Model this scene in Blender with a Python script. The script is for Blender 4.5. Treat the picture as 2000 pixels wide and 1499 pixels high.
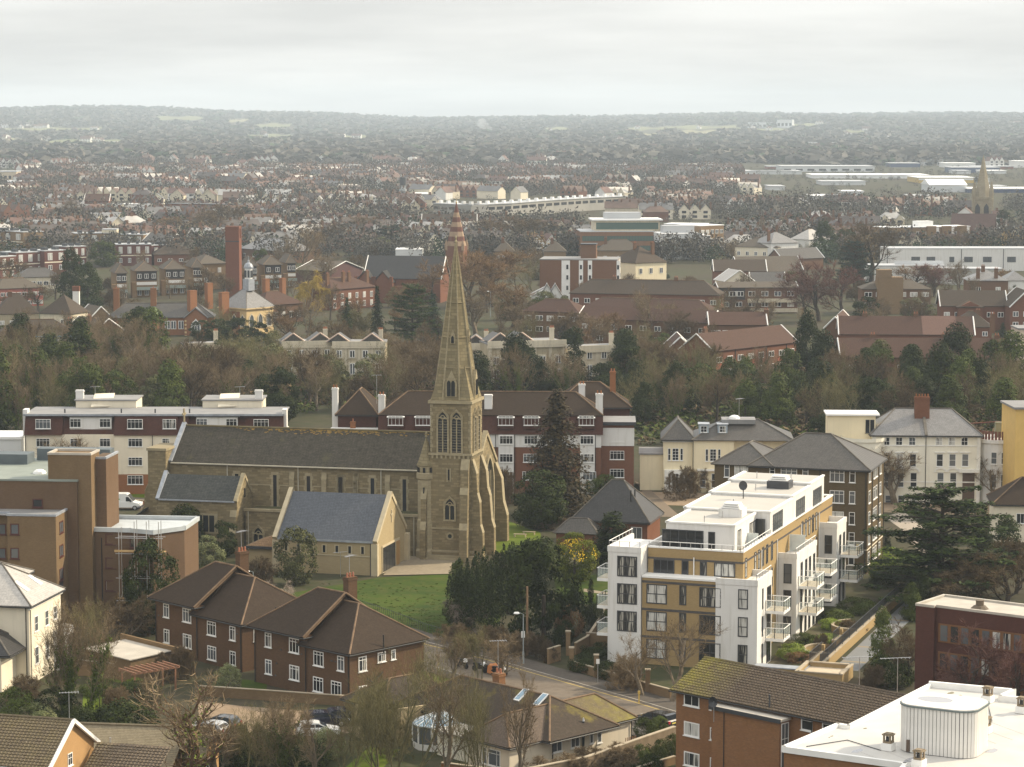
import bpy,math,random
from mathutils import Vector,Matrix
R=math.radians
sc=bpy.context.scene
for o in list(bpy.data.objects):
 bpy.data.objects.remove(o)
col=sc.collection
# camera
CAM_H,FPX,HORIZON,CX,CY=58.0,5000.0,225.0,1000.0,749.5
PITCH=math.atan((CY-HORIZON)/FPX)
cd=bpy.data.cameras.new('camera')
cd.sensor_width=36.0
cd.lens=36.0*FPX/2000.0
cd.clip_start,cd.clip_end=1.0,40000.0
cam=bpy.data.objects.new('camera',cd)
col.objects.link(cam)
cam.location=(0,0,CAM_H)
cam.rotation_euler=(R(90)-PITCH,0,0)
sc.camera=cam
# light
SUN_EL,SUN_AZ=R(31),R(22)
world=bpy.data.worlds.new('World')
sc.world=world
world.use_nodes=True
wn,wl=world.node_tree.nodes,world.node_tree.links
wn.clear()
out=wn.new('ShaderNodeOutputWorld')
sky=wn.new('ShaderNodeTexSky')
sky.sky_type='NISHITA'
sky.sun_disc=False
sky.sun_elevation=SUN_EL
sky.sun_rotation=R(90)-SUN_AZ
bg1=wn.new('ShaderNodeBackground');bg1.inputs['Strength'].default_value=0.12
wl.new(sky.outputs['Color'],bg1.inputs['Color'])
tc=wn.new('ShaderNodeTexCoord')
sep=wn.new('ShaderNodeSeparateXYZ');wl.new(tc.outputs['Generated'],sep.inputs[0])
def wmath(op,a,b=None,c=None):
 n=wn.new('ShaderNodeMath');n.operation=op
 for i,v in enumerate((a,b,c)):
  if v is None:continue
  if isinstance(v,(int,float)):n.inputs[i].default_value=v
  else:wl.new(v,n.inputs[i])
 return n.outputs[0]
zc=wmath('MAXIMUM',sep.outputs[2],0.0)
zz=wmath('ADD',zc,0.09)
cmb=wn.new('ShaderNodeCombineXYZ')
wl.new(wmath('DIVIDE',sep.outputs[0],zz),cmb.inputs[0])
wl.new(wmath('DIVIDE',sep.outputs[1],zz),cmb.inputs[1])
nz=wn.new('ShaderNodeTexNoise');nz.inputs['Scale'].default_value=0.38;nz.inputs['Detail'].default_value=6;nz.inputs['Roughness'].default_value=0.55
wl.new(cmb.outputs[0],nz.inputs['Vector'])
cr=wn.new('ShaderNodeValToRGB')
cr.color_ramp.elements[0].position=0.40;cr.color_ramp.elements[0].color=(0.565,0.562,0.548,1)
cr.color_ramp.elements[1].position=0.60;cr.color_ramp.elements[1].color=(0.76,0.752,0.725,1)
wl.new(nz.outputs['Fac'],cr.inputs['Fac'])
bg2=wn.new('ShaderNodeBackground')
wl.new(cr.outputs['Color'],bg2.inputs['Color'])
wl.new(wmath('MULTIPLY_ADD',zc,1.0,1.0),bg2.inputs['Strength'])
mx=wn.new('ShaderNodeMixShader');mx.inputs[0].default_value=0.94
wl.new(bg1.outputs[0],mx.inputs[1]);wl.new(bg2.outputs[0],mx.inputs[2]);wl.new(mx.outputs[0],out.inputs['Surface'])
sd=bpy.data.lights.new('sun','SUN')
sd.energy=4.8
sd.angle=R(2.5)
sd.color=(1.0,0.86,0.64)
sun=bpy.data.objects.new('sun',sd);col.objects.link(sun)
sv=Vector((math.cos(SUN_EL)*math.cos(SUN_AZ),math.cos(SUN_EL)*math.sin(SUN_AZ),math.sin(SUN_EL)))
sun.rotation_euler=sv.to_track_quat('Z','Y').to_euler()
sun.location=(300,200,300)
sc.view_settings.view_transform='Standard'
sc.view_settings.look='None'
sc.view_settings.exposure=0.34
sc.view_settings.gamma=1.0
sc.view_settings.use_curve_mapping=False
sc.cycles.use_denoising=True
sc.cycles.max_bounces=5
sc.cycles.diffuse_bounces=3
sc.cycles.glossy_bounces=2
sc.cycles.transmission_bounces=3
sc.cycles.volume_bounces=1
sc.cycles.caustics_reflective=False
sc.cycles.caustics_refractive=False
# view geometry helpers
ZO={1:(0,180),2:(650,180),3:(1300,180),4:(0,600),5:(650,600),6:(1300,600),7:(0,980),8:(650,980),9:(1300,980)}
ZO.update({10:(1150,880,3.3333),11:(0,1150,4.2955),12:(400,1150,4.2955),13:(820,1180,4.0),14:(1300,1180,4.0),15:(1500,1130,4.0),16:(280,740,2.7027),17:(0,860,4.41)})
def Z(k,X,Y):
 s_=ZO[k][2]if len(ZO[k])>2 else 2.857
 return(ZO[k][0]+X/s_,ZO[k][1]+Y/s_)
def ray(p):
 x=(p[0]-CX)/FPX;y=-(p[1]-CY)/FPX
 return Vector((x,math.cos(PITCH)+y*math.sin(PITCH),-math.sin(PITCH)+y*math.cos(PITCH)))
def at(p,z=0.0):
 r=ray(p)
 t=(z-CAM_H)/r.z
 return Vector((r.x*t,r.y*t,z))
def at_d(p,y):
 r=ray(p);t=y/r.y
 return Vector((r.x*t,y,CAM_H+r.z*t))
def px_of(v):
 d=Vector(v)-Vector((0,0,CAM_H))
 yy=d.y*math.cos(PITCH)-d.z*math.sin(PITCH)
 zz_=d.y*math.sin(PITCH)+d.z*math.cos(PITCH)
 return(CX+FPX*d.x/yy,CY-FPX*zz_/yy)
# mesh building
class MB:
 def __init__(s):
  s.v=[];s.f=[];s.m=[]
 def poly(s,pts,m=0):
  i=len(s.v);s.v.extend([tuple(p)for p in pts]);s.f.append(tuple(range(i,i+len(pts))));s.m.append(m);return s
 def box(s,x0,x1,y0,y1,z0,z1,m=0,bottom=True):
  i=len(s.v)
  s.v+=[(x0,y0,z0),(x1,y0,z0),(x1,y1,z0),(x0,y1,z0),(x0,y0,z1),(x1,y0,z1),(x1,y1,z1),(x0,y1,z1)]
  fs=[(4,5,6,7),(0,1,5,4),(1,2,6,5),(2,3,7,6),(3,0,4,7)]
  if bottom:fs.append((3,2,1,0))
  s.f+=[tuple(i+k for k in f)for f in fs];s.m+=[m]*len(fs);return s
 def obox(s,c,ax,L,ay,W,z0,z1,m=0):
  ax=Vector((ax[0],ax[1])).normalized();n=Vector((-ax.y,ax.x))
  pts=[Vector(c[:2])+ax*a*L+n*b*W for a,b in((-1,-1),(1,-1),(1,1),(-1,1))]
  return s.prism(pts,z0,z1,m)
 def prism(s,pts,z0,z1,m=0,top=True,bottom=False,mt=None):
  i=len(s.v);n=len(pts)
  zf=z0 if callable(z0)else(lambda p:z0)
  s.v+=[(p[0],p[1],zf(p))for p in pts]+[(p[0],p[1],z1)for p in pts]
  for k in range(n):
   j=(k+1)%n
   s.f.append((i+k,i+j,i+n+j,i+n+k));s.m.append(m)
  if top:s.f.append(tuple(i+n+k for k in range(n)));s.m.append(m if mt is None else mt)
  if bottom:s.f.append(tuple(i+k for k in reversed(range(n))));s.m.append(m)
  return s
 def extrude(s,prof,axis,a,b,m=0,caps=True):
  i=len(s.v);n=len(prof)
  for t in(a,b):
   for p in prof:
    s.v.append((t,p[0],p[1])if axis=='x' else(p[0],t,p[1]))
  for k in range(n):
   j=(k+1)%n
   s.f.append((i+k,i+j,i+n+j,i+n+k));s.m.append(m)
  if caps:
   s.f.append(tuple(i+k for k in range(n)));s.f.append(tuple(i+n+k for k in reversed(range(n))));s.m+=[m,m]
  return s
 def tube(s,pts,rad,n=5,m=0,cap=True):
  pts=[Vector(p)for p in pts]
  if not isinstance(rad,(list,tuple)):rad=[rad]*len(pts)
  i=len(s.v);up=Vector((0.13,0.21,0.97))
  for k,p in enumerate(pts):
   d=(pts[min(k+1,len(pts)-1)]-pts[max(k-1,0)])
   if d.length<1e-9:d=Vector((0,0,1))
   d.normalize()
   a=d.cross(up)
   if a.length<1e-3:a=d.cross(Vector((1,0,0)))
   a.normalize();b=d.cross(a)
   for q in range(n):
    t=2*math.pi*q/n
    s.v.append(tuple(p+(a*math.cos(t)+b*math.sin(t))*rad[k]))
  for k in range(len(pts)-1):
   for q in range(n):
    w=(q+1)%n
    s.f.append((i+k*n+q,i+k*n+w,i+(k+1)*n+w,i+(k+1)*n+q));s.m.append(m)
  if cap:
   s.f.append(tuple(i+(len(pts)-1)*n+q for q in range(n)));s.m.append(m)
  return s
 def cyl(s,c,r,z0,z1,n=12,m=0,r1=None):
  r1=r if r1 is None else r1
  i=len(s.v)
  for z_,rr in((z0,r),(z1,r1)):
   for q in range(n):
    t=2*math.pi*(q+0.5)/n
    s.v.append((c[0]+rr*math.cos(t),c[1]+rr*math.sin(t),z_))
  for q in range(n):
   w=(q+1)%n
   s.f.append((i+q,i+w,i+n+w,i+n+q));s.m.append(m)
  s.f.append(tuple(i+n+q for q in range(n)));s.m.append(m)
  return s
 def lathe(s,c,prof,n=12,m=0):
  i=len(s.v)
  for r_,z_ in prof:
   for q in range(n):
    t=2*math.pi*(q+0.5)/n
    s.v.append((c[0]+r_*math.cos(t),c[1]+r_*math.sin(t),c[2]+z_))
  for k in range(len(prof)-1):
   for q in range(n):
    w=(q+1)%n
    s.f.append((i+k*n+q,i+k*n+w,i+(k+1)*n+w,i+(k+1)*n+q));s.m.append(m)
  return s
 def slab(s,pts,t,m=0):
  pts=[Vector(p)for p in pts]
  n=(pts[1]-pts[0]).cross(pts[2]-pts[0]).normalized()
  if n.z<0:pts=pts[::-1];n=-n
  low=[p-n*t for p in pts]
  k=len(pts)
  i=len(s.v);s.v+=[tuple(p)for p in pts]+[tuple(p)for p in low]
  s.f.append(tuple(i+q for q in range(k)));s.f.append(tuple(i+k+q for q in reversed(range(k))));s.m+=[m,m]
  for q in range(k):
   w=(q+1)%k
   s.f.append((i+q,i+k+q,i+k+w,i+w));s.m.append(m)
  return s
 def mesh(s,name,mats,smooth=False):
  me=bpy.data.meshes.new(name)
  me.from_pydata(s.v,[],s.f)
  if not isinstance(mats,(list,tuple)):mats=[mats]
  for mm in mats:me.materials.append(mm)
  if len(mats)>1:me.polygons.foreach_set('material_index',s.m)
  if smooth:me.polygons.foreach_set('use_smooth',[True]*len(s.f))
  me.update()
  return me
 def build(s,name,mats,parent=None,loc=(0,0,0),rz=0.0,smooth=False,**kw):
  return put(s.mesh(name,mats,smooth),name,parent,loc,rz,**kw)
def bxe(a,name,mats,*q,**kw):return MB().box(*a).build(name,mats,*q,**kw)
def put(me,name,parent=None,loc=(0,0,0),rz=0.0,sx=None,**kw):
 o=bpy.data.objects.new(name,me);col.objects.link(o)
 o.location=loc;o.rotation_euler=(0,0,rz)
 if sx is not None:o.scale=sx if isinstance(sx,(tuple,list))else(sx,sx,sx)
 if parent is not None:o.parent=parent
 tag(o,**kw)
 return o
def tag(o,label=None,cat=None,group=None,kind=None):
 if label:o['label']=label
 if cat:o['category']=cat
 if group:o['group']=group
 if kind:o['kind']=kind
 return o
def empty(name,loc,rz=0.0,label=None,cat=None,group=None):
 return put(None,name,None,loc,rz,label=label,cat=cat,group=group)
def copy_tree(o,parent=None):
 c=o.copy();col.objects.link(c)
 if parent is not None:c.parent=parent
 for ch in o.children:copy_tree(ch,c)
 return c
# materials
_M={}
def nodes_of(name):
 m=bpy.data.materials.new(name);m.use_nodes=True
 nt=m.node_tree;return m,nt,nt.nodes['Principled BSDF']
def N(nt,t,**kw):
 n=nt.nodes.new(t)
 for k,v in kw.items():
  if k in n.inputs.keys():n.inputs[k].default_value=v
  else:setattr(n,k,v)
 return n
def c4(c):return(c[0],c[1],c[2],1)
def mixc(nt,fac,a,b,blend='MIX'):
 n=nt.nodes.new('ShaderNodeMix');n.data_type='RGBA';n.blend_type=blend
 for s_,v in((0,fac),(6,a),(7,b)):
  if hasattr(v,'is_linked')or isinstance(v,bpy.types.NodeSocket):nt.links.new(v,n.inputs[s_])
  elif isinstance(v,(int,float)):n.inputs[s_].default_value=v
  else:n.inputs[s_].default_value=c4(v)
 return n.outputs[2]
def ramp(nt,sock,a,b):
 n=nt.nodes.new('ShaderNodeMapRange');n.inputs[1].default_value=a;n.inputs[2].default_value=b
 nt.links.new(sock,n.inputs[0]);return n.outputs[0]
def noise(nt,vec,scale,detail=4,rough=0.55):
 n=N(nt,'ShaderNodeTexNoise',Scale=scale,Detail=detail,Roughness=rough)
 if vec is not None:nt.links.new(vec,n.inputs['Vector'])
 return n.outputs['Fac']
def objvec(nt,sx=1,sy=1,sz=1):
 t=nt.nodes.new('ShaderNodeTexCoord')
 if(sx,sy,sz)==(1,1,1):return t.outputs['Object']
 mp=nt.nodes.new('ShaderNodeMapping');mp.inputs['Scale'].default_value=(sx,sy,sz)
 nt.links.new(t.outputs['Object'],mp.inputs[0]);return mp.outputs[0]
def wallvec(nt,ku=1.0,kv=1.0):
 t=nt.nodes.new('ShaderNodeTexCoord');s=nt.nodes.new('ShaderNodeSeparateXYZ');nt.links.new(t.outputs['Object'],s.inputs[0])
 a=N(nt,'ShaderNodeMath',operation='ADD');nt.links.new(s.outputs[0],a.inputs[0]);nt.links.new(s.outputs[1],a.inputs[1])
 b=N(nt,'ShaderNodeMath',operation='MULTIPLY');nt.links.new(a.outputs[0],b.inputs[0]);b.inputs[1].default_value=ku
 c=N(nt,'ShaderNodeMath',operation='MULTIPLY');nt.links.new(s.outputs[2],c.inputs[0]);c.inputs[1].default_value=kv
 d=nt.nodes.new('ShaderNodeCombineXYZ');nt.links.new(b.outputs[0],d.inputs[0]);nt.links.new(c.outputs[0],d.inputs[1])
 return d.outputs[0]
def bump(nt,bs,h,strength=0.4,dist=0.05):
 b=N(nt,'ShaderNodeBump',Strength=strength,Distance=dist);nt.links.new(h,b.inputs['Height']);nt.links.new(b.outputs[0],bs.inputs['Normal'])
def plain(name,c,rough=0.7,var=0.12,scale=0.8,metal=0.0,spec=0.4,streak=0.0,dirt=None):
 if name in _M:return _M[name]
 m,nt,bs=nodes_of(name)
 v=objvec(nt)
 n1=noise(nt,v,scale,5)
 a=mixc(nt,ramp(nt,n1,0.3,0.7),[x*(1-var)for x in c],[min(1,x*(1+var))for x in c])
 if streak:
  n2=noise(nt,objvec(nt,2.2,2.2,0.18),1.0,4)
  a=mixc(nt,ramp(nt,n2,0.5,0.8),a,dirt or[x*(1-streak)for x in c])
 nt.links.new(a,bs.inputs['Base Color'])
 bs.inputs['Roughness'].default_value=rough;bs.inputs['Metallic'].default_value=metal
 bs.inputs['Specular IOR Level'].default_value=spec
 _M[name]=m;return m
def brick(name,c1,c2,mortar,bw=0.225,bh=0.075,msize=0.012,dirt=None,var=0.25,grime=0.45):
 if name in _M:return _M[name]
 m,nt,bs=nodes_of(name)
 v=wallvec(nt)
 b=N(nt,'ShaderNodeTexBrick',Color1=c4(c1),Color2=c4(c2),Mortar=c4(mortar))
 b.inputs['Scale'].default_value=1.0;b.inputs['Mortar Size'].default_value=msize;b.inputs['Mortar Smooth'].default_value=0.3
 b.inputs['Brick Width'].default_value=bw;b.inputs['Row Height'].default_value=bh;b.inputs['Bias'].default_value=0.0
 nt.links.new(v,b.inputs['Vector'])
 n1=noise(nt,objvec(nt),1.7,6,0.65)
 n2=noise(nt,objvec(nt,0.5,0.5,0.22),1.0,5,0.6)
 a=mixc(nt,ramp(nt,n1,0.3,0.7),b.outputs['Color'],[x*(1-var)for x in c1],'MIX')
 nt.links.new(ramp(nt,n1,0.35,1.1),a.node.inputs[0])
 a=mixc(nt,ramp(nt,n2,0.48,1.0),a,dirt or[x*(1-grime)for x in c1])
 nt.links.new(a,bs.inputs['Base Color']);bs.inputs['Roughness'].default_value=0.9;bs.inputs['Specular IOR Level'].default_value=0.08
 bump(nt,bs,b.outputs['Fac'],-0.35,0.02)
 _M[name]=m;return m
def tiles(name,c1,c2,w=0.3,h=0.2,rough=0.75,moss=None,spec=0.12,mossamt=0.62,lines=0.5,streak=0.3):
 if name in _M:return _M[name]
 m,nt,bs=nodes_of(name)
 v=wallvec(nt)
 b=N(nt,'ShaderNodeTexBrick',Color1=c4(c1),Color2=c4(c2),Mortar=c4([x*(1-lines)for x in c1]))
 b.inputs['Scale'].default_value=1.0;b.inputs['Mortar Size'].default_value=0.02;b.inputs['Mortar Smooth'].default_value=0.4
 b.inputs['Brick Width'].default_value=w;b.inputs['Row Height'].default_value=h
 nt.links.new(v,b.inputs['Vector'])
 n1=noise(nt,objvec(nt,1,1,0.5),0.9,6,0.65)
 a=mixc(nt,ramp(nt,n1,0.4,1.0),b.outputs['Color'],[x*(1-streak*1.6)for x in c1])
 n3=noise(nt,objvec(nt),4.0,3,0.7)
 a=mixc(nt,ramp(nt,n3,0.45,1.1),a,[min(1,x*1.5)for x in c2])
 if moss:
  n2=noise(nt,objvec(nt),0.35,7,0.7)
  a=mixc(nt,ramp(nt,n2,mossamt,mossamt+0.16),a,moss)
 nt.links.new(a,bs.inputs['Base Color']);bs.inputs['Roughness'].default_value=rough;bs.inputs['Specular IOR Level'].default_value=spec
 bump(nt,bs,b.outputs['Fac'],-0.5,0.03)
 _M[name]=m;return m
def glassy(name,c=(0.02,0.022,0.025),c2=None,split=0.55,rough=0.12):
 if name in _M:return _M[name]
 m,nt,bs=nodes_of(name)
 if c2 is not None:
  n=noise(nt,objvec(nt,5.0,5.0,0.4),1.0,2)
  nt.links.new(mixc(nt,ramp(nt,n,split-0.06,split+0.06),c,c2),bs.inputs['Base Color'])
 else:bs.inputs['Base Color'].default_value=c4(c)
 bs.inputs['Roughness'].default_value=rough;bs.inputs['Specular IOR Level'].default_value=0.6
 _M[name]=m;return m
def leafy(name,c1,c2,rough=0.6,scale=0.7,hv=0.25):
 if name in _M:return _M[name]
 m,nt,bs=nodes_of(name)
 n=noise(nt,objvec(nt),scale,3,0.6)
 oi=nt.nodes.new('ShaderNodeObjectInfo')
 a=mixc(nt,ramp(nt,n,0.35,0.65),c1,c2)
 g=nt.nodes.new('ShaderNodeNewGeometry')
 mr=N(nt,'ShaderNodeMapRange');nt.links.new(g.outputs['Random Per Island'],mr.inputs[0]);mr.inputs[3].default_value=0.72;mr.inputs[4].default_value=1.28
 mr2=N(nt,'ShaderNodeMapRange');nt.links.new(oi.outputs['Random'],mr2.inputs[0]);mr2.inputs[3].default_value=1-hv;mr2.inputs[4].default_value=1+hv
 mm=N(nt,'ShaderNodeMath',operation='MULTIPLY');nt.links.new(mr.outputs[0],mm.inputs[0]);nt.links.new(mr2.outputs[0],mm.inputs[1])
 cc=nt.nodes.new('ShaderNodeVectorMath');cc.operation='SCALE';nt.links.new(a,cc.inputs[0]);nt.links.new(mm.outputs[0],cc.inputs['Scale'])
 nt.links.new(cc.outputs[0],bs.inputs['Base Color'])
 bs.inputs['Roughness'].default_value=rough;bs.inputs['Specular IOR Level'].default_value=0.06
 _M[name]=m;return m
def ground_mat(name,c1,c2,s1=0.15,c3=None,s3=2.0,rough=0.95):
 if name in _M:return _M[name]
 m,nt,bs=nodes_of(name)
 v=objvec(nt)
 a=mixc(nt,ramp(nt,noise(nt,v,s1,6,0.6),0.38,0.62),c1,c2)
 if c3 is not None:a=mixc(nt,ramp(nt,noise(nt,v,s3,5,0.7),0.45,0.75),a,c3)
 nt.links.new(a,bs.inputs['Base Color']);bs.inputs['Roughness'].default_value=rough;bs.inputs['Specular IOR Level'].default_value=0.15
 bump(nt,bs,noise(nt,v,s3*2,4,0.7),0.5,0.05)
 _M[name]=m;return m
G_DARK=glassy('dark_glass')
G_GREY=glassy('grey_glass',(0.10,0.11,0.12))
G_CURT=glassy('curtained_glass',(0.025,0.027,0.03),(0.42,0.40,0.35),0.55,0.25)
G_NET=glassy('netted_glass',(0.05,0.05,0.05),(0.55,0.54,0.50),0.42,0.3)
WHITE=plain('white_paint',(0.80,0.79,0.76),0.5,0.05)
DARKMETAL=plain('dark_grey_metal',(0.045,0.047,0.052),0.45,0.1)
BLACKPIPE=plain('black_pipe',(0.02,0.02,0.02),0.5,0.1)
LEAD=plain('lead_sheet',(0.30,0.32,0.35),0.45,0.2,1.5)
STEEL=plain('steel',(0.45,0.45,0.45),0.35,0.1,metal=0.6)
GLASS_CLEAR=None
def clear_glass():
 global GLASS_CLEAR
 if GLASS_CLEAR is None:
  m,nt,bs=nodes_of('balcony_glass')
  bs.inputs['Base Color'].default_value=(0.75,0.85,0.82,1);bs.inputs['Roughness'].default_value=0.08
  bs.inputs['Alpha'].default_value=0.30
  GLASS_CLEAR=m
 return GLASS_CLEAR
# windows
_W={}
def win_meshes(w,h,cols,rows,fm,gm,fr=0.07,bar=0.045,sill=True,transom=None,pname='window'):
 key=(round(w,2),round(h,2),cols,rows,fm.name,gm.name,fr,bar,sill,transom)
 if key in _W:return _W[key]
 f=MB()
 x0,x1=-w/2,w/2
 f.box(x0,x0+fr,-0.05,0.06,0,h);f.box(x1-fr,x1,-0.05,0.06,0,h)
 f.box(x0+fr,x1-fr,-0.05,0.06,h-fr,h);f.box(x0+fr,x1-fr,-0.05,0.06,0,fr)
 xs=[x0+w*k/cols for k in range(1,cols)]
 for x in xs:f.box(x-bar/2,x+bar/2,-0.035,0.03,fr,h-fr)
 zs=[h*k/rows for k in range(1,rows)]
 if transom:zs=[h*t for t in(transom if isinstance(transom,tuple)else(transom,))]
 for z_ in zs:f.box(x0+fr,x1-fr,-0.03,0.025,z_-bar/2,z_+bar/2)
 if sill:f.box(x0-0.08,x1+0.08,-0.12,0.02,-0.08,-0.005)
 g=MB();g.box(x0+fr*0.5,x1-fr*0.5,-0.012,0.05,fr*0.5,h-fr*0.5)
 _W[key]=(f.mesh('window',fm),g.mesh('pane',gm))
 return _W[key]
rng=random.Random(7)
FOOT=[]
class Bld:
 def __init__(s,name,label,cat,o,rot,W=0,D=0,group=None,z=0.0):
  s.o=Vector((o[0],o[1],z));s.rot=rot;s.W=W;s.D=D
  s.root=empty(name,s.o,rot,label,cat,group);FOOT.append(s)
  s.ex=Vector((math.cos(rot),math.sin(rot),0));s.ey=Vector((-math.sin(rot),math.cos(rot),0))
 def loc(s,w):
  d=Vector(w)-s.o
  return Vector((d.dot(s.ex),d.dot(s.ey),d.z))
 def wpt(s,x,y,z=0):return s.o+s.ex*x+s.ey*y+Vector((0,0,z))
 def pix(s,x,y,z=0):return px_of(s.wpt(x,y,z))
 def hit(s,face,p,off=None):
  r=ray(p);c=Vector((0,0,CAM_H))-s.o
  if face in('F','B'):
   v=(0 if face=='F' else s.D)if off is None else off
   t=(v-c.dot(s.ey))/r.dot(s.ey)
  else:
   v=(0 if face=='L' else s.W)if off is None else off
   t=(v-c.dot(s.ex))/r.dot(s.ex)
  q=s.loc(Vector((0,0,CAM_H))+r*t)
  return(q.x if face in('F','B')else q.y,q.z)
 def hitz(s,p,z):
  q=s.loc(at(p,z+s.o.z));return(q.x,q.y)
 def part(s,name,mb,mats,smooth=False,parent=None,label=None):
  o=mb.build(name,mats,parent or s.root,smooth=smooth)
  if label:o['label']=label
  return o
 def place(s,face,u,z,off=None):
  if face=='F':return(u,0 if off is None else off,z),0.0
  if face=='L':return(0 if off is None else off,u,z),-math.pi/2
  if face=='R':return(s.W if off is None else off,u,z),math.pi/2
  return(u,s.D if off is None else off,z),math.pi
 def bx(s,a,name,mats,**kw):return s.part(name,MB().box(*a),mats,**kw)
 def win(s,face,u,z,w,h,cols=2,rows=1,fm=None,gm=None,off=None,name='window',**kw):
  fm=fm or WHITE
  if gm is None:gm=rng.choice((G_DARK,G_DARK,G_GREY,G_CURT))
  fme,gme=win_meshes(w,h,cols,rows,fm,gm,**kw)
  l,r=s.place(face,u,z,off)
  o=put(fme,name,s.root,l,r)
  put(gme,'pane',o)
  return o
 def winp(s,face,p,w,h,cols=2,rows=1,off=None,**kw):
  u,z=s.hit(face,p,off)
  return s.win(face,u,z-h/2,w,h,cols,rows,off=off,**kw)
 def pipe(s,face,u,z0,z1,m=None,r=0.05,off=None):
  mb=MB();l,_=s.place(face,u,0,off)
  n={'F':(0,-1),'L':(-1,0),'R':(1,0),'B':(0,1)}[face]
  mb.tube([(l[0]+n[0]*0.09,l[1]+n[1]*0.09,z0),(l[0]+n[0]*0.09,l[1]+n[1]*0.09,z1)],r,6)
  return s.part('downpipe',mb,m or BLACKPIPE)
def corner(pC,pR,pL,z):
 c,r,l=at(pC,z),at(pR,z),at(pL,z)
 a=r-c;b=l-c
 ang1=math.atan2(a.y,a.x);ang2=math.atan2(b.y,b.x)-math.pi/2
 d=(ang2-ang1+math.pi)%(2*math.pi)-math.pi
 rot=ang1+d*(b.length/(a.length+b.length))
 ex=Vector((math.cos(rot),math.sin(rot),0));ey=Vector((-ex.y,ex.x,0))
 return(c.x,c.y),rot,a.dot(ex),b.dot(ey)
def frontal(pL,pR,z,rot=None):
 l,r=at(pL,z),at(pR,z)
 d=r-l
 rot=math.atan2(d.y,d.x)if rot is None else rot
 ex=Vector((math.cos(rot),math.sin(rot),0))
 return(l.x,l.y),rot,d.dot(ex)
# roofs (local coordinates)
def hip_roof(x0,x1,y0,y1,ze,zr,over=0.35,t=0.12,ridge=None,gl=False,gr=False,axis=None):
 x0-=over;x1+=over;y0-=over;y1+=over
 W,D=x1-x0,y1-y0
 m=MB()
 lx=W>=D if axis is None else axis=='x'
 h=(D if lx else W)/2 if ridge is None else ridge
 if lx:
  ym=(y0+y1)/2
  a=Vector((x0+(0 if gl else h),ym,zr));b=Vector((x1-(0 if gr else h),ym,zr))
  p=[Vector((x0,y0,ze)),Vector((x1,y0,ze)),Vector((x1,y1,ze)),Vector((x0,y1,ze))]
  m.slab([p[0],p[1],b,a],t);m.slab([p[2],p[3],a,b],t)
  if not gl:m.slab([p[3],p[0],a],t)
  if not gr:m.slab([p[1],p[2],b],t)
 else:
  xm=(x0+x1)/2
  a=Vector((xm,y0+(0 if gl else h),zr));b=Vector((xm,y1-(0 if gr else h),zr))
  p=[Vector((x0,y0,ze)),Vector((x1,y0,ze)),Vector((x1,y1,ze)),Vector((x0,y1,ze))]
  m.slab([p[1],p[2],b,a],t);m.slab([p[3],p[0],a,b],t)
  if not gl:m.slab([p[0],p[1],a],t)
  if not gr:m.slab([p[2],p[3],b],t)
 return m,p,a,b
def ridge_tiles(segs,r=0.11):
 m=MB()
 for a,b in segs:m.tube([Vector(a)+Vector((0,0,0.03)),Vector(b)+Vector((0,0,0.03))],r,6)
 return m
def gable_walls(x0,x1,y0,y1,z0,ze,zr,axis='x'):
 m=MB()
 if axis=='x':
  ym=(y0+y1)/2
  m.extrude([(y0,z0),(y1,z0),(y1,ze),(ym,zr),(y0,ze)],'x',x0,x1)
 else:
  xm=(x0+x1)/2
  m.extrude([(x0,z0),(x1,z0),(x1,ze),(xm,zr),(x0,ze)],'y',y0,y1)
 return m
def chimney(b,x,y,z0,z1,w=0.9,d=0.6,m=None,pots=2,potm=None,cap=True):
 mb=MB();mb.box(x-w/2,x+w/2,y-d/2,y+d/2,z0,z1)
 if cap:mb.box(x-w/2-0.06,x+w/2+0.06,y-d/2-0.06,y+d/2+0.06,z1-0.25,z1-0.08);mb.box(x-w/2-0.03,x+w/2+0.03,y-d/2-0.03,y+d/2+0.03,z1,z1+0.05)
 o=b.part('chimney',mb,m)
 potm=potm or plain('terracotta_pot',(0.33,0.13,0.07),0.8)
 for k in range(pots):
  q=MB();px=x+(k-(pots-1)/2)*w/max(pots,1)
  q.cyl((px,y),0.13,z1+0.05,z1+0.5,8,r1=0.10)
  b.part('chimney_pot',q,potm,parent=o)
 return o
def aerial(b,x,y,z0,h=2.0,ang=0.3):
 mb=MB();mb.tube([(x,y,z0),(x,y,z0+h)],0.03,5)
 ca,sa=math.cos(ang),math.sin(ang)
 mb.tube([(x-ca*0.8,y-sa*0.8,z0+h),(x+ca*0.8,y+sa*0.8,z0+h)],0.02,4)
 for k in range(7):
  t=-0.75+k*0.25;l=0.22+0.05*k
  mb.tube([(x+ca*t-sa*l,y+sa*t+ca*l,z0+h),(x+ca*t+sa*l,y+sa*t-ca*l,z0+h)],0.015,4)
 return b.part('aerial',mb,STEEL)
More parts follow.
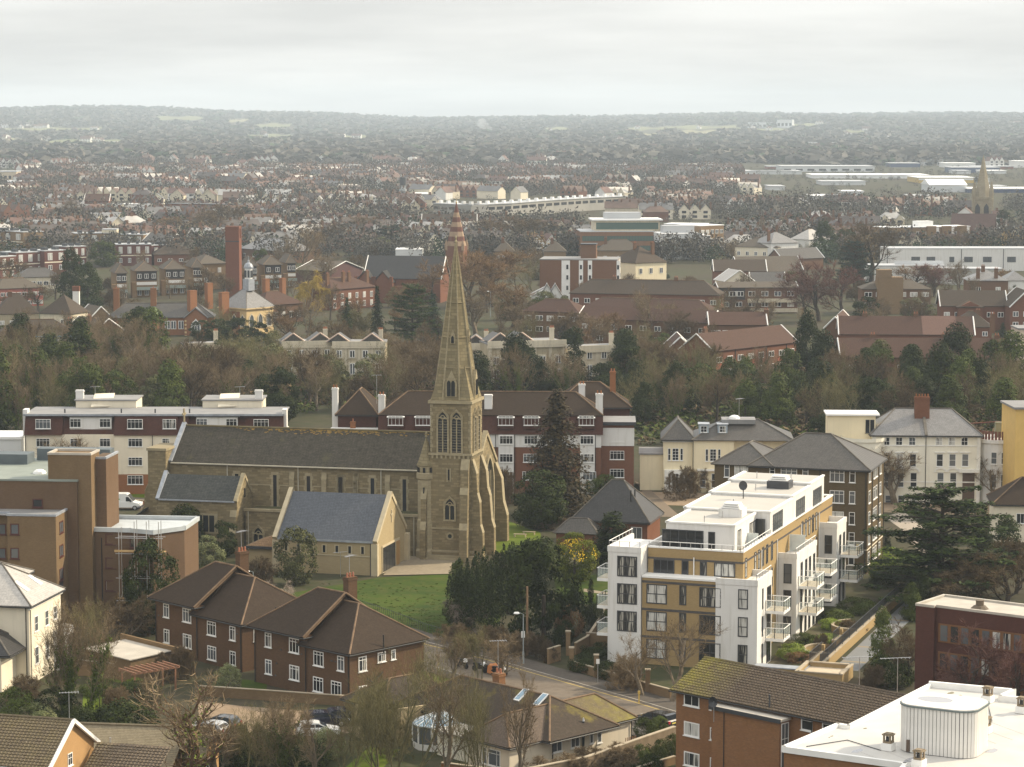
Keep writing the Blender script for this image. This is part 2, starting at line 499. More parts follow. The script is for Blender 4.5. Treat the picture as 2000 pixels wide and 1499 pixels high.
# the land
import numpy as np
CREST=[(-2000,220),(0,219),(150,218),(300,220),(450,224),(600,228),(800,234),(1000,237),(1150,236),(1300,233),(1500,230),(1650,227),(1800,227),(2000,229),(4000,228)]
def crest_z(x):
 p=1000+FPX*x/10000.0
 for(a,ya),(b,yb)in zip(CREST,CREST[1:]):
  if p<=b:
   t=min(1,max(0,(p-a)/(b-a)));t=t*t*(3-2*t)
   return CAM_H+(HORIZON-(ya+(yb-ya)*t))/FPX*10000
 return 55.0
def terr(x,y):
 if y<3900:return 0.0
 t=min(1.0,(y-3900)/6100.0);t=t*t*(3-2*t)
 u=4.5*math.sin(x/820.0+y/2600.0)*math.sin(y/1500.0+x/2700.0)+3*math.sin(x/440.0-y/1010.0)
 z_=crest_z(x)*t+u*4*t*(1-t)
 z_+=t*(4*math.sin(x/310.0)+3*math.sin(x/127.0+1))
 if y>10200:z_-=(y-10200)*0.006
 return z_
def at_t(p):
 r=ray(p);t=800.0;prev=t
 while t<12400:
  q=Vector((0,0,CAM_H))+r*t
  if q.z<=terr(q.x,q.y):
   lo,hi=prev,t
   for _ in range(20):
    mid=(lo+hi)/2;q=Vector((0,0,CAM_H))+r*mid
    if q.z<=terr(q.x,q.y):hi=mid
    else:lo=mid
   return Vector((q.x,q.y,terr(q.x,q.y)))
  prev=t;t+=15+t*0.004
 return None
rows=[-150,60,120,200,300,400,550,700,900,1200,1600,2000,2400,2800]+[3000,3500]+[3900+110*k for k in range(0,66)]+[11600,12500]
mb=MB();NC=90
for y in rows:
 w=900+0.5*max(y,0)
 for k in range(NC+1):
  x=-w+2*w*k/NC
  mb.v.append((x,y,terr(x,y)))
for j in range(len(rows)-1):
 for k in range(NC):
  a=j*(NC+1)+k
  mb.f.append((a,a+1,a+NC+2,a+NC+1));mb.m.append(0)
EARTH=ground_mat('garden_earth',(0.050,0.042,0.026),(0.040,0.046,0.017),0.03,(0.075,0.060,0.038),0.4)
mb.build('ground',EARTH,kind='structure',smooth=True)
FIELD_G=ground_mat('pasture',(0.15,0.165,0.07),(0.19,0.185,0.09),0.006)
FIELD_Y=ground_mat('stubble',(0.25,0.225,0.12),(0.21,0.195,0.10),0.006)
FIELDS=[(304,399,229,235,0),(446,486,234,239,1),(500,574,243,250,0),(0,206,251,256,0),(88,250,275,282,0),(0,52,272,278,1),(480,581,264,268,0),(660,726,266,271,0),(1060,1119,250,256,0),(1215,1300,250,255,0),(1300,1450,247,253,0),(1328,1405,256,263,1),(1545,1615,243,247,0),(1640,1700,256,261,0),(1245,1290,262,267,1),(1460,1545,252,258,0)]
for(a,b,y0,y1,k)in FIELDS:
 mb=MB();n=14;ok=True;g=[]
 for j in range(4):
  for i in range(n+1):
   yy=y0+(y1-y0)*j/3+1.5*math.sin(a*0.3+i*0.8+j)
   q=at_t((a+(b-a)*i/n+5*math.sin(j*1.3+a),yy))
   if q is None:ok=False;break
   g.append((q.x,q.y,q.z+1.2))
  if not ok:break
 if not ok:continue
 mb.v=g
 for j in range(3):
  for i in range(n):
   c=j*(n+1)+i;mb.f.append((c,c+1,c+n+2,c+n+1));mb.m.append(0)
 mb.build('field',FIELD_Y if k else FIELD_G,kind='structure')
def in_field(p):
 return any(a-4<p[0]<b+4 and y0-1<p[1]<y1+10 for(a,b,y0,y1,k)in FIELDS)
def scatter(name,templates,placed,mats,**kw):
 V=[];F=[];MI=[];base=0
 for(ti,x,y,z_,r,sx,sy,sz)in placed:
  tv,tf,tm=templates[ti]
  c,s_=math.cos(r),math.sin(r)
  q=tv*np.array([sx,sy,sz])
  w=np.empty_like(q);w[:,0]=q[:,0]*c-q[:,1]*s_+x;w[:,1]=q[:,0]*s_+q[:,1]*c+y;w[:,2]=q[:,2]+z_
  V.append(w);F.append(tf+base);MI.append(tm);base+=len(tv)
 V=np.concatenate(V);F=np.concatenate(F);MI=np.concatenate(MI)
 me=bpy.data.meshes.new(name)
 me.vertices.add(len(V));me.vertices.foreach_set('co',V.astype(np.float32).ravel())
 me.loops.add(F.size);me.loops.foreach_set('vertex_index',F.astype(np.int32).ravel())
 me.polygons.add(len(F));me.polygons.foreach_set('loop_start',np.arange(0,F.size,F.shape[1],dtype=np.int32))
 for m_ in mats:me.materials.append(m_)
 me.polygons.foreach_set('material_index',MI.astype(np.int32))
 me.update(calc_edges=True);me.validate()
 return put(me,name,**kw)
def leaf_cloud(rg,n,size,flat=0.5,low=0.0):
 v=[];f=[]
 for k in range(n):
  while True:
   p=Vector((rg.uniform(-1,1),rg.uniform(-1,1),rg.uniform(-1,1)))
   if 0.35<p.length<1:break
  lump=1+0.22*math.sin(p.x*5+1.3*rg.random())*math.sin(p.y*5)
  p=Vector((p.x*flat*lump,p.y*flat*lump,low+(1-low)*(p.z*0.5+0.5)))
  a=Vector((rg.gauss(0,1),rg.gauss(0,1),rg.gauss(0,0.7))).normalized();b=a.cross(Vector((rg.gauss(0,1),rg.gauss(0,1),rg.gauss(0,1)))).normalized()
  s_=size*rg.uniform(0.6,1.4);i=len(v)
  v+=[p-a*s_,p-b*s_*0.6,p+a*s_,p+b*s_*0.6]
  f.append((i,i+1,i+2,i+3))
 return np.array([tuple(q)for q in v]),np.array(f),np.zeros(len(f),int)
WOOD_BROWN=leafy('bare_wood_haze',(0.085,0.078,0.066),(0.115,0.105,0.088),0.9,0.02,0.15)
LOTS=1
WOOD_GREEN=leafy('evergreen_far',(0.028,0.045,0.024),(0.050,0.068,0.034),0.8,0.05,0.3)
rg=random.Random(11)
tw=[leaf_cloud(rg,16,0.34,0.8)for _ in range(5)]
tg=[(a,b,np.ones(len(b),int))for a,b,c in[leaf_cloud(rg,16,0.34,0.6)for _ in range(3)]]
TW=tw+tg
def vnoise(x,y,s):
 return(math.sin(x/s*1.7+1.3*math.sin(y/s))+math.sin(y/s*2.1+1.7*math.sin(x/s*0.8+2))+math.sin((x+y)/s*3.1))/3
pl=[]
while len(pl)<17000:
 y=1/(1/2950+(1/10900-1/2950)*rg.random()**0.8);x=rg.uniform(-0.24,0.24)*y
 z_=terr(x,y);p=px_of((x,y,z_))
 if in_field(p):continue
 if y<5600 and vnoise(x,y,160)>0.22:continue
 h=rg.uniform(8,14)*(0.9+y/16000)
 ti=rg.randrange(5)if rg.random()<0.86 else 5+rg.randrange(3)
 pl.append((ti,x,y,z_-1,rg.uniform(0,6),h*1.7,h*1.7,h))
scatter('hillside_woods',TW,pl,[WOOD_BROWN,WOOD_GREEN],kind='stuff')
# far sheds, blocks and landmarks
PALE=plain('pale_cladding',(0.62,0.63,0.63),0.5,0.06,0.1)
ROOFWHITE=plain('white_membrane',(0.80,0.80,0.79),0.55,0.05,0.2)
ROOFGREY=plain('grey_sheet_roof',(0.42,0.43,0.44),0.5,0.08,0.1)
BLUEP=plain('blue_fascia',(0.035,0.06,0.14),0.5)
YELLOWP=plain('yellow_fascia',(0.55,0.38,0.10),0.5)
REDBRICK_FAR=plain('far_red_brick',(0.22,0.085,0.055),0.9,0.2,0.3)
def shed(a,b,yt,yb,depth,wm,rm,label,band=None,win=0,cat='building',name='warehouse',group=None,pitch=0):
 l=at_t((a,yb));r=at_t((b,yb));y=min(l.y,r.y);s_=FPX/y
 h=max(3.0,(yb-yt)/s_-depth*(CAM_H-l.z)/y)
 W=(b-a)/s_
 e=empty(name,(l.x,y,l.z-0.3),math.atan2(r.y-l.y,r.x-l.x)*0.3,label,cat,group)
 bxe((0,W,0,depth,0,h),'wall',wm,e)
 m=MB()
 if pitch:m.extrude([(-0.6,h),(depth+0.6,h),(depth/2,h+pitch)],'x',-0.6,W+0.6)
 else:m.box(-0.5,W+0.5,-0.5,depth+0.5,h,h+0.6)
 m.build('roof',rm,e)
 if band is not None:bxe((0.5,W-0.5,-0.25,0,h*0.62,h*0.92),'fascia',band,e)
 for k in range(win):
  m=MB();x=W*(k+0.5)/win;m.box(x-W/win*0.3,x+W/win*0.3,-0.12,0,h*0.25,h*0.6);m.build('window',G_DARK,e)
 return e
shed(1454,1512,239,250,40,PALE,ROOFGREY,'long pale block with a grey roof just below the crest of the far hills',win=6)
shed(1514,1544,234,250,30,PALE,ROOFGREY,'tall glassy pale block beside the long block near the hill crest',win=4)
for k,(a,b)in enumerate(((1546,1576),(1578,1596),(1598,1612),(1614,1634))):
 shed(a,b,280-(k%2)*2,293,14,WHITE,ROOFGREY,'white slab block of flats among the hillside trees, %s from the left'%('first','second','third','fourth')[k],win=5,cat='flats',name='slab_block',group='white slab flats on the hillside')
shed(1454,1566,335,341,60,PALE,ROOFGREY,'long low grey shed at the left end of the retail park',name='warehouse')
shed(1527,1708,323,336,60,PALE,ROOFGREY,'wide pale grey warehouse at the back of the retail park',win=8)
shed(1589,1815,341,349,60,ROOFWHITE,ROOFWHITE,'very long white roofed shed in the middle of the retail park')
shed(1793,1902,344,358,60,YELLOWP,ROOFWHITE,'store with a yellow front and white roof left of the far stone spire',band=WHITE)
shed(1816,1888,358,376,40,PALE,ROOFWHITE,'shed with a low pitched white roof in front of the yellow store',pitch=4)
shed(1891,2060,366,377,40,BLUEP,ROOFWHITE,'low white roofed store with blue front right of the far spire',band=BLUEP)
shed(1740,1797,318,327,40,BLUEP,ROOFGREY,'blue fronted warehouse far back in the retail park')
shed(1804,1842,312,324,40,PALE,ROOFGREY,'pale grey box shed with stepped roof behind the retail park',win=3)
shed(1846,1905,318,328,40,WHITE,ROOFWHITE,'bright white shed far behind the stone spire')
shed(1858,1952,326,338,40,BLUEP,ROOFGREY,'dark blue warehouse directly behind the stone spire')
shed(1984,2060,314,328,40,WHITE,ROOFWHITE,'white shed at the right edge above the retail park')
shed(1646,1686,372,384,25,PALE,ROOFWHITE,'small white walled box building among houses below the retail park',win=3)
shed(1348,1412,346,353,40,PALE,ROOFWHITE,'flat white roof left of the retail park among trees')
shed(1605,1690,353,362,40,PALE,ROOFGREY,'grey roofed hall below the long white shed')
shed(0,54,353,368,40,WHITE,ROOFGREY,'long white walled store at the far left edge',band=PALE)
shed(-10,32,334,354,30,plain('cream_far',(0.60,0.50,0.36),0.8),ROOFGREY,'cream office block with window bays behind the white store',win=5,name='office_block')
shed(441,486,357,363,30,PALE,ROOFWHITE,'low flat roofed white hall left of the tall mast')
shed(497,541,359,365,30,PALE,ROOFWHITE,'second low flat white hall nearer the tall mast')
shed(792,850,299,311,60,PALE,ROOFWHITE,'pale warehouse with white roof on the plain below the hills')
shed(848,896,303,312,60,ROOFWHITE,ROOFWHITE,'white flat shed beside the pale warehouse on the plain')
shed(834,888,326,332,40,WHITE,ROOFWHITE,'long low white shed above the striped spire')
shed(809,833,377,388,25,WHITE,ROOFWHITE,'small white boxy hall right of the tall mast')
shed(1300,1323,361,370,25,PALE,ROOFWHITE,'small white flat shed right of the pale crescent')
shed(145,175,281,288,30,WHITE,ROOFGREY,'white farm shed at the foot of the left hills')
shed(190,226,277,284,30,PALE,ROOFGREY,'pale barn beside the white farm shed')
shed(1010,1060,303,310,40,PALE,ROOFWHITE,'pale works shed on the plain in the middle distance')
shed(1130,1175,296,303,40,PALE,ROOFWHITE,'pale flat shed on the plain right of the works shed')
for k in range(16):
 a=rg.uniform(1440,1960);yb_=rg.choice((309,316,331,340,356,365,372,384,392));wd=rg.uniform(28,80)
 wm,rm,nm=rg.choice(((PALE,ROOFWHITE,'pale'),(REDBRICK_FAR,ROOFGREY,'red brick'),(PALE,ROOFGREY,'grey roofed'),(BLUEP,ROOFGREY,'dark blue')))
 shed(a,a+wd,yb_-rg.uniform(5,8),yb_,35,wm,rm,'low %s shed filling in among the retail park roofs'%nm)
pts=[(846,424),(920,428),(1000,424),(1080,417),(1150,412),(1226,408)]
gp=[at(p)for p in pts]
e=empty('crescent_flats',gp[0],0,'very long pale grey crescent of flats with white roof vents beyond the striped spire','flats')
m=MB();mr=MB();dep=11
for k in range(len(gp)-1):
 a,b=gp[k]-gp[0],gp[k+1]-gp[0];n=Vector((-(b-a).y,(b-a).x,0)).normalized()*dep
 m.prism([a,b,b+n,a+n],0,7.6);mr.prism([a-n*0.05,b-n*0.05,b+n*1.05,a+n*1.05],7.6,8.0)
m.build('wall',plain('crescent_grey',(0.27,0.26,0.235),0.8,0.1,0.1),e);mr.build('roof',ROOFGREY,e)
for k in range(len(gp)-1):
 a,b=gp[k]-gp[0],gp[k+1]-gp[0];L=(b-a).length;d=(b-a)/L;n=Vector((-d.y,d.x,0))
 for q in range(5):
  c=a+d*L*(q+0.5)/5
  m=MB();m.obox(c+n*3,d,0.9,n,0.9,8.0,9.6);m.build('roof_vent',WHITE,e)
  for z_ in(4.6,):
   m=MB();m.obox(c-n*0.08,d,L/5*0.36,n,0.06,z_,z_+1.6);m.build('window',G_DARK,e)
shed(1177,1206,386,395,10,WHITE,ROOFWHITE,'white box house rising behind the right end of the crescent',win=2)
q=at_t((787,402));e=empty('mast',q,0,'tall slim pale mast with a dark drum on top above the rooftops','mast')
hh=(402-347)*q.y/FPX
m=MB()
for k in range(3):
 t=k*2.09
 m.tube([(1.5*math.cos(t),1.5*math.sin(t),0),(1.2*math.cos(t),1.2*math.sin(t),hh-5)],0.45,5)
for k in range(9):m.cyl((0,0),1.5,k*(hh-6)/9,k*(hh-6)/9+0.5,8)
m.build('shaft',plain('mast_grey',(0.34,0.35,0.36),0.6),e)
m=MB();m.cyl((0,0),2.1,hh-5,hh,10);m.build('drum',DARKMETAL,e)
m=MB();m.cyl((0,0),2.6,hh-9,hh-7.5,10);m.build('gallery',plain('mast_grey',(0.4,0.4,0.4)),e)
sm,nt,bs=nodes_of('white_smoke')
nt.nodes.remove(bs);pv=nt.nodes.new('ShaderNodeVolumePrincipled');pv.inputs['Color'].default_value=(0.95,0.97,1,1);pv.inputs['Density'].default_value=0.02
nt.links.new(pv.outputs[0],nt.nodes['Material Output'].inputs['Volume'])
q=at_t((966,266));m=MB()
def blob(m,c,r,n=9):
 m.lathe((c[0],c[1],c[2]),[(r*math.sin(math.pi*k/6),-r*math.cos(math.pi*k/6))for k in range(7)],n)
rs=random.Random(3);s_=q.y/FPX
for k in range(9):
 t=k/8;blob(m,(-24*t*s_+rs.uniform(-3,3),rs.uniform(-4,4),22*t*s_+3),3+6*t*s_+rs.uniform(0,3))
m.build('smoke',sm,None,q,kind='stuff')
STONE_FAR=brick('far_stone',(0.34,0.30,0.22),(0.28,0.24,0.17),(0.22,0.19,0.14),0.9,0.45,0.03)
yb=1120.0;c=at_d((1918,400),yb);s_=FPX/yb
zof=lambda y:CAM_H-(y-HORIZON)/FPX*yb
e=empty('church',(c.x,yb,0),R(-14),'distant pale stone church with a slender spire and long dark roof','church')
w=4.0
bxe((-w,w,0,2*w,0,zof(384)),'tower',STONE_FAR,e)
tz=zof(384);m=MB()
m.lathe((0,w,0),[(w*0.95,tz),(w*0.80,tz+3),(0.05,zof(302))],8);m.build('spire',STONE_FAR,e)
for sx,sy in((-1,0),(1,0),(-1,2),(1,2)):
 m=MB();m.lathe((sx*w*0.92,w*sy*0.96+0.3*(1-sy),0),[(0.9,tz-6),(0.9,tz+2.5),(0.0,tz+7)],6);m.build('pinnacle',STONE_FAR,e)
for u in(-1.9,1.9):
 m=MB();m.extrude([(u-1.1,tz-10),(u+1.1,tz-10),(u+1.1,tz-4.5),(u,tz-2.8),(u-1.1,tz-4.5)],'y',-0.1,0.3);m.build('belfry_opening',DARKMETAL,e)
 m=MB();m.extrude([(w+u-1.1,tz-10),(w+u+1.1,tz-10),(w+u+1.1,tz-4.5),(w+u,tz-2.8),(w+u-1.1,tz-4.5)],'x',w-0.3,w+0.1);m.build('belfry_opening',DARKMETAL,e)
bxe((-w-0.3,w+0.3,-0.3,2*w+0.3,tz-1.2,tz-0.6),'cornice',STONE_FAR,e)
m=MB();m.extrude([(-13,0),(-1,0),(-1,8),(-7,15.0),(-13,8)],'x',-12,6);m.build('nave_wall',REDBRICK_FAR,e)
m=MB();m.slab([(-12.5,-13.6,7.7),(6.5,-13.6,7.7),(6.5,-7,15.4),(-12.5,-7,15.4)],0.3);m.slab([(-12.5,-0.4,7.7),(6.5,-0.4,7.7),(6.5,-7,15.4),(-12.5,-7,15.4)],0.3);m.build('nave_roof',tiles('far_nave_tiles',(0.11,0.075,0.065),(0.14,0.09,0.075)),e)
# haze
hm,nt,bs=nodes_of('haze_air')
nt.nodes.remove(bs);pv=nt.nodes.new('ShaderNodeVolumePrincipled')
pv.inputs['Color'].default_value=(0.76,0.875,1.0,1);pv.inputs['Density Attribute'].default_value='';pv.inputs['Density'].default_value=0.000098;pv.inputs['Anisotropy'].default_value=0.0
nt.links.new(pv.outputs[0],nt.nodes['Material Output'].inputs['Volume'])
mb=MB();mb.box(-7600,7600,-160,12600,-2,170);mb.build('haze',hm,kind='stuff')
# the stone church
RUBBLE=brick('rubble_stone',(0.305,0.245,0.142),(0.165,0.130,0.074),(0.20,0.162,0.098),0.8,0.32,0.04,var=0.35,grime=0.55)
ASHLAR=brick('dressed_stone',(0.385,0.325,0.210),(0.305,0.255,0.160),(0.26,0.215,0.14),0.7,0.36,0.02,var=0.25,grime=0.45)
SPIRE=brick('spire_stone',(0.290,0.240,0.140),(0.180,0.148,0.088),(0.16,0.135,0.08),0.95,0.42,0.04,var=0.35,grime=0.5)
NAVE_SLATE=tiles('nave_slate',(0.050,0.044,0.034),(0.070,0.062,0.048),0.4,0.16,0.8,(0.075,0.072,0.036),mossamt=0.57,streak=0.5)
VESTRY_SLATE=tiles('vestry_slate',(0.052,0.054,0.050),(0.072,0.074,0.069),0.4,0.16,0.75)
LICHEN=plain('orange_lichen',(0.20,0.125,0.030),0.95,0.45,2.2)
WEATHER=plain('weathering_stone',(0.30,0.25,0.155),0.9,0.2,1.5)
def arch(w,h,n=6,eq=1.0):
 R_=w*eq;hs=h-math.sqrt(max(R_*R_-(R_-w/2)**2,0.01))
 pts=[(-w/2,0),(w/2,0)]
 cx=w/2-R_;a1=math.acos((0-cx)/R_)
 for k in range(n+1):a=a1*k/n;pts.append((cx+R_*math.cos(a),hs+R_*math.sin(a)))
 for k in range(n-1,-1,-1):a=a1*k/n;pts.append((-cx-R_*math.cos(a),hs+R_*math.sin(a)))
 return pts
def ring(m,inner,outer,y0,y1):
 n=len(inner)
 for k in range(n):
  j=(k+1)%n
  a,b,c,d=inner[k],inner[j],outer[j],outer[k]
  m.poly([(a[0],y0,a[1]),(b[0],y0,b[1]),(c[0],y0,c[1]),(d[0],y0,d[1])][::-1])
  m.poly([(d[0],y0,d[1]),(c[0],y0,c[1]),(c[0],y1,c[1]),(d[0],y1,d[1])][::-1])
  m.poly([(a[0],y0,a[1]),(b[0],y0,b[1]),(b[0],y1,b[1]),(a[0],y1,a[1])])
def gothic(b,face,u,z,w,h,lights=2,surround=0.22,off=None,stone=None,pane=None,hood=True,louvres=0):
 stone=stone or ASHLAR
 ins=arch(w,h);outp=[(p[0]*(1+2*surround/w),(p[1]+(surround*0.6 if p[1]>0.01 else-surround))if p[1]<h*0.98 else p[1]+surround*1.5)for p in ins]
 m=MB();ring(m,ins,outp,-0.16,0.06)
 if hood:ring(m,outp[2:-1]+outp[2:3][:0],[(p[0]*1.08,p[1]+0.1)for p in outp[2:-1]],-0.24,0.06)
 hs=h-w*0.866
 for k in range(1,lights):
  x=-w/2+w*k/lights;m.box(x-0.07,x+0.07,-0.1,0.02,0,hs+w*0.2)
 if lights>1:
  lw=w/lights
  for k in range(lights):
   cx=-w/2+lw*(k+0.5);ap=arch(lw*0.9,lw*1.5,4)
   ii=[(cx+p[0],hs-lw*0.9+p[1])for p in ap[2:]];oo=[(cx+p[0]*1.25,hs-lw*0.9+p[1]*1.12)for p in ap[2:]]
   for q in range(len(ii)-1):
    m.poly([(ii[q][0],-0.09,ii[q][1]),(ii[q+1][0],-0.09,ii[q+1][1]),(oo[q+1][0],-0.09,oo[q+1][1]),(oo[q][0],-0.09,oo[q][1])][::-1])
  r=lw*0.34;c=(0,hs+w*0.30);n=10
  ring(m,[(c[0]+r*math.cos(6.283*k/n),c[1]+r*math.sin(6.283*k/n))for k in range(n)],[(c[0]+r*1.45*math.cos(6.283*k/n),c[1]+r*1.45*math.sin(6.283*k/n))for k in range(n)],-0.1,0.0)
 l,r_=b.place(face,u,z,off)
 o=m.build('window',stone,b.root,l,r_)
 g=MB();g.extrude([(p[0]*1.02,p[1])for p in ins],'y',-0.03,0.05)
 g.build('pane',pane or G_DARK,o)
 if louvres:
  for k in range(louvres):
   zz_=(hs)*(k+0.3)/louvres
   g=MB();g.slab([(-w/2,-0.1,zz_),(w/2,-0.1,zz_),(w/2,-0.02,zz_+0.14),(-w/2,-0.02,zz_+0.14)],0.03);g.build('louvre',plain('slate_louvre',(0.10,0.085,0.06),0.8),o)
 return o
def buttress(b,steps,x0,x1,face,off,name='buttress',m=None):
 mb=MB();prof=[(0.3,-1.0)]+[(-p,z_)for z_,p in steps]+[(0.3,steps[-1][0])]
 n=len(prof);i=0
 if face=='F':f=lambda t,p:(t,off+p[0],p[1])
 elif face=='R':f=lambda t,p:(off-p[0],t,p[1])
 elif face=='L':f=lambda t,p:(off+p[0],t,p[1])
 for t in(x0,x1):mb.v+=[f(t,p)for p in prof]
 for k in range(n):j=(k+1)%n;mb.f.append((k,j,n+j,n+k));mb.m.append(0)
 mb.f.append(tuple(range(n)));mb.f.append(tuple(reversed(range(n,2*n))));mb.m+=[0,0]
 o=b.part(name,mb,m or RUBBLE)
 for(za,pa),(zb,pb)in zip(steps,steps[1:]):
  if zb>za and pa-pb>0.12:
   cmb_=MB();e=0.03
   q=[f(x0-e,(-pa-e,za)),f(x1+e,(-pa-e,za)),f(x1+e,(-pb,zb+e*2)),f(x0-e,(-pb,zb+e*2))]
   cmb_.slab(q,0.09);b.part('weathering',cmb_,WEATHER,parent=o)
 return o
CH_ROT=R(-13)
c0=at((839,783),20.9)
ch=Bld('stone_church','tall weathered stone church with slender spire standing beside its lawn','church',(c0.x,c0.y),CH_ROT,5.6,6.2)
TW_,TD=5.6,6.2
ch.bx((0,TW_,0,TD,-0.5,13.9),'tower_base',RUBBLE)
ch.bx((0.1,TW_-0.1,0.1,TD-0.1,13.9,21.0),'belfry',RUBBLE)
for z_,o_,h_ in((13.9,0.16,0.28),(20.75,0.18,0.38),(4.1,0.1,0.2),(1.1,0.3,0.25)):
 ch.bx((-o_,TW_+o_,-o_,TD+o_,z_-h_/2,z_+h_/2),'string_course',ASHLAR)
ch.bx((-0.25,TW_+0.25,-0.27,TD+0.25,-0.5,0.97),'plinth',RUBBLE)
ch.bx((-0.9,TW_+0.9,-1.1,TD,-0.5,0.32),'step',ASHLAR)
ch.bx((-0.6,TW_+0.6,-0.75,TD,-0.5,0.6),'step',ASHLAR)
for k in range(9):
 m=MB();x=0.4+k*(TW_-0.8)/8;m.box(x-0.12,x+0.12,-0.14,0.02,13.35,13.76);ch.part('corbel',m,ASHLAR)
for k in range(9):
 m=MB();y=0.4+k*(TD-0.8)/8;m.box(TW_-0.02,TW_+0.14,y-0.12,y+0.12,13.35,13.76);ch.part('corbel',m,ASHLAR)
for cx,cy in((0,0),(TW_,0),(TW_,TD)):
 for k in range(12):
  s_=0.42 if k%2 else 0.26;m=MB();z_=14.2+k*0.53
  x0,x1=(0.06,s_)if cx==0 else(TW_-s_,TW_-0.06);y0,y1=(0.06,s_)if cy==0 else(TD-s_,TD-0.06)
  m.box(x0,x1,y0,y1,z_,z_+0.44);ch.part('quoin',m,ASHLAR)
for u in(1.75,3.62):
 gothic(ch,'F',u,14.15,1.25,5.3,2,0.2,off=0.1,louvres=12)
for u in(2.1,4.1):
 gothic(ch,'R',u,14.15,1.25,5.3,2,0.2,off=TW_-0.1,louvres=8)
gothic(ch,'F',2.7,5.3,1.25,2.75,2,0.22)
ch.bx((2.45,2.75,-0.05,0.05,10.5,11.9),'slit_window',G_DARK)
for dx in(-0.12,0.3):ch.bx((2.45+dx-0.06+(0.0 if dx<0 else 0),2.45+dx+0.12,-0.09,0.02,10.3,12.05),'slit_surround',ASHLAR)
m=MB();n=12;ring(m,[(2.7+0.28*math.cos(6.283*k/n),3.1+0.28*math.sin(6.283*k/n))for k in range(n)],[(2.7+0.5*math.cos(6.283*k/n),3.1+0.5*math.sin(6.283*k/n))for k in range(n)],-0.1,0.02);o=ch.part('round_window',m,ASHLAR)
m=MB();m.extrude([(2.7+0.3*math.cos(6.283*k/n),3.1+0.3*math.sin(6.283*k/n))for k in range(n)],'y',-0.03,0.02);ch.part('pane',m,G_DARK,parent=o)
buttress(ch,[(-0.5,1.75),(4.2,1.7),(5.0,1.35),(8.8,1.25),(9.6,0.9),(12.0,0.8),(13.3,0.1)],TW_-1.25,TW_-0.2,'F',0.0)
buttress(ch,[(-0.5,1.5),(3.6,1.45),(4.6,1.15),(7.6,1.05),(8.8,0.75),(11.4,0.65),(13.2,0.1)],0.2,1.25,'R',TW_)
buttress(ch,[(-0.5,1.9),(3.6,1.85),(4.8,1.5),(7.8,1.3),(9.0,0.95),(11.2,0.8),(13.2,0.1)],TD-1.3,TD-0.2,'R',TW_)
m=MB();m.lathe((-0.65,0.7,0),[(1.45,-0.5),(1.45,1.0),(1.25,1.3),(1.25,5.0),(1.15,5.2),(1.15,10.4),(1.32,10.6),(1.32,11.3),(1.15,11.4),(1.15,12.2),(1.3,12.35)],8);ch.part('stair_turret',m,ASHLAR)
m=MB();m.lathe((-0.65,0.7,0),[(1.3,12.35),(1.0,13.0),(0.06,16.0)],8);ch.part('turret_cap',m,SPIRE)
m=MB();m.lathe((-0.65,0.7,0),[(0.0,15.9),(0.2,16.1),(0.08,16.3),(0.18,16.5),(0,16.8)],6);ch.part('finial',m,ASHLAR)
for k in range(8):
 t=2*math.pi*k/8;m=MB();x,y=-0.65+1.17*math.cos(t),0.7+1.17*math.sin(t)
 m.obox((x,y),(-math.sin(t),math.cos(t)),0.16,None,0.05,11.45,12.1);ch.part('turret_opening',m,G_DARK)
for z_ in(8.6,6.2,2.6):ch.bx((-0.78,-0.6,-0.62,-0.3,z_,z_+0.9),'slit_window',G_DARK)
buttress(ch,[(-0.5,1.2),(4.0,1.1),(5.0,0.7),(8.0,0.6),(9.4,0.0)],-1.0,-0.3,'F',-0.3)
ax,ay,zb_,zt=TW_/2,TD/2,21.0,41.9
rc=2.72/math.cos(math.pi/8)
oct_=[(ax+rc*math.cos(math.pi/8+k*math.pi/4),ay+rc*math.sin(math.pi/8+k*math.pi/4))for k in range(8)]
m=MB()
for k in range(8):
 a,b_=oct_[k],oct_[(k+1)%8];t=0.985
 m.poly([(a[0],a[1],zb_),(b_[0],b_[1],zb_),(ax+(b_[0]-ax)*(1-t),ay+(b_[1]-ay)*(1-t),zb_+(zt-zb_)*t),(ax+(a[0]-ax)*(1-t),ay+(a[1]-ay)*(1-t),zb_+(zt-zb_)*t)])
ch.part('spire',m,SPIRE)
for k in range(8):
 a=oct_[k];m=MB();m.tube([(a[0],a[1],zb_),(ax+(a[0]-ax)*0.02,ay+(a[1]-ay)*0.02,zb_+(zt-zb_)*0.98)],[0.13,0.05],5);ch.part('spire_rib',m,ASHLAR)
for cx,cy in((0.1,0.1),(TW_-0.1,0.1),(TW_-0.1,TD-0.1),(0.1,TD-0.1)):
 v=Vector((cx-ax,cy-ay));ks=sorted(range(8),key=lambda k:(oct_[k][0]-cx)**2+(oct_[k][1]-cy)**2)[:2]
 f=4.6/(zt-zb_);mid=(Vector(oct_[ks[0]])+Vector(oct_[ks[1]]))/2;ap=Vector((ax,ay))+(mid-Vector((ax,ay)))*(1-f)
 m=MB()
 for k in ks:m.poly([(cx,cy,zb_+0.02),(oct_[k][0],oct_[k][1],zb_+0.02),(ap.x,ap.y,zb_+4.6)])
 ch.part('broach',m,SPIRE)
m=MB();m.lathe((ax,ay,zt-0.6),[(0.09,0),(0.22,0.25),(0.1,0.5),(0.16,0.75),(0.02,1.1)],6);ch.part('finial',m,ASHLAR)
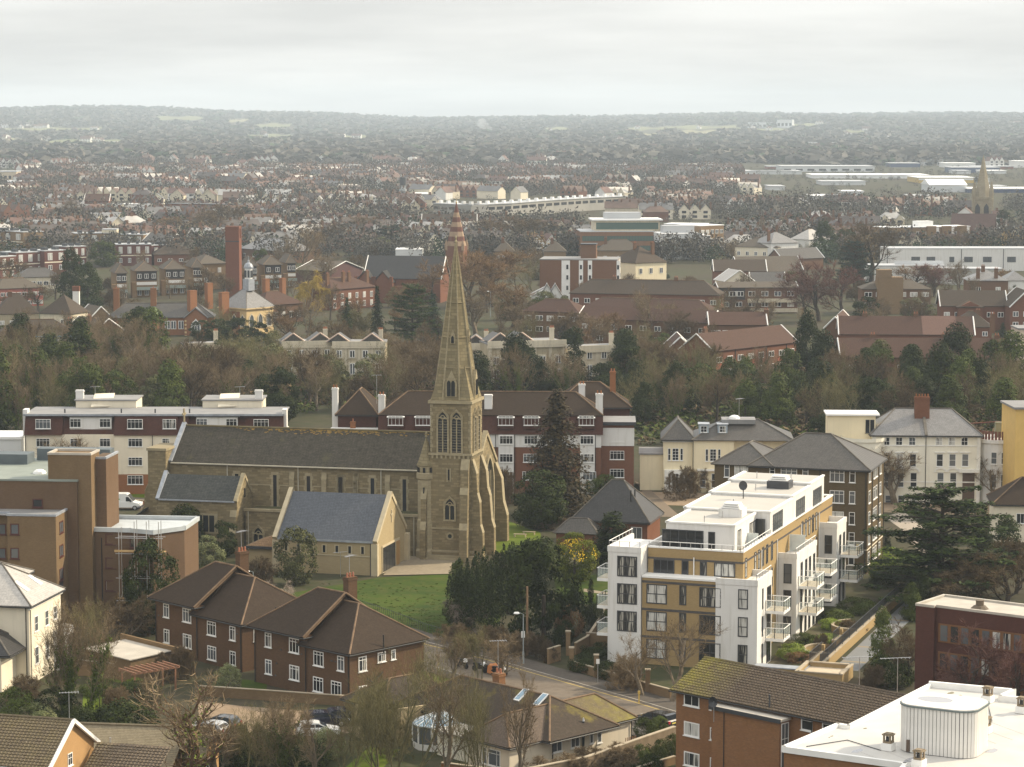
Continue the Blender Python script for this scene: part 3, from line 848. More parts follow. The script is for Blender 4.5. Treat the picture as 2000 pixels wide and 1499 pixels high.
for z_,k0 in((33.5,0.2),(29.0,0.2),(25.0,0.25)):
 rr=2.72*(zt-z_)/(zt-zb_);m=MB();m.lathe((ax,ay,z_),[(rr/math.cos(math.pi/8),0),(rr/math.cos(math.pi/8)+0.07,0.1),(rr/math.cos(math.pi/8)-0.02,k0)],8);ch.part('spire_band',m,SPIRE)
def lucarne(u0,v0,z_,w,h,face):
 m=MB();d=1.0
 rr=2.72*(zt-z_)/(zt-zb_)
 prof=[(-w/2-0.16,0),(w/2+0.16,0),(w/2+0.16,h*0.62),(0,h+0.5),(-w/2-0.16,h*0.62)]
 m.extrude(prof,'y',-0.1,d)
 loc={'F':(ax,ay-rr,z_),'R':(ax+rr,ay,z_),'L':(ax-rr,ay,z_)}[face];rz={'F':0,'R':math.pi/2,'L':-math.pi/2}[face]
 o=m.build('lucarne',ASHLAR,ch.root,loc,rz)
 for k in((-1,1)if w>0.7 else(0,)):
  g=MB();ww=w/2-0.08 if w>0.7 else w;cx=k*w/4
  g.extrude([(cx+p[0],p[1]+0.1)for p in arch(ww,h*0.72,4)],'y',-0.16,0.0);g.build('lucarne_opening',G_DARK,o)
for f in 'FR':lucarne(0,0,21.4,1.15,2.9,f);lucarne(0,0,28.3,0.36,1.3,f)
NX0,NX1,NY0,NY1,NE,NR=-38.2,5.0,5.6,16.6,10.9,15.05
NM=(NY0+NY1)/2
m=gable_walls(NX0,NX1-0.05,NY0,NY1,-1.5,NE,NR);ch.part('nave_wall',m,RUBBLE)
m=MB()
for sgn,yy in((1,NY0),(-1,NY1)):
 y_e=yy-sgn*0.35;z_e=NE-0.15
 m.slab([(NX0+0.3,y_e,z_e+0.2),(NX1-0.4,y_e,z_e+0.2),(NX1-0.4,NM,NR+0.25),(NX0+0.3,NM,NR+0.25)],0.15)
nr=ch.part('nave_roof',m,NAVE_SLATE)
m=ridge_tiles([((NX0+0.3,NM,NR+0.25),(NX1-0.4,NM,NR+0.25))],0.16);ch.part('ridge',m,plain('mossy_ridge',(0.15,0.12,0.06),0.9,0.3),parent=nr)
rl=random.Random(5)
m=MB()
for k in range(190):
 x=rl.gauss(-16,6)if k<150 else rl.uniform(-30,-5);t=abs(rl.gauss(0,0.055))+0.012;y=NM-t*5.8;z_=NR+0.25-t*4.3+0.04
 pp=[]
 for q in range(7):
  a=6.283*q/7;r_=rl.uniform(0.05,0.16);pp.append((x+1.7*r_*math.cos(a),y+r_*0.7*math.sin(a),z_+r_*0.7*math.sin(a)*0.87))
 m.poly(pp)
ch.part('lichen',m,LICHEN,parent=nr)['kind']='stuff'
ch.bx((NX0+0.3,NX1-0.5,NY0-0.5,NY0-0.36,NE-0.1,NE+0.05),'gutter',plain('pale_gutter',(0.50,0.46,0.36),0.6))
for xx in(NX0,NX1):
 m=MB();x0,x1=(xx-0.1,xx+0.45)if xx<0 else(xx-0.5,xx+0.12)
 for sgn,yy in((1,NY0-0.4),(-1,NY1+0.4)):
  m.slab([(x0,yy,NE+0.3),(x1,yy,NE+0.3),(x1,NM,NR+0.75),(x0,NM,NR+0.75)],0.5)
 ch.part('gable_coping',m,ASHLAR if xx>0 else LEAD)
m=MB();m.box(NX0+0.05,NX0+0.25,NM-0.12,NM+0.12,NR+0.7,NR+2.6);m.box(NX0+0.05,NX0+0.25,NM-0.55,NM+0.55,NR+1.7,NR+2.0);ch.part('gable_cross',m,ASHLAR)
for X,k in((1322,4),(1535,4),(1722,4),(1902,4),(42,5),(222,5),(400,5)):
 u,_=ch.hit('F',Z(k,X,990),NY0)
 m=MB();m.box(u-0.52,u+0.52,NY0-0.07,NY0+0.05,4.5,10.0);o=ch.part('window',m,ASHLAR)
 ch.bx((u-0.24,u+0.24,NY0-0.11,NY0+0.05,5.0,9.6),'pane',G_DARK,parent=o)
 for z_ in(4.9,6.3,7.7,9.1):
  ch.bx((u-0.68,u+0.68,NY0-0.06,NY0+0.05,z_,z_+0.5),'quoin',ASHLAR,parent=o)
for X,k in((1630,4),(1810,4),(1985,4),(130,5),(307,5)):
 u,_=ch.hit('F',Z(k,X,990),NY0)
 buttress(ch,[(-1,0.5),(6.4,0.5),(7.2,0.3),(9.2,0.3),(10.1,0.02)],u-0.33,u+0.33,'F',NY0,m=ASHLAR)
 ch.bx((u-0.42,u+0.42,NY0-0.58,NY0,5.5,5.75),'buttress_band',ASHLAR)
for X,k in((1270,4),(1665,4),(270,5)):
 u,_=ch.hit('F',Z(k,X,990),NY0);ch.pipe('F',u,4.5,NE-0.1,plain('pale_gutter',(0.5,0.46,0.36)),0.07,off=NY0)
ch.bx((NX0,0,NY0-0.06,NY0,8.15,8.3),'string_course',ASHLAR)
buttress(ch,[(-0.5,1.8),(3.6,1.75),(5.6,1.2),(8.6,1.0),(10.8,0.15)],NY1-1.1,NY1+0.1,'R',NX1)
m=MB();ap=arch(4.6,9.5,8)
ring(m,ap,[(p[0]*1.16,p[1]*1.05)for p in ap],-0.35,0.05);l,r_=ch.place('R',NM+0.4,2.6,NX1)
o=m.build('west_window',ASHLAR,ch.root,l,r_)
m=MB();m.extrude(ap,'y',-0.08,0.04);m.build('pane',G_DARK,o)
for k in range(1,4):bxe((-2.3+4.6*k/4-0.1,-2.3+4.6*k/4+0.1,-0.2,0,0,7.6),'mullion',ASHLAR,o)
ch.bx((NX0-2.6,NX0-0.02,NY0-1.4,NY0+4.2,-1.5,12.6),'chancel_block',RUBBLE)
ch.bx((NX0-2.75,NX0+0.13,NY0-1.55,NY0+4.35,12.6,12.95),'coping',ASHLAR)
buttress(ch,[(-1.5,1.9),(3.0,1.8),(5.0,0.7),(7.0,0.6),(8.2,0)],NY0-1.2,NY0-0.2,'L',NX0-2.6)
m=MB();m.slab([(NX0-6.5,NY0-2.2,2.2),(NX0-2.7,NY0-2.2,4.8),(NX0-2.7,NY0+4,4.8),(NX0-6.5,NY0+4,2.2)],0.15);ch.part('lean_to_roof',m,VESTRY_SLATE)
ch.bx((NX0-6.2,NX0-2.7,NY0-2.0,NY0+3.8,-1.5,2.2),'lean_to_wall',RUBBLE)
ch.bx((-26,-1.4,1.6,NY0-0.02,-1.5,5.2),'aisle_wall',RUBBLE)
ch.bx((-25.7,-1.5,1.9,NY0-0.1,5.2,5.32),'aisle_roof',ground_mat('mossy_felt',(0.075,0.080,0.035),(0.10,0.085,0.05),0.6))
ch.bx((-26.2,-1.4,1.4,1.85,5.2,5.55),'aisle_parapet',ASHLAR)
gothic(ch,'F',-24.2,1.0,1.3,2.0,2,0.2,off=1.6)
ch.pipe('F',-25.6,-1,5.2,plain('pale_gutter',(0.5,0.46,0.36)),0.06,off=1.6);ch.pipe('F',-2.6,-1,5.2,plain('pale_gutter',(0.5,0.46,0.36)),0.06,off=1.6)
VX0,VX1,VY0,VY1=-37.6,-26.3,-1.0,5.4
m=gable_walls(VX0,VX1,VY0,VY1,-1.8,6.9,9.6);ch.part('vestry_wall',m,RUBBLE)
m=MB();vm=(VY0+VY1)/2
m.slab([(VX0+0.4,VY0-0.2,6.95),(VX1-0.4,VY0-0.2,6.95),(VX1-0.4,vm,9.8),(VX0+0.4,vm,9.8)],0.12)
m.slab([(VX0+0.4,VY1,7.05),(VX1-0.4,VY1,7.05),(VX1-0.4,vm,9.8),(VX0+0.4,vm,9.8)],0.12);ch.part('vestry_roof',m,VESTRY_SLATE)
for x0,x1,mm in((VX0-0.1,VX0+0.42,LEAD),(VX1-0.42,VX1+0.1,ASHLAR)):
 m=MB()
 for yy in(VY0-0.3,VY1+0.3):m.slab([(x0,yy,6.95),(x1,yy,6.95),(x1,vm,10.25),(x0,vm,10.25)],0.4)
 ch.part('gable_coping',m,mm)
ch.bx((VX0+0.3,VX1-0.3,VY0-0.32,VY0-0.21,6.7,6.9),'gutter',LEAD)
m=MB();m.box(-32.3,-29.0,VY0-0.12,VY0+0.05,2.4,5.1);o=ch.part('window',m,ASHLAR)
for k in range(3):m=MB();x=-31.85+k*0.85;m.box(x,x+0.68,VY0-0.16,VY0,2.65,4.85);ch.part('pane',m,G_DARK,parent=o)
buttress(ch,[(-1.8,0.8),(2.6,0.75),(3.6,0.35),(4.8,0.3),(5.6,0)],VX1-0.9,VX1-0.05,'F',VY0)
ch.bx((VX1-0.02,VX1+0.06,1.9,2.4,7.0,8.2),'slit_window',G_DARK)
# modern church hall in pale stone
HALL=brick('hall_stone',(0.40,0.315,0.185),(0.355,0.28,0.16),(0.33,0.26,0.15),0.5,0.14,0.012,var=0.12,grime=0.25)
HALLTRIM=plain('hall_trim',(0.46,0.385,0.255),0.85,0.1,1.0)
HALL_SLATE=tiles('hall_slate',(0.085,0.092,0.105),(0.105,0.112,0.126),0.35,0.17,0.6,lines=0.35,streak=0.12)
o2,_,w2=frontal((535.5,1049.3),(742.8,1055),4.4,R(-15))
hl=Bld('church_hall','modern pale stone church hall with a steep grey slate roof and plain gable','hall',o2,R(-15),w2,12.0)
W,D,E_,RG=w2,12.0,4.4,9.4
m=gable_walls(0,W,0,D,-3,E_,RG);hl.part('wall',m,HALL)
m=MB()
for yy in(-0.12,D+0.12):m.slab([(0.45,yy,E_+0.02),(W-0.45,yy,E_+0.02),(W-0.45,D/2,RG+0.12),(0.45,D/2,RG+0.12)],0.1)
hl.part('roof',m,HALL_SLATE)
for x0,x1 in((-0.12,0.45),(W-0.45,W+0.12)):
 m=MB()
 for yy in(-0.45,D+0.45):m.slab([(x0,yy,E_+0.1),(x1,yy,E_+0.1),(x1,D/2,RG+0.6),(x0,D/2,RG+0.6)],0.45)
 hl.part('gable_coping',m,HALLTRIM)
hl.bx((0.5,W-0.5,-0.2,-0.125,E_-0.25,E_+0.0),'gutter',LEAD)
for x0,x1 in((-0.15,0.6),(W-0.7,W+0.15)):
 hl.bx((x0,x1,-0.35,0.4,-3,E_-0.3),'pilaster',HALLTRIM)
hl.bx((0.65,W-0.75,-0.06,0.0,2.35,2.5),'string_course',HALLTRIM)
for k in range(7):
 u=1.6+k*(W-3.0)/6.3
 m=MB();m.box(u-0.32,u+0.32,-0.05,0.0,2.65,3.75);o=hl.part('window',m,HALLTRIM)
 hl.bx((u-0.17,u+0.17,-0.08,0.0,2.75,3.65),'pane',G_DARK,parent=o)
hl.pipe('F',W-0.85,-3,E_,DARKMETAL)
m=MB();m.box(W-0.02,W+0.12,1.9,9.2,0.0,3.5);o=hl.part('glazed_front',m,HALLTRIM)
for k in range(4):m=MB();y=2.1+k*1.28;m.box(W+0.05,W+0.17,y,y+1.2,0.15,3.25);hl.part('pane',m,G_DARK,parent=o)
hl.bx((W+0.05,W+0.18,7.6,9.0,0.05,3.2),'door',plain('oak_door',(0.33,0.19,0.07),0.6),parent=o)
m=MB();m.box(W,W+0.1,D/2-0.12,D/2+0.12,6.0,7.6);m.box(W,W+0.1,D/2-0.4,D/2+0.4,6.9,7.1);hl.part('gable_cross',m,HALLTRIM)
hl.bx((W-0.3,W+0.5,D-0.6,D+0.5,-1,3.6),'pilaster',HALLTRIM)
hl.bx((-3.9,-0.16,1.2,7.0,-3,2.6),'lobby_wall',HALL)
hl.bx((-4.3,-0.16,0.8,7.3,2.6,2.95),'lobby_fascia',DARKMETAL)
m=MB();m.poly([(-4.2,0.9,2.96),(-0.2,0.9,2.96),(-0.2,4.0,4.4)]);m.poly([(-4.2,7.2,2.96),(-4.2,0.9,2.96),(-0.2,4.0,4.4)]);m.poly([(-0.2,7.2,2.96),(-4.2,7.2,2.96),(-0.2,4.0,4.4)])
hl.part('lobby_roof',m,tiles('lobby_tiles',(0.20,0.12,0.06),(0.24,0.15,0.08)))
# buildings near the church
BRICK_BROWN=brick('brown_brick',(0.135,0.074,0.039),(0.095,0.052,0.029),(0.11,0.08,0.055),grime=0.35)
BRICK_DUN=brick('dun_brick',(0.215,0.145,0.078),(0.165,0.108,0.058),(0.16,0.115,0.07),grime=0.4)
BRICK_DUNRED=brick('dun_red_brick',(0.170,0.105,0.062),(0.130,0.080,0.048),(0.125,0.09,0.06),grime=0.4)
BRICK_OLIVE=brick('olive_brick',(0.135,0.098,0.052),(0.105,0.074,0.040),(0.10,0.08,0.05),grime=0.3)
BRICK_ORANGE=brick('orange_brick',(0.33,0.125,0.048),(0.25,0.098,0.040),(0.24,0.14,0.08),grime=0.3)
BRICK_RED=brick('red_brick',(0.215,0.088,0.050),(0.160,0.066,0.040),(0.17,0.105,0.07),grime=0.3)
BRICK_YELLOW=brick('yellow_brick',(0.385,0.272,0.130),(0.315,0.220,0.102),(0.31,0.235,0.13),grime=0.18,var=0.15)
BRICK_GREYBAND=brick('grey_brick',(0.10,0.092,0.09),(0.07,0.066,0.066),(0.12,0.11,0.1))
BRICK_MAROON=brick('maroon_brick',(0.105,0.042,0.030),(0.080,0.033,0.025),(0.09,0.045,0.035),grime=0.25)
BRICK_FLATS=brick('flats_brick',(0.29,0.135,0.055),(0.21,0.096,0.042),(0.20,0.13,0.08),grime=0.35)
CREAM=plain('cream_render',(0.74,0.665,0.52),0.8,0.05,0.4,streak=0.10)
CREAMY=plain('buttery_render',(0.78,0.68,0.47),0.8,0.05,0.4,streak=0.10)
CREAMW=plain('pale_cream_render',(0.78,0.74,0.62),0.8,0.05,0.4,streak=0.10)
WHITER=plain('white_render',(0.70,0.685,0.655),0.75,0.035,0.35,streak=0.2,dirt=(0.56,0.54,0.49))
WHITEROOF=plain('white_roof_sheet',(0.44,0.415,0.37),0.6,0.05,0.3,streak=0.0)
TILE_DARK=tiles('dark_brown_tiles',(0.062,0.043,0.029),(0.046,0.032,0.023),0.17,0.07,0.85,(0.11,0.085,0.045),mossamt=0.66)
TILE_MANSARD=tiles('mansard_tiles',(0.098,0.042,0.030),(0.075,0.034,0.026),0.17,0.10,0.85)
TILE_BROWN=tiles('brown_tiles',(0.095,0.068,0.052),(0.075,0.055,0.044),0.17,0.07,0.85,(0.13,0.105,0.06),mossamt=0.62)
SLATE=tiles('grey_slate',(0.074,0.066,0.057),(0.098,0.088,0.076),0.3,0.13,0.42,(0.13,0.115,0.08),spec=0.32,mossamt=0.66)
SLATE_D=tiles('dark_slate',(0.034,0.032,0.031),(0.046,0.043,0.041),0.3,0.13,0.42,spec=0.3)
SLATE_GLINT=tiles('sun_glint_slate',(0.40,0.375,0.34),(0.45,0.42,0.38),0.3,0.13,0.45,spec=0.5,lines=0.2)  # sun glint on the slates is painted into this near-white base colour
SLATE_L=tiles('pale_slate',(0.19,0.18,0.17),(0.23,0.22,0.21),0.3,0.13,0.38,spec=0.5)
FELT=plain('grey_felt',(0.23,0.225,0.22),0.7,0.15,0.4,streak=0.1)
FELT_G=plain('greenish_felt',(0.22,0.245,0.215),0.7,0.12,0.4)
FELT_P=plain('pale_felt',(0.44,0.40,0.34),0.75,0.12,0.5)
BROWNFRAME=plain('maroon_frame',(0.075,0.022,0.018),0.5)
RIDGE_BROWN=plain('brown_ridge',(0.17,0.11,0.065),0.9,0.3,1.5)
RIDGE_GREY=plain('grey_ridge',(0.13,0.115,0.095),0.9,0.25,1.5)
GUT=BLACKPIPE
def hip_parts(b,x0,x1,y0,y1,ze,zr,mat,rm=None,over=0.4,ridge=None,gl=False,gr=False,label=None,gut=True,axis=None):
 m,p,a,c=hip_roof(x0,x1,y0,y1,ze,zr,over,0.12,ridge,gl,gr,axis)
 o=b.part('roof',m,mat,label=label)
 segs=[(a,c)]
 lx=((x1-x0)>=(y1-y0))if axis is None else axis=='x'
 if lx:segs+=[(p[0],a),(p[3],a),(p[1],c),(p[2],c)]
 else:segs+=[(p[0],a),(p[1],a),(p[3],c),(p[2],c)]
 for s_ in segs:b.part('ridge_tile',ridge_tiles([s_],0.10),rm or RIDGE_BROWN,parent=o)
 if gut:
  q=[Vector((v.x,v.y,v.z-0.16))for v in p]
  for k in range(4):
   g=MB();g.tube([q[k],q[(k+1)%4]],0.07,5);b.part('gutter',g,GUT)
 return o
# cream mansard flats on the left
o,rt,w=frontal((48,849),(556,849),9.2,0.0)
b=Bld('mansard_flats','long cream mansard flats with red brown tile upper storey behind the stone church','flats',o,rt,w,10.5)
w=39.7;b.W=w
SB=b.hit('F',Z(4,640,800))[0];SC=b.hit('F',Z(4,885,800))[0]+3.0
b.bx((0,w,0,10.5,-0.5,9.2),'wall',CREAM)
b.bx((SB,SC,-0.55,0,3.1,9.2),'bay_wall',CREAM)
b.bx((SB,SC,-0.57,0,-0.5,3.1),'bay_base',BRICK_ORANGE)
def mans_seg(x0,x1,y,name='mansard'):
 q=MB();q.extrude([(y-0.35,9.15),(y+1.15,12.1),(y+4,12.1),(y+4,9.15)],'x',x0,x1);return b.part(name,q,TILE_MANSARD)
edges=[0,b.hit('F',Z(4,348,650))[0],SB,SC,b.hit('F',Z(4,1050,650))[0],b.hit('F',Z(4,1368,650))[0],w]
for k in range(6):
 if k in(1,4):
  mans_seg(edges[k],edges[k+1],0.45)
  q=MB();x0=b.hit('F',Z(4,(388,0,0,0)[0]if k==1 else 1096,650))[0];x1=b.hit('F',Z(4,618 if k==1 else 1322,650))[0]
  q.box(x0-0.05,x1+0.05,0.5,2.4,9.9,11.85);b.part('dormer_panel',q,WHITER)
  q=MB();q.box(x0-0.35,x1+0.35,0.25,2.6,11.85,12.0);b.part('dormer_roof',q,DARKMETAL)
 else:mans_seg(edges[k],edges[k+1],-0.1 if k!=2 else-0.5)
b.bx((-0.2,w+0.1,0.55,10.6,12.1,12.28),'flat_roof',FELT)
b.bx((-0.25,w+0.15,0.42,0.56,12.0,12.3),'roof_edge',LEAD)
for x in(-0.45,w-0.25):b.bx((x,x+0.7,1.2,3.2,8.8,12.9),'end_pier',WHITER)
for xa,xb,ya in((430,765,6),(1135,1465,6)):
 x0=b.hit('F',Z(4,xa,560),10)[0];x1=b.hit('F',Z(4,xb,560),10)[0]
 b.bx((x0,x1,9.0,15.5,0,13.4),'rear_block',CREAM)
 b.bx((x0-0.2,x1+0.2,8.8,15.7,13.4,13.6),'rear_roof',FELT)
 for xx in((x0+0.4,)if xa<900 else(x1-0.6,)):chimney(b,xx,10.5,12,14.9,1.2,0.8,WHITER,0)
 m=MB();m.slab([(x0+2.5,8.0,12.6),(x0+5.5,9.0,12.6),(x0+5.5,13.0,14.2),(x0+2.5,12.0,14.2)],0.25);b.part('stair_hood',m,CREAM)
 aerial(b,(x0+x1)/2+(-2 if xa<900 else 1.0),11,13.6,1.8)
for X in(348,665,855,1048):
 x=b.hit('F',Z(4,X,590))[0];m=MB();m.cyl((x,2.2),0.12,12.2,12.9,6);b.part('roof_vent',m,DARKMETAL)
CW=dict(transom=0.72)
for X,wd in((240,2.3),(753,2.35),(945,2.0),(1457,2.3)):b.winp('F',Z(4,X,653),wd,1.45,4,off=-0.42 if X!=753 else-0.75,**CW)
for X in(421,586,1126,1292):b.winp('F',Z(4,X,648),1.7,1.35,3,off=0.44,**CW)
for X,wd in((240,2.1),(423,1.7),(586,1.65)):b.winp('F',Z(4,X,757),wd,1.3,4 if wd>2 else 3,**CW)
b.winp('F',Z(4,245,862),2.1,1.3,4,**CW);b.winp('F',Z(4,423,862),1.7,1.3,3,**CW)
for Y in(757,862):b.winp('F',Z(4,755,Y),2.2,1.3,4,off=-0.55,**CW)
b.winp('F',Z(4,755,965),2.4,1.4,4,off=-0.57,**CW)
b.winp('F',Z(4,925,757),1.2,1.3,2,off=-0.55,**CW)
for X in(852,):b.pipe('F',b.hit('F',Z(4,X,800),-0.55)[0],0,9.1,off=-0.57)
b.pipe('F',SB-0.1,3,9.1,CREAM);b.pipe('F',0.15,0,9.1)
# brick and white mansard flats on the right of the spire
o,rt,w=frontal(Z(5,263,705),Z(5,1497,700),9.2,R(-2))
b=Bld('mansard_flats','brick and white banded mansard flats with dark tiled roof right of the church spire','flats',o,rt,w,10)
b.bx((0,w,0,10,-0.5,9.2),'wall',BRICK_RED)
b.bx((-0.02,w+0.02,-0.06,0.0,7.15,9.15),'white_band',WHITER)
for xa,xb in((925,1010),(1380,1462)):
 x0=b.hit('F',Z(5,xa,840))[0];x1=b.hit('F',Z(5,xb,840))[0]
 b.bx((x0,x1,-0.35,-0.0,-0.5,9.1),'white_bay',WHITER)
x0=b.hit('F',Z(5,560,800))[0]
m=MB();m.extrude([(-0.35,9.15),(0.9,12.0),(9.1,12.0),(10.3,9.15)],'x',-0.3,w+0.3);b.part('mansard',m,TILE_MANSARD)
hip_parts(b,-0.2,w+0.2,0.8,9.2,12.0,15.2,TILE_DARK,over=0.15,gut=False)
for X in(350,503,965,1108,1415):b.winp('F',Z(5,X,634),2.3,1.45,4,off=-0.28,**CW)
for X in(350,503,965,1108,1415):
 u,z_=b.hit('F',Z(5,X,634),-0.28);b.bx((u-1.25,u+1.25,-0.3,0.8,10.0,11.7),'dormer_cheek',TILE_MANSARD);b.bx((u-1.35,u+1.35,-0.45,0.9,11.7,11.8),'dormer_roof',WHITE)
for Y,xs in((742,(968,1105,1418)),(843,(968,1100,1420)),(942,(968,1095,1432))):
 for X in xs:b.winp('F',Z(5,X,Y),2.05,1.3,4,off=-0.36 if X not in(1105,1100,1095)else-0.07,**CW)
for X in(1012,1462,905):b.pipe('F',b.hit('F',Z(5,X,800))[0]+0.1,0,9.1)
chimney(b,b.hit('F',Z(5,868,540),2)[0],2.2,11,15.0,1.2,0.9,WHITER,0)
chimney(b,w-0.3,2.5,11.4,15.2,1.1,0.8,WHITER,2,BRICK_ORANGE);chimney(b,0.1,2.4,9,14.9,1.0,0.9,WHITER,2,BRICK_ORANGE)
x1=b.hit('F',Z(5,1680,800),1.6)[0]
b.bx((w+0.02,x1,1.6,10,-0.5,10.6),'wing_wall',BRICK_RED)
b.bx((w+0.02,x1+0.05,1.53,1.6,7.2,10.0),'white_band',WHITER)
b.bx((w,x1+0.3,1.2,10.2,10.6,10.85),'wing_roof',FELT)
b.bx((w,x1+0.35,1.15,1.3,10.45,10.95),'fascia',DARKMETAL)
for Y in(728,827,928):b.winp('F',Z(5,1586,Y),2.2,1.35,4,off=1.6,**CW)
b2=Bld('hipped_house','dark hipped roof block with red chimney behind the end of the brick mansard flats','house',b.wpt(w-7.5,11.5),rt+R(3),12,9)
b2.bx((0,12,0,9,0,12.0),'wall',TILE_MANSARD);hip_parts(b2,0,12,0,9,12.0,15.6,TILE_DARK)
chimney(b2,9.5,3,13,17.4,0.9,0.8,BRICK_ORANGE,2);chimney(b2,4.5,1.0,12,15.6,1.0,0.8,WHITER,2,BRICK_ORANGE)
o,rt,w=frontal(Z(5,28,600),Z(5,245,600),11.6,R(-4))
b=Bld('hipped_house','dark maroon hipped house with two tall white chimneys left of the church spire','house',o,rt,w,9)
b.bx((0,w,0,9,0,11.6),'wall',TILE_MANSARD);hip_parts(b,0,w,0,9,11.6,15.2,TILE_DARK)
b.bx((-1,w+2,-2.0,-0.02,0,9.6),'porch',WHITER)
chimney(b,-0.6,1.5,6,15.6,0.9,0.9,WHITER,2,BRICK_ORANGE);chimney(b,w+0.8,0.5,6,14.6,0.9,0.9,WHITER,2,BRICK_ORANGE)
aerial(b,w-0.3,3,13,4.5)
chimney(b,2.5,-1.0,9.4,10.6,0.8,0.6,BRICK_ORANGE,1)
# pair of brown brick maisonettes
CWM=dict(transom=0.76,fr=0.09,bar=0.06)
def maisonette(label,pC,rot,zE,ya,yb,W,wins):
 c=at(pC,zE)
 b=Bld('maisonette',label,'house',(c.x,c.y),rot,W,yb)
 b.bx((0,W,0,ya,-1,zE-0.05),'wall',BRICK_BROWN)
 b.bx((-0.0,W,ya+0.02,yb,-1,zE+0.85),'wall',BRICK_BROWN)
 hip_parts(b,0,W,0,ya+0.6,zE,zE+3.75,TILE_DARK,gr=True,axis='y',ridge=4.6)
 hip_parts(b,-0.35,W+0.2,ya+0.1,yb,zE+0.85,zE+4.6,TILE_DARK,gl=True,axis='y',ridge=4.6)
 m=MB();m.slab([(-0.55,ya-0.1,zE+0.85),(-0.55,ya+0.12,zE+0.85),(W/2,ya+0.12,zE+4.5),(W/2,ya-0.1,zE+4.5)],0.3);b.part('verge',m,RIDGE_BROWN)
 m=MB();m.extrude([(0,zE),(W,zE),(W/2,zE+4.4)],'y',ya+0.02,ya+0.1);b.part('gable_wall',m,TILE_DARK)
 for(f,u,z_,wd,h,n)in wins:b.win(f,u,z_,wd,h,n,**CWM)
 for u in(0.12,ya+0.1,yb-0.15):b.pipe('L',u,0,zE)
 for k in range(9):
  m=MB();u=rng.uniform(0.5,yb-0.5);z_=rng.choice((2.4,3.9,1.1));m.box(-0.03,0.02,u-0.11,u+0.11,z_,z_+0.15);b.part('air_vent',m,DARKMETAL)
 chimney(b,W/2+1.4,ya+0.6,zE+2.5,zE+5.9,1.2,0.8,BRICK_BROWN,3);aerial(b,W/2+1.4,ya+0.7,zE+5.9,2.2)
 m=MB();m.tube([(W*0.42,-0.35,zE-0.6),(W*0.42,-0.3,zE+1.3)],0.07,6);b.part('soil_pipe',m,BLACKPIPE)
 return b
mR=maisonette('brown brick maisonette with dark hipped roof nearest the road',(683,1277),R(46),5.1,6.4,14.5,10.2,[('L',1.3,3.15,1.0,1.5,2),('L',4.6,3.15,1.5,1.5,3),('L',2.0,0.5,1.5,1.5,3),('L',4.7,0.5,1.5,1.5,3),('L',8.3,3.95,1.5,1.5,3),('L',12.3,3.95,1.0,1.5,2),('L',8.3,1.15,1.5,1.5,3),('L',12.3,1.15,1.0,1.5,2),('F',1.7,3.05,1.1,1.5,2),('F',4.3,3.6,1.1,1.0,2),('F',5.9,3.6,0.6,1.0,1),('F',1.7,0.3,1.1,1.3,2),('F',4.3,0.6,1.1,1.0,2)])
mR.bx((6.0,7.4,-0.25,0,0.2,1.7),'porch',WHITE)
m=MB();m.slab([(0.3,-3.2,0.9),(7.0,-3.6,0.9),(7.0,-0.02,1.15),(0.3,-0.02,1.15)],0.15);mR.part('porch_roof',m,FELT_P)
m=MB();m.tube([(3.0,-0.12,0.9),(3.0,-0.12,1.7),(2.2,-0.12,2.3)],0.06,5);m.tube([(3.0,-0.12,1.7),(4.4,-0.12,2.6)],0.06,5);mR.part('drain_pipe',m,BLACKPIPE)
mL=maisonette('brown brick maisonette with dark hipped roof, the one farther up beside the round evergreen',(472.5,1219.8),R(44),5.1,7.6,15.2,10.2,[('L',1.6,3.15,1.0,1.5,2),('L',5.2,3.15,1.5,1.5,3),('L',1.6,0.5,1.0,1.5,2),('L',5.2,0.5,1.5,1.5,3),('L',9.5,3.95,1.5,1.5,3),('L',13.2,3.95,1.0,1.5,2),('L',9.5,1.15,1.5,1.5,3),('L',13.2,1.15,1.0,1.5,2),('F',2.2,3.05,1.4,1.3,2),('F',2.2,0.5,1.0,1.4,2)])
# modern white and yellow apartment block
c=at(Z(10,1005,655),12.4)
E=Bld('apartment_block','modern stepped apartment block in yellow brick and white render with glass balconies','flats',(c.x,c.y),R(70.4),43,10.4)
SF=2.95
E.bx((0,43,0,10.4,-0.5,11.5),'brick_wall',BRICK_YELLOW)
for(x0,x1,y0,y1)in((-0.03,43.03,-0.03,0.28),(-0.03,0.28,0.28,10.4),(42.7,43.03,0.28,10.4)):
 E.bx((x0,x1,y0,y1,11.5,12.2),'parapet',BRICK_YELLOW)
 E.bx((x0-0.06,x1+0.06,y0-0.06,y1+0.06,12.2,12.36),'coping',WHITE)
E.bx((0.28,42.7,0.28,10.4,11.5,11.56),'terrace',plain('terrace_paving',(0.36,0.34,0.31),0.8))
E.bx((-2.0,0,2.4,10.45,-0.5,9.3),'front_brick',BRICK_YELLOW)
E.bx((-2.06,0.0,2.4,10.5,9.3,9.5),'coping',WHITE)
E.bx((-2.05,4.2,-2.1,2.4,-0.5,9.1),'white_wing',WHITER)
for(x0,x1,y0,y1)in((-2.1,4.25,-2.15,-1.9),(-2.1,-1.85,-1.9,2.4),(4.0,4.25,-1.9,0)):E.bx((x0,x1,y0,y1,9.1,9.75),'parapet',WHITER)
E.bx((-2.2,6.5,10.55,14.2,-0.5,11.9),'white_tower',WHITER)
for(x0,x1,y0,y1)in((-2.25,6.5,13.95,14.25),(-2.25,-1.95,10.5,13.95),(-1.95,6.5,10.5,10.75)):E.bx((x0,x1,y0,y1,11.9,12.5),'parapet',WHITER)
E.bx((6.5,43,10.4,12.5,-0.5,11.0),'rear_wall',WHITER)
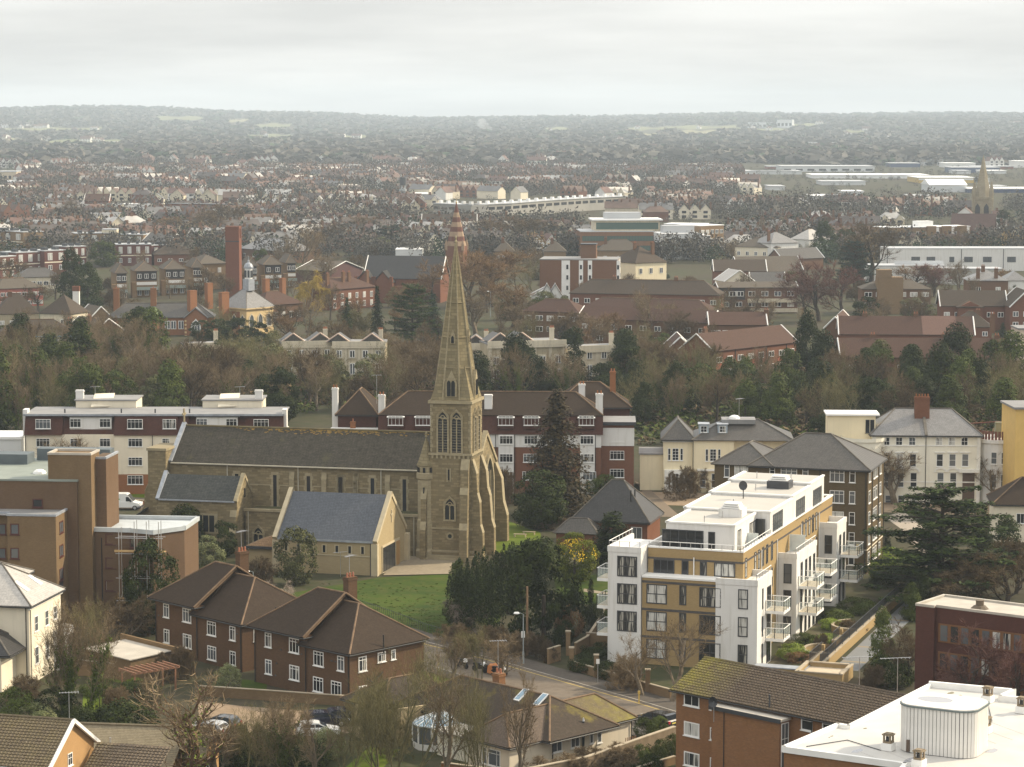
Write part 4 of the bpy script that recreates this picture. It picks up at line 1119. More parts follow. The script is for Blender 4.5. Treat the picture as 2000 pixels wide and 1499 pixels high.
PH=[(2.6,12.2,1.6,9.2,14.5),(11.8,22.4,0.02,9.8,14.9),(22.4,31.2,0.02,9.8,14.9),(31.2,38.4,0.02,9.8,14.9)]
ztop=[14.55,14.75,15.0,15.25]
for k,(x0,x1,y0,y1,_)in enumerate(PH):
 zt_=ztop[k]
 E.bx((x0,x1-0.05,y0,y1,11.56,zt_),'penthouse',WHITER)
 E.bx((x0+0.3,x1-0.3,y0+0.3,y1-0.3,zt_,zt_+0.04),'penthouse_roof',WHITEROOF)
 for(a0,a1,b0,b1)in((x0-0.1,x1-0.05,y0-0.1,y0+0.22),(x0-0.1,x0+0.2,y0+0.22,y1),(x0-0.1,x1-0.05,y1-0.3,y1+0.08)):
  E.bx((a0,a1,b0,b1,zt_-0.01,zt_+0.16),'roof_edge',WHITE)
for(x,y,z_)in((9.3,3.6,14.55),(28.5,3.0,15.0)):
 m=MB();m.box(x-1.1,x+1.1,y-1.3,y+1.3,z_,z_+0.9);o=E.part('roof_plant',m,WHITER if x<20 else DARKMETAL)
 for q in range(3):m=MB();s_=0.95-0.1*q;m.box(x-s_,x+s_,y-s_*1.1,y+s_*1.1,z_+0.95+0.2*q,z_+1.08+0.2*q);E.part('cowl_slat',m,WHITE,parent=o)
m=MB();m.lathe((20.5,5.3,16.0),[(0.0,0.12),(0.3,0.07),(0.5,-0.05)],12);o=E.part('satellite_dish',MB().box(20.45,20.55,5.25,5.35,14.75,16.0),DARKMETAL)
m=MB();n=14;m.v=[(20.35,5.3+0.5*math.cos(6.283*k/n),16.3+0.55*math.sin(6.283*k/n))for k in range(n)]+[(20.5,5.3,16.3)];m.f=[(k,(k+1)%n,n)for k in range(n)];m.m=[0]*n;E.part('dish',m,DARKMETAL,parent=o)
for(x,y,z_)in((3.5,5.2,14.6),(7.2,4.2,14.6),(8.5,4.0,14.6),(15,5.0,14.8),(25,5,15.1),(33.5,7,15.3),(34,3,15.3)):m=MB();m.cyl((x,y),0.06,z_,z_+0.75,6);E.part('roof_vent',m,STEEL)
DK=DARKMETAL
def dwin(face,u,z_,w,h,cols,rows,off,gm=None):return E.win(face,u,z_,w,h,cols,rows,fm=DK,gm=gm or rng.choice((G_DARK,G_CURT,G_GREY,G_NET)),off=off,fr=0.11,bar=0.09,sill=False)
def lu(X,Y,off):return E.hit('L',Z(10,X,Y),off)[0]
for z_,cols in((9.35,3),):
 dwin('L',lu(490,760,0),9.5,2.3,1.5,3,1,0);dwin('L',lu(885,780,0),9.5,2.3,1.5,3,1,0)
 for X in(627,746):dwin('L',lu(X,770,0),9.4,0.75,1.6,1,1,0)
for k in range(3):
 z_=0.65+SF*k
 dwin('L',lu(442,970,-2.0),z_,2.25,2.1,2,2,-2.0,G_NET);dwin('L',lu(612,980,-2.0),z_+0.05,0.75,2.1,1,2,-2.0);dwin('L',lu(790,990,-2.0),z_,2.35,2.1,2,2,-2.0,G_CURT if k==2 else G_DARK)
 dwin('L',lu(1004,1010,-2.05),z_+0.05,1.05,2.1,1,2,-2.05,G_NET if k else G_CURT)
 for X in((252,252),):dwin('L',lu(250,760,-2.2),0.6+SF*(k+1)-0.15,2.2,2.2,2,2,-2.2,G_CURT)
 E.bx((-2.04,0,2.4,10.47,2.85+SF*k,3.1+SF*k),'grey_band',BRICK_GREYBAND)
E.bx((-0.045,43.0,-0.045,10.42,11.0,11.2),'grey_band',BRICK_GREYBAND)
dwin('L',lu(612,565,2.6),11.65,4.6,2.2,5,1,2.6,G_DARK);dwin('L',lu(800,580,2.6),11.6,0.75,2.2,1,1,2.6,G_DARK)
dwin('F',4.5,11.6,1.4,2.3,2,1,1.6);dwin('F',10.2,11.6,2.6,2.3,3,1,1.6)
for x0,x1 in((13,17.5),(24,28.3),(32.6,37.0)):dwin('F',(x0+x1)/2,12.0,x1-x0,2.3,4,2,0.02,G_GREY)
E.bx((11.6,11.78,0.6,5.0,11.6,14.0),'glass_doors',G_DARK)
for k in range(4):m=MB();y=0.6+k*1.4;m.box(11.5,11.62,y-0.06,y+0.06,11.6,14.0);E.part('door_frame',m,DK)
for X in range(7):
 x=5.6+X*1.65 if X<5 else 0
for x in(1.2,5.2,6.8,8.6,10.4,12.6,27.2,29.0,30.8,32.6,34.4):
 for k in range(4):dwin('F',x,0.5+SF*k,0.8,2.1,1,2,0.0)
def side_tower(x0,x1,ztop_,y0):
 E.bx((x0,x1,y0,-0.01,-0.5,ztop_),'white_bay',WHITER)
 for(a0,a1,b0,b1)in((x0-0.05,x1+0.05,y0-0.05,y0+0.2),(x0-0.05,x0+0.2,y0+0.2,0),(x1-0.2,x1+0.05,y0+0.2,0)):E.bx((a0,a1,b0,b1,ztop_,ztop_+0.6),'parapet',WHITER)
 for k in range(3 if ztop_<10 else 3):
  dwin('L',y0+1.0,0.4+SF*k,0.9,2.2,1,2,x0)
  for x in((x0+2.4,x0+4.6,x0+6.5,x1-1.2)if x1-x0>6 else(x0+1.8,x1-1.3)):dwin('F',x,0.1+SF*k,0.95,2.35,1,1,y0,G_DARK)
side_tower(15.6,25.4,9.1,-2.1);side_tower(36.2,41.4,9.4,-2.1)
for k in range(3):
 dwin('F',0.2,0.4+SF*k,0.45,2.2,1,1,-2.1);dwin('F',2.9,0.1+SF*k,1.7,2.3,2,1,-2.1,G_DARK)
CG=clear_glass()
def balcony(x0,x1,y0,y1,z_,face='F'):
 m=MB();m.box(x0,x1,y0,y1,z_-0.32,z_);o=E.part('balcony',m,WHITE)
 E.bx((x0+0.1,x1-0.1,y0+0.1,y1-0.05,z_,z_+0.02),'decking',plain('pale_decking',(0.5,0.42,0.30),0.8),parent=o)
 r_=[((x0,y0),(x1,y0)),((x0,y0),(x0,y1)),((x1,y0),(x1,y1))]if face=='F' else[((x0,y1),(x1,y1)),((x0,y0),(x0,y1)),((x1,y0),(x1,y1))]
 for a,c_ in r_:
  m=MB();m.tube([(a[0],a[1],z_+1.1),(c_[0],c_[1],z_+1.1)],0.045,5);E.part('handrail',m,WHITE,parent=o)
  d=Vector(c_)-Vector(a);n=max(1,round(d.length/1.1))
  for k in range(n+1):
   p=Vector(a)+d*k/n;E.bx((p.x-0.035,p.x+0.035,p.y-0.035,p.y+0.035,z_,z_+1.08),'rail_post',DK,parent=o)
  for k in range(n):
   p=Vector(a)+d*(k+0.06)/n;q=Vector(a)+d*(k+0.94)/n;m=MB();m.poly([(p.x,p.y,z_+0.08),(q.x,q.y,z_+0.08),(q.x,q.y,z_+1.02),(p.x,p.y,z_+1.02)]);E.part('glass_panel',m,CG,parent=o)
 return o
for k in(1,2):
 balcony(1.5,4.4,-4.1,-2.12,SF*k);balcony(16.6,20.2,-4.2,-2.12,SF*k);balcony(25.42,28.8,-3.8,-0.02,SF*k);balcony(38.2,41.6,-4.2,-2.12,SF*k)
for k in(1,2,3):balcony(-1.6,1.4,14.22,15.6,SF*k,'B')
for(a,c_,z_)in(((0,0),(12,0),12.36),((0,0),(0,10.3),12.36),((-2.0,-2.0),(4.2,-2.0),9.75),((15.6,-2.0),(25.3,-2.0),9.7),((-2.1,14.1),(6.4,14.1),12.5),((-2.1,10.7),(-2.1,14.1),12.5)):
 d=Vector(c_)-Vector(a);n=max(2,round(d.length/1.2));m=MB();m.tube([(a[0],a[1],z_+0.55),(c_[0],c_[1],z_+0.55)],0.04,5);o=E.part('handrail',m,WHITE)
 for k in range(n+1):p=Vector(a)+d*k/n;E.bx((p.x-0.03,p.x+0.03,p.y-0.03,p.y+0.03,z_-0.02,z_+0.55),'rail_post',STEEL,parent=o)
E.bx((8.0,8.08,0.4,2.2,11.6,13.0),'privacy_screen',plain('frosted',(0.6,0.64,0.62),0.4))
E.bx((20.5,20.58,-1.9,-0.1,9.1,11.0),'privacy_screen',plain('frosted',(0.6,0.64,0.62),0.4))
for X,off in((685,-0.02),):E.pipe('L',lu(X,760,0),9.5,11.4,WHITE,0.06,off=0.0)
for x in(7.7,14.8,26.4,35.6):E.pipe('F',x,0,11.3,WHITE,0.06,off=0.0)
for y0,z_ in((-1.0,2.0),(0.5,5.2)):pass
# brown brick slab with a hipped slate roof
c,rt,w,d=corner((1695.5,919),(1732,896),(1394.5,907),13.3)
b=Bld('hipped_flats','five storey dark brown brick flats with a pale grey hipped roof behind the white block','flats',c,rt,11.9,19.9)
b.bx((0,11.9,0,19.9,-0.5,13.25),'wall',BRICK_OLIVE)
hip_parts(b,0,11.9,0,15.2,13.3,17.0,SLATE,RIDGE_GREY)
hip_parts(b,0,9.6,12.5,19.9,13.32,15.7,SLATE,RIDGE_GREY,gut=False)
for Y,in((945,),(1063,),(1180,),(1293,),(1405,)):
 z_=b.hit('L',Z(6,1043,Y))[1]
 for X,wd,n in((1043,0.75,1),(957,1.85,3),(780,0.75,1),(688,2.1,3),(595,0.7,1),(422,1.8,3),(342,0.7,1)):
  u=b.hit('L',Z(6,X,940))[0];b.win('L',u,z_-0.8,wd,1.6,n,1,transom=0.7,gm=rng.choice((G_GREY,G_NET,G_DARK)))
 for u in(1.2,4.6,6.2,9.2):b.win('F',u,z_-0.8,1.3,1.6,2,1,transom=0.7)
for u in(2.9,7.7,11.7):b.pipe('F',u,0,13.2)
b.pipe('L',b.hit('L',Z(6,862,940))[0],0,13.2);b.pipe('L',0.25,0,13.2)
b.bx((-0.06,0,0.9,1.35,3.0,3.8),'yellow_sign',YELLOWP)
b.bx((-0.03,11.95,-0.05,19.9,3.0,3.12),'string_course',CREAM)
# cream villas
c=at(Z(5,1845,738),8.2)
b=Bld('cream_villa','cream rendered villa with low hipped slate roofs between brick flats and brown slab','villa',(c.x,c.y),R(-3),12,11)
w1=b.hit('F',Z(6,152,735))[0];w2=b.hit('F',Z(6,382,735),-0.6)[0];w3=b.hit('F',Z(6,705,728),0.5)[0]
b.bx((0,w1,0,9,-0.5,8.1),'wall',CREAMY)
b.bx((w1+0.02,w2,-0.6,9.5,-0.5,8.15),'wall',CREAMY)
b.bx((w2+0.02,w3,0.5,9.5,-0.5,8.2),'wall',CREAMY)
hip_parts(b,0,w1,0,9,8.15,11.0,SLATE,RIDGE_GREY)
m,p,a,q=hip_roof(w1+0.1,w3,-0.6,9.5,8.2,10.9,0.35);o=b.part('roof',m,SLATE)
b.part('ridge_tile',ridge_tiles([(a,q)],0.1),RIDGE_GREY,parent=o);b.part('ridge_tile',ridge_tiles([(p[0],a)],0.1),RIDGE_GREY,parent=o);b.part('ridge_tile',ridge_tiles([(p[1],q)],0.1),RIDGE_GREY,parent=o)
b.bx((w1+4.5,w3-5.5,2.6,6.5,10.3,11.0),'flat_crown',FELT)
for u in(w1+1.7,w1+4.6):
 m=MB();m.box(u-0.75,u+0.75,0.9,3.4,8.9,10.4);o=b.part('dormer',m,plain('blue_grey_boards',(0.36,0.42,0.47),0.6));b.win('F',u,9.2,1.0,1.0,2,2,off=0.9)
 b.bx((u-0.9,u+0.9,0.75,3.5,10.4,10.5),'dormer_roof',LEAD,parent=o)
m=MB();u=b.hit('F',Z(6,398,686),1.5)[0];m.slab([(u-0.6,1.1,9.0),(u+0.6,1.1,9.0),(u+0.6,2.4,9.75),(u-0.6,2.4,9.75)],0.1);b.part('skylight',m,WHITE)
m=MB();m.lathe((w1+6.5,4,11.0),[(0.9,0),(0.8,0.3),(0.5,0.5),(0,0.6)],12);b.part('roof_dome',m,WHITE)
aerial(b,w3-8,5,11,3.0,0.8)
TRIM=plain('white_trim',(0.8,0.78,0.72),0.6)
def triple(bb,face,u,z_,h,off=None,mat=None):
 for du,wd,n in((0,1.0,2),(-0.95,0.45,1),(0.95,0.45,1)):bb.win(face,u+du,z_,wd,h,n,4 if n==2 else 2,off=off,gm=G_DARK)
for X,off in((55,0),(265,-0.6)):
 u,_=b.hit('F',Z(6,X,820),off);triple(b,'F',u,4.9,1.9,off)
for X,off in((55,0),):u,_=b.hit('F',Z(6,X,960),off);b.bx((u-1.7,u+1.7,off-0.7,off,0.2,3.5),'bay_window',TRIM);triple(b,'F',u,0.7,2.3,off-0.7)
u,_=b.hit('F',Z(6,240,940),-0.6)
for du in(-0.9,0.9):b.win('F',u+du,0.8,0.9,2.2,1,2,off=-0.6)
b.bx((u-1.8,u+1.8,-1.0,-0.6,3.4,3.7),'cornice',TRIM)
for X in(415,525):u,_=b.hit('F',Z(6,X,800),0.5);b.win('F',u,5.2,0.95,1.7,2,3,off=0.5)
for x in(w1+0.05,):b.pipe('F',x,0,8.1,off=-0.65)
b.bx((-0.15,w1+0.1,-0.15,9,7.75,7.95),'eaves_band',TRIM)
b.bx((-3.6,-0.02,1.5,9.0,-0.5,5.6),'side_wing',CREAMY)
b.bx((-3.8,0,1.3,9.2,5.6,5.8),'side_roof',FELT)
# white villa with slate roof
o,rt,w=frontal(Z(6,1155,712),Z(6,1750,708),10.3,R(-3))
b=Bld('white_villa','large white stucco villa with grey slate hipped roof and tall red chimney','villa',o,rt,w,10.5)
b.bx((0,w,0,10.5,-1,10.2),'wall',CREAMW)
hip_parts(b,0,w,0,10.5,10.25,13.7,SLATE_L,RIDGE_GREY,ridge=4.2)
xm=b.hit('F',Z(6,1452,800))[0]
chimney(b,xm-0.3,3.6,11,15.6,2.2,1.0,BRICK_RED,5,BRICK_ORANGE)
m=MB();m.box(xm-0.18,xm+0.18,-0.45,4.9,0,0.1);m=MB();m.slab([(xm-0.2,-0.45,10.4),(xm+0.2,-0.45,10.4),(xm+0.2,5.2,14.0),(xm-0.2,5.2,14.0)],0.2);b.part('party_wall',m,RIDGE_GREY)
b.pipe('F',xm,0,10.2)
for Y,zz_,h in((750,None,1.25),(855,None,1.9),(965,None,2.2),(1078,None,1.5)):
 for X in(1232,1303,1376,1526,1597,1668):
  if Y==1078 and X>1400:continue
  if Y==965 and X==1668:continue
  u,z_=b.hit('F',Z(6,X+(Y-750)*0.035,Y));b.win('F',u,z_-h/2,1.0,h,2 if h<1.4 else 1,2,gm=rng.choice((G_GREY,G_DARK,G_NET)))
  if Y==965:m=MB();n_=8;ring(m,[(0.72*math.cos(3.1416*k/n_),0.5*math.sin(3.1416*k/n_))for k in range(n_+1)],[(0.95*math.cos(3.1416*k/n_),0.75*math.sin(3.1416*k/n_))for k in range(n_+1)],-0.12,0.0);m.build('window_head',TRIM,b.root,(u,0,z_+h/2+0.1))
  if Y==855:b.bx((u-0.75,u+0.75,-0.15,0,z_+h/2+0.15,z_+h/2+0.35),'window_head',TRIM)
u,z_=b.hit('F',Z(6,1690,980));b.bx((u-0.9,u+0.9,-0.05,0.0,0.5,4.6),'door_recess',plain('brown_door',(0.10,0.06,0.04),0.7));b.bx((u-1.5,u+1.5,-0.7,0,4.7,5.2),'porch_hood',TRIM)
for z_ in(8.6,3.1):b.bx((-0.05,w+0.05,-0.07,0.0,z_,z_+0.18),'string_course',TRIM)
for k in range(14):m=MB();x=0.4+k*(w-0.8)/13;m.box(x-0.1,x+0.1,-0.3,0,9.85,10.15);b.part('eaves_bracket',m,TRIM)
for x in(0.0,w-0.5):b.bx((x,x+0.5,-0.1,0,-0.5,10),'pilaster',TRIM)
x0=b.hit('F',Z(6,905,700),2)[0];
b.bx((x0,0.6,2,7,0,12.9),'stair_box',CREAMY);b.bx((x0-0.3,1.2,1.7,7.3,12.9,13.15),'stair_roof',WHITE)
for du in(-0.35,0.35):b.win('F',x0+6.3+du,10.3,0.6,2.0,1,1,off=2.0,fm=DK,gm=G_DARK)
m=MB();m.lathe((-1.2,1.0,0),[(3.2,-0.5),(3.2,9.3),(3.4,9.35),(3.4,9.9)],20);b.part('curved_bay',m,CREAMW)
x1=b.hit('F',Z(6,1935,800),2)[0]
m=MB();m.lathe((w+3.2,3.2,0),[(3.7,-0.5),(3.7,9.0),(3.95,9.1),(3.95,9.6),(0,9.6)],20);bay=b.part('curved_bay',m,WHITER)
for k in range(26):
 t=3.1416*(1.0+1.15*k/25);m=MB();c2=(w+3.2+3.6*math.cos(t),3.2+3.6*math.sin(t));m.obox(c2,(-math.sin(t),math.cos(t)),0.2,None,0.03,9.6,10.9);b.part('fence_board',m,plain('red_brown_fence',(0.16,0.06,0.04),0.8),parent=bay)
b.bx((w+2.6,w+4.0,3.0,4.2,9.6,11.9),'roof_shed',plain('olive_shed',(0.20,0.20,0.13),0.7))
m=MB();m.tube([(w-1,4,11.6),(w+3.0,4,11.9),(w+6.3,4,11.6)],0.09,5);b.part('pergola_beam',m,plain('red_brown_fence',(0.16,0.06,0.04)))
for a_ in(-1.9,-1.5,-1.1):
 for z_,h in((6.0,1.8),(2.4,2.1)):
  ww=win_meshes(0.9,h,1,2,WHITE,G_GREY);o=put(ww[0],'window',b.root,(w+3.2+3.72*math.cos(a_),3.2+3.72*math.sin(a_),z_),a_+math.pi/2);put(ww[1],'pane',o)
for k in range(9):
 b.bx((-3.6,-1.2,-4.6+k*0.4,-4.2+k*0.4,-0.2,0.2+k*0.22),'step',plain('grey_step',(0.22,0.19,0.16),0.9))
# yellow gable end at the right edge, and dark roof below
b=Bld('yellow_house','sunlit yellow rendered house end at the right edge beside the white villa','house',at_d((1982,905),372).xy,R(2),9,9)
b.bx((0,9,0,9,0,15.2),'wall',plain('ochre_render',(0.66,0.44,0.14),0.8,0.05));b.bx((-0.3,9,-0.3,9,15.2,15.5),'roof',FELT)
c=at(Z(6,1835,1100),5.2)
b=Bld('dark_roof_house','low cream house with a dark brown roof and red chimneys at the right edge','house',(c.x,c.y),R(-6),14,8)
b.bx((0,14,0,8,0,5.2),'wall',CREAM);hip_parts(b,0,14,0,8,5.2,8.4,TILE_DARK);chimney(b,5.0,3.6,6.5,9.6,1.2,0.8,BRICK_RED,2,BRICK_ORANGE)
b.winp('F',Z(6,1980,1180),1.1,1.4,2)
b=Bld('cream_gable_house','cream house end cut by the right edge high above the trees','house',at_d((1989,700),520).xy,0.0,8,8)
b.bx((0,8,0,8,0,14.5),'wall',plain('pinkish_cream',(0.62,0.50,0.40),0.8));b.bx((-0.2,8,-0.2,8,14.5,14.8),'roof',FELT)
# black pyramid roofed house by the yews
c=at(Z(5,1765,1205),3.6)
b=Bld('pyramid_roof_house','small red brick house with a steep black pyramid slate roof behind the yellow shrub','house',(c.x,c.y),R(75),8.5,9.6)
l=b.hitz(Z(5,1335,1185),3.6);r_=b.hitz(Z(5,1822,1150),3.6)
b.D=l[1];b.W=max(3.5,r_[0])
b.bx((0.3,b.W,0.3,b.D-0.3,-0.5,3.55),'wall',BRICK_RED)
hip_parts(b,0.3,b.W,0.3,b.D-0.3,3.6,8.6,SLATE_D,RIDGE_GREY,over=0.45)
for X in(1455,1695):u=b.hit('L',Z(5,X,1225),0.3)[0];b.win('L',u,1.3,1.5,1.6,2,1,off=0.3)
for u,v in((2.2,3.0),(2.9,2.6)):m=MB();m.cyl((u,v),0.1,5.5,7.6,6);b.part('flue',m,BLACKPIPE)
b.bx((-2.5,0.2,b.D-4,b.D+1.5,-0.5,2.2),'porch_wall',BRICK_RED);hip_parts(b,-2.5,0.6,b.D-4.0,b.D+1.5,2.2,4.0,SLATE,RIDGE_GREY,gut=False)
# brown brick block with stair towers, left
o=at((14,1004.5),13.5)
b=Bld('brick_block','large dun brick block with tall blank stair towers and white edged flat roofs','flats',(o.x,o.y),R(-6),10,7.5)
xc=b.hit('F',(108.5,1005))[0]
b.bx((0,xc,0,7.5,-1,13.3),'front_block',BRICK_DUN)
b.bx((-8,-0.02,1.2,7.5,-1,13.2),'front_block',BRICK_DUN)
for(x0,x1,y0,y1)in((-0.08,xc+0.08,-0.08,0.2),(xc-0.2,xc+0.08,0.2,7.5),(-8,-0.1,1.1,1.4)):b.bx((x0,x1,y0,y1,13.3,13.55),'coping',LEAD)
b.bx((-8,xc-0.2,0.25,7.5,13.3,13.36),'flat_roof',FELT)
b.bx((-9,xc+1.2,4.6,11,-1,16.6),'upper_storey',BRICK_DUNRED)
b.bx((-9.1,xc+1.3,4.5,11.1,16.6,16.8),'upper_roof',FELT_G)
b.bx((-12,xc+0.5,11.1,24,-1,16.4),'rear_block',BRICK_DUNRED)
b.bx((-12.1,xc+0.6,11.0,24.1,16.4,16.6),'rear_roof',FELT_G)
for x,y in((3.4,6.5),(1.0,9.5)):m=MB();m.lathe((x,y,16.8 if y>7 else 13.4),[(0.8,0),(0.7,0.25),(0.4,0.45),(0,0.5)],10);b.part('roof_dome',m,WHITE)
b.bx((-3,6,22,24,16.6,18.0),'plant_room',plain('slate_blue',(0.10,0.12,0.13),0.6));b.bx((-9,-3,18,21,16.6,17.8),'plant_room',plain('slate_blue',(0.1,0.12,0.13)))
t0=b.hit('F',Z(4,268,900),5.0)[0];t1=b.hit('F',Z(4,508,900),5.0)[0]
b.bx((t0,t1,5.0,8.6,-1,19.6),'stair_tower',BRICK_DUN)
for(x0,x1,y0,y1)in((t0-0.06,t1+0.06,4.94,5.2),(t1-0.2,t1+0.06,5.2,8.66),(t0-0.06,t0+0.2,5.2,8.66),(t0,t1,8.4,8.66)):b.bx((x0,x1,y0,y1,19.6,19.85),'coping',FELT_P)
s0=b.hit('F',Z(4,545,900),7.0)[0];s1=b.hit('F',Z(4,592,900),7.0)[0]
b.bx((s0-0.8,s1,7.0,12.4,-1,18.9),'stair_tower',BRICK_DUNRED)
b.bx((s0-0.8,s1+0.05,6.95,7.2,18.9,19.15),'coping',LEAD);b.bx((s1-0.2,s1+0.05,7.2,12.4,18.9,19.15),'coping',LEAD)
q0=b.hit('F',Z(4,540,1300),6.0)[0];q1=b.hit('F',Z(4,878,1300),6.6)[0];q2=b.hit('F',Z(4,1035,1300),8.5)[0]
RWZ=10.7
m=MB();m.prism([(t1+0.02,6.0),(q0+4,5.8),(q1,4.6),(q2,8.0),(q2,15),(t1+0.02,15)],-1,RWZ);b.part('right_wing',m,BRICK_DUNRED)
m=MB();m.prism([(t1+0.1,6.5),(q0+4,6.2),(q1-0.2,5.1),(q2-0.4,8.2),(q2-0.4,14.7),(t1+0.1,14.7)],RWZ,RWZ+0.05);b.part('right_roof',m,plain('pale_bluish_roof',(0.46,0.49,0.50),0.5))
pp=[(t1+0.02,6.0),(q0+4,5.8),(q1,4.6),(q2,8.0),(q2,15),(t1+0.02,15)]
for k in range(5):
 a_,c_=Vector(pp[k]),Vector(pp[k+1]);m=MB();m.obox((a_+c_)/2,c_-a_,(c_-a_).length/2+0.1,None,0.17,RWZ,RWZ+0.5);b.part('parapet',m,plain('pale_bluish_roof',(0.46,0.49,0.5)))
BW=dict(fm=BROWNFRAME,fr=0.12,sill=True)
for X,wd in((82,0),(10,0)):
 off=0 if X>40 else 1.2
 for Y in(1240,1375,1495):b.winp('F',Z(4,X,Y),1.0,1.25,1,1,off=off,gm=G_GREY,**BW)
for Y in(1228,1360,1490,1560):b.winp('R',Z(4,342,Y),1.5,1.35,2,1,off=xc,gm=G_GREY,**BW)
for Y in(1205,1338,1465):b.winp('R',Z(4,398,Y),1.3,1.3,2,1,off=xc,gm=G_GREY,**BW)
b.winp('F',Z(4,210,1095),1.2,1.0,1,1,off=4.6,gm=G_DARK,**BW)
for Y in(210,343,470):b.winp('F',Z(7,617,Y),1.2,1.25,1,1,off=5.95,gm=G_NET if Y>400 else G_GREY,**BW)
for Y in(225,):b.winp('F',Z(7,740,Y),0.7,1.4,1,1,off=5.6,**BW);b.winp('F',Z(7,815,Y),1.0,1.4,2,1,off=5.0,**BW)
b.pipe('F',b.hit('F',Z(7,568,300),5.9)[0],0,10,off=5.95)
sf=empty('scaffold',b.wpt(b.hit('F',Z(7,775,300),4.0)[0],3.6),b.rot,'steel tube scaffold with plank deck against the brown brick wing','scaffold')
TUBE=STEEL
for x in(-2.2,-0.4,1.0,2.4):
 for y in(0,1.2):
  m=MB();m.tube([(x,y,0),(x,y,12.3 if x>-1 else 11.5)],0.045,5);m.build('pole',TUBE,sf)
for z_ in(3.2,5.8,8.6,10.4):
 for y in(0,1.2):m=MB();m.tube([(-2.6,y,z_),(2.9,y,z_)],0.04,5);m.build('ledger',TUBE,sf)
m=MB();m.tube([(-2.2,0,3),(-0.4,0,8.6)],0.04,5);m.build('brace',TUBE,sf)
for k in range(4):bxe((-2.7,3.0,0.05+k*0.28,0.29+k*0.28,8.75,8.82),'plank',plain('new_plank',(0.50,0.33,0.15),0.8),sf)
bxe((-2.7,3.0,-0.12,-0.07,8.82,9.05),'toe_board',plain('new_plank',(0.5,0.33,0.15)),sf)
for k in range(3):bxe((-2.7,-1.0,0.05+k*0.3,0.3+k*0.3,3.4,3.46),'plank',plain('new_plank',(0.5,0.33,0.15)),sf)
# white house, lower left
c,rt,w,d=corner(Z(7,160,578),Z(7,350,487),Z(7,0,575),8.3)
b=Bld('white_house','tall sunlit white rendered house with sun-glint coloured slate roof and two rooflights, lower left','house',c,rt,w,9.5)
b.bx((0,w,0,9.5,-1,8.2),'wall',CREAM)
hip_parts(b,0,w,0,9.5,8.25,11.6,SLATE_GLINT,RIDGE_GREY,gr=True)
b.bx((-0.2,w+0.1,-0.2,0,7.8,8.0),'eaves_band',TRIM)
for x,s_ in((w*0.30,0.3),(w*0.70,0.3)):
 m=MB();y0,y1=1.0,2.4;f=lambda y:8.25+(11.6-8.25)*(y+0.4)/5.15
 m.slab([(x-0.4,y0,f(y0)+0.12),(x+0.4,y0,f(y0)+0.12),(x+0.4,y1,f(y1)+0.12),(x-0.4,y1,f(y1)+0.12)],0.1);b.part('skylight',m,WHITE)
x1,y1=b.hitz((64.8,1114.8),9.0);b.bx((x1-9,x1-0.3,y1+0.3,y1+9,-1,9.0),'rear_wing',CREAM);hip_parts(b,x1-9,x1-0.3,y1+0.3,y1+9,9.0,11.2,SLATE_GLINT,RIDGE_GREY)
b.bx((-4.0,-0.02,1.5,9,-1,3.9),'low_wing',CREAM);hip_parts(b,-4.0,1.5,0.8,9.0,3.9,6.2,SLATE_D,RIDGE_GREY)
m=MB();m.lathe((w-0.5,0.6,0),[(1.9,-1),(1.9,3.6),(2.05,3.7),(2.05,4.3),(1.8,4.3),(1.8,3.7),(0,3.7)],18);b.part('round_bay',m,WHITER)
for u,z_,h in((2,5.2,1.6),(5,5.2,1.6),(2,1.8,1.8),(5,1.8,1.8),(7.5,5.4,1.4)):
 if u<w:b.win('F',u,z_,1.0,h,1,2,gm=G_GREY)
b.pipe('L',0.3,0,8);b.pipe('F',0.25,0,8)
# maroon office block, lower right
o,rt,w=frontal(Z(15,1155,213),Z(15,2000,320),10.0)
b=Bld('office_block','maroon brick office block with rows of amber framed windows and a pale flat roof','office',o,rt,w+8,6.0)
W=w+8
b.bx((0,2.0,0,6,-1,10.0),'pier',BRICK_MAROON);b.bx((2.02,W,0.45,6,-1,10.0),'wall',BRICK_MAROON)
b.bx((0.3,W,0.75,5.7,10.0,10.05),'flat_roof',FELT_P)
for(x0,x1,y0,y1)in((-0.05,2.0,-0.05,0.25),(2.0,W,0.4,0.7),(-0.05,0.25,0.25,6),(0.25,W,5.75,6.05)):b.bx((x0,x1,y0,y1,10.0,10.25),'coping',FELT_P)
AMB=plain('amber_frame',(0.17,0.075,0.025),0.6,0.15)
for zt_ in(8.35,5.55,2.75):
 m=MB();m.box(2.3,W,0.38,0.45,zt_-1.75,zt_+0.1);rowp=b.part('window_row',m,AMB)
 k=0;x=2.55
 while x<W-1:
  b.bx((x,x+0.75,0.33,0.45,zt_-1.6,zt_-0.05),'pane',rng.choice((G_CURT,G_DARK,G_NET,G_GREY)),parent=rowp);x+=1.12
x,y=b.hitz(Z(15,1655,225),10.2);m=MB();m.lathe((x,y,10.05),[(0.9,0),(0.6,0.3),(0.4,0.35),(0.4,0.8),(0.5,0.85),(0,0.9)],10);b.part('roof_vent',m,plain('brown_vent',(0.12,0.09,0.06),0.8))
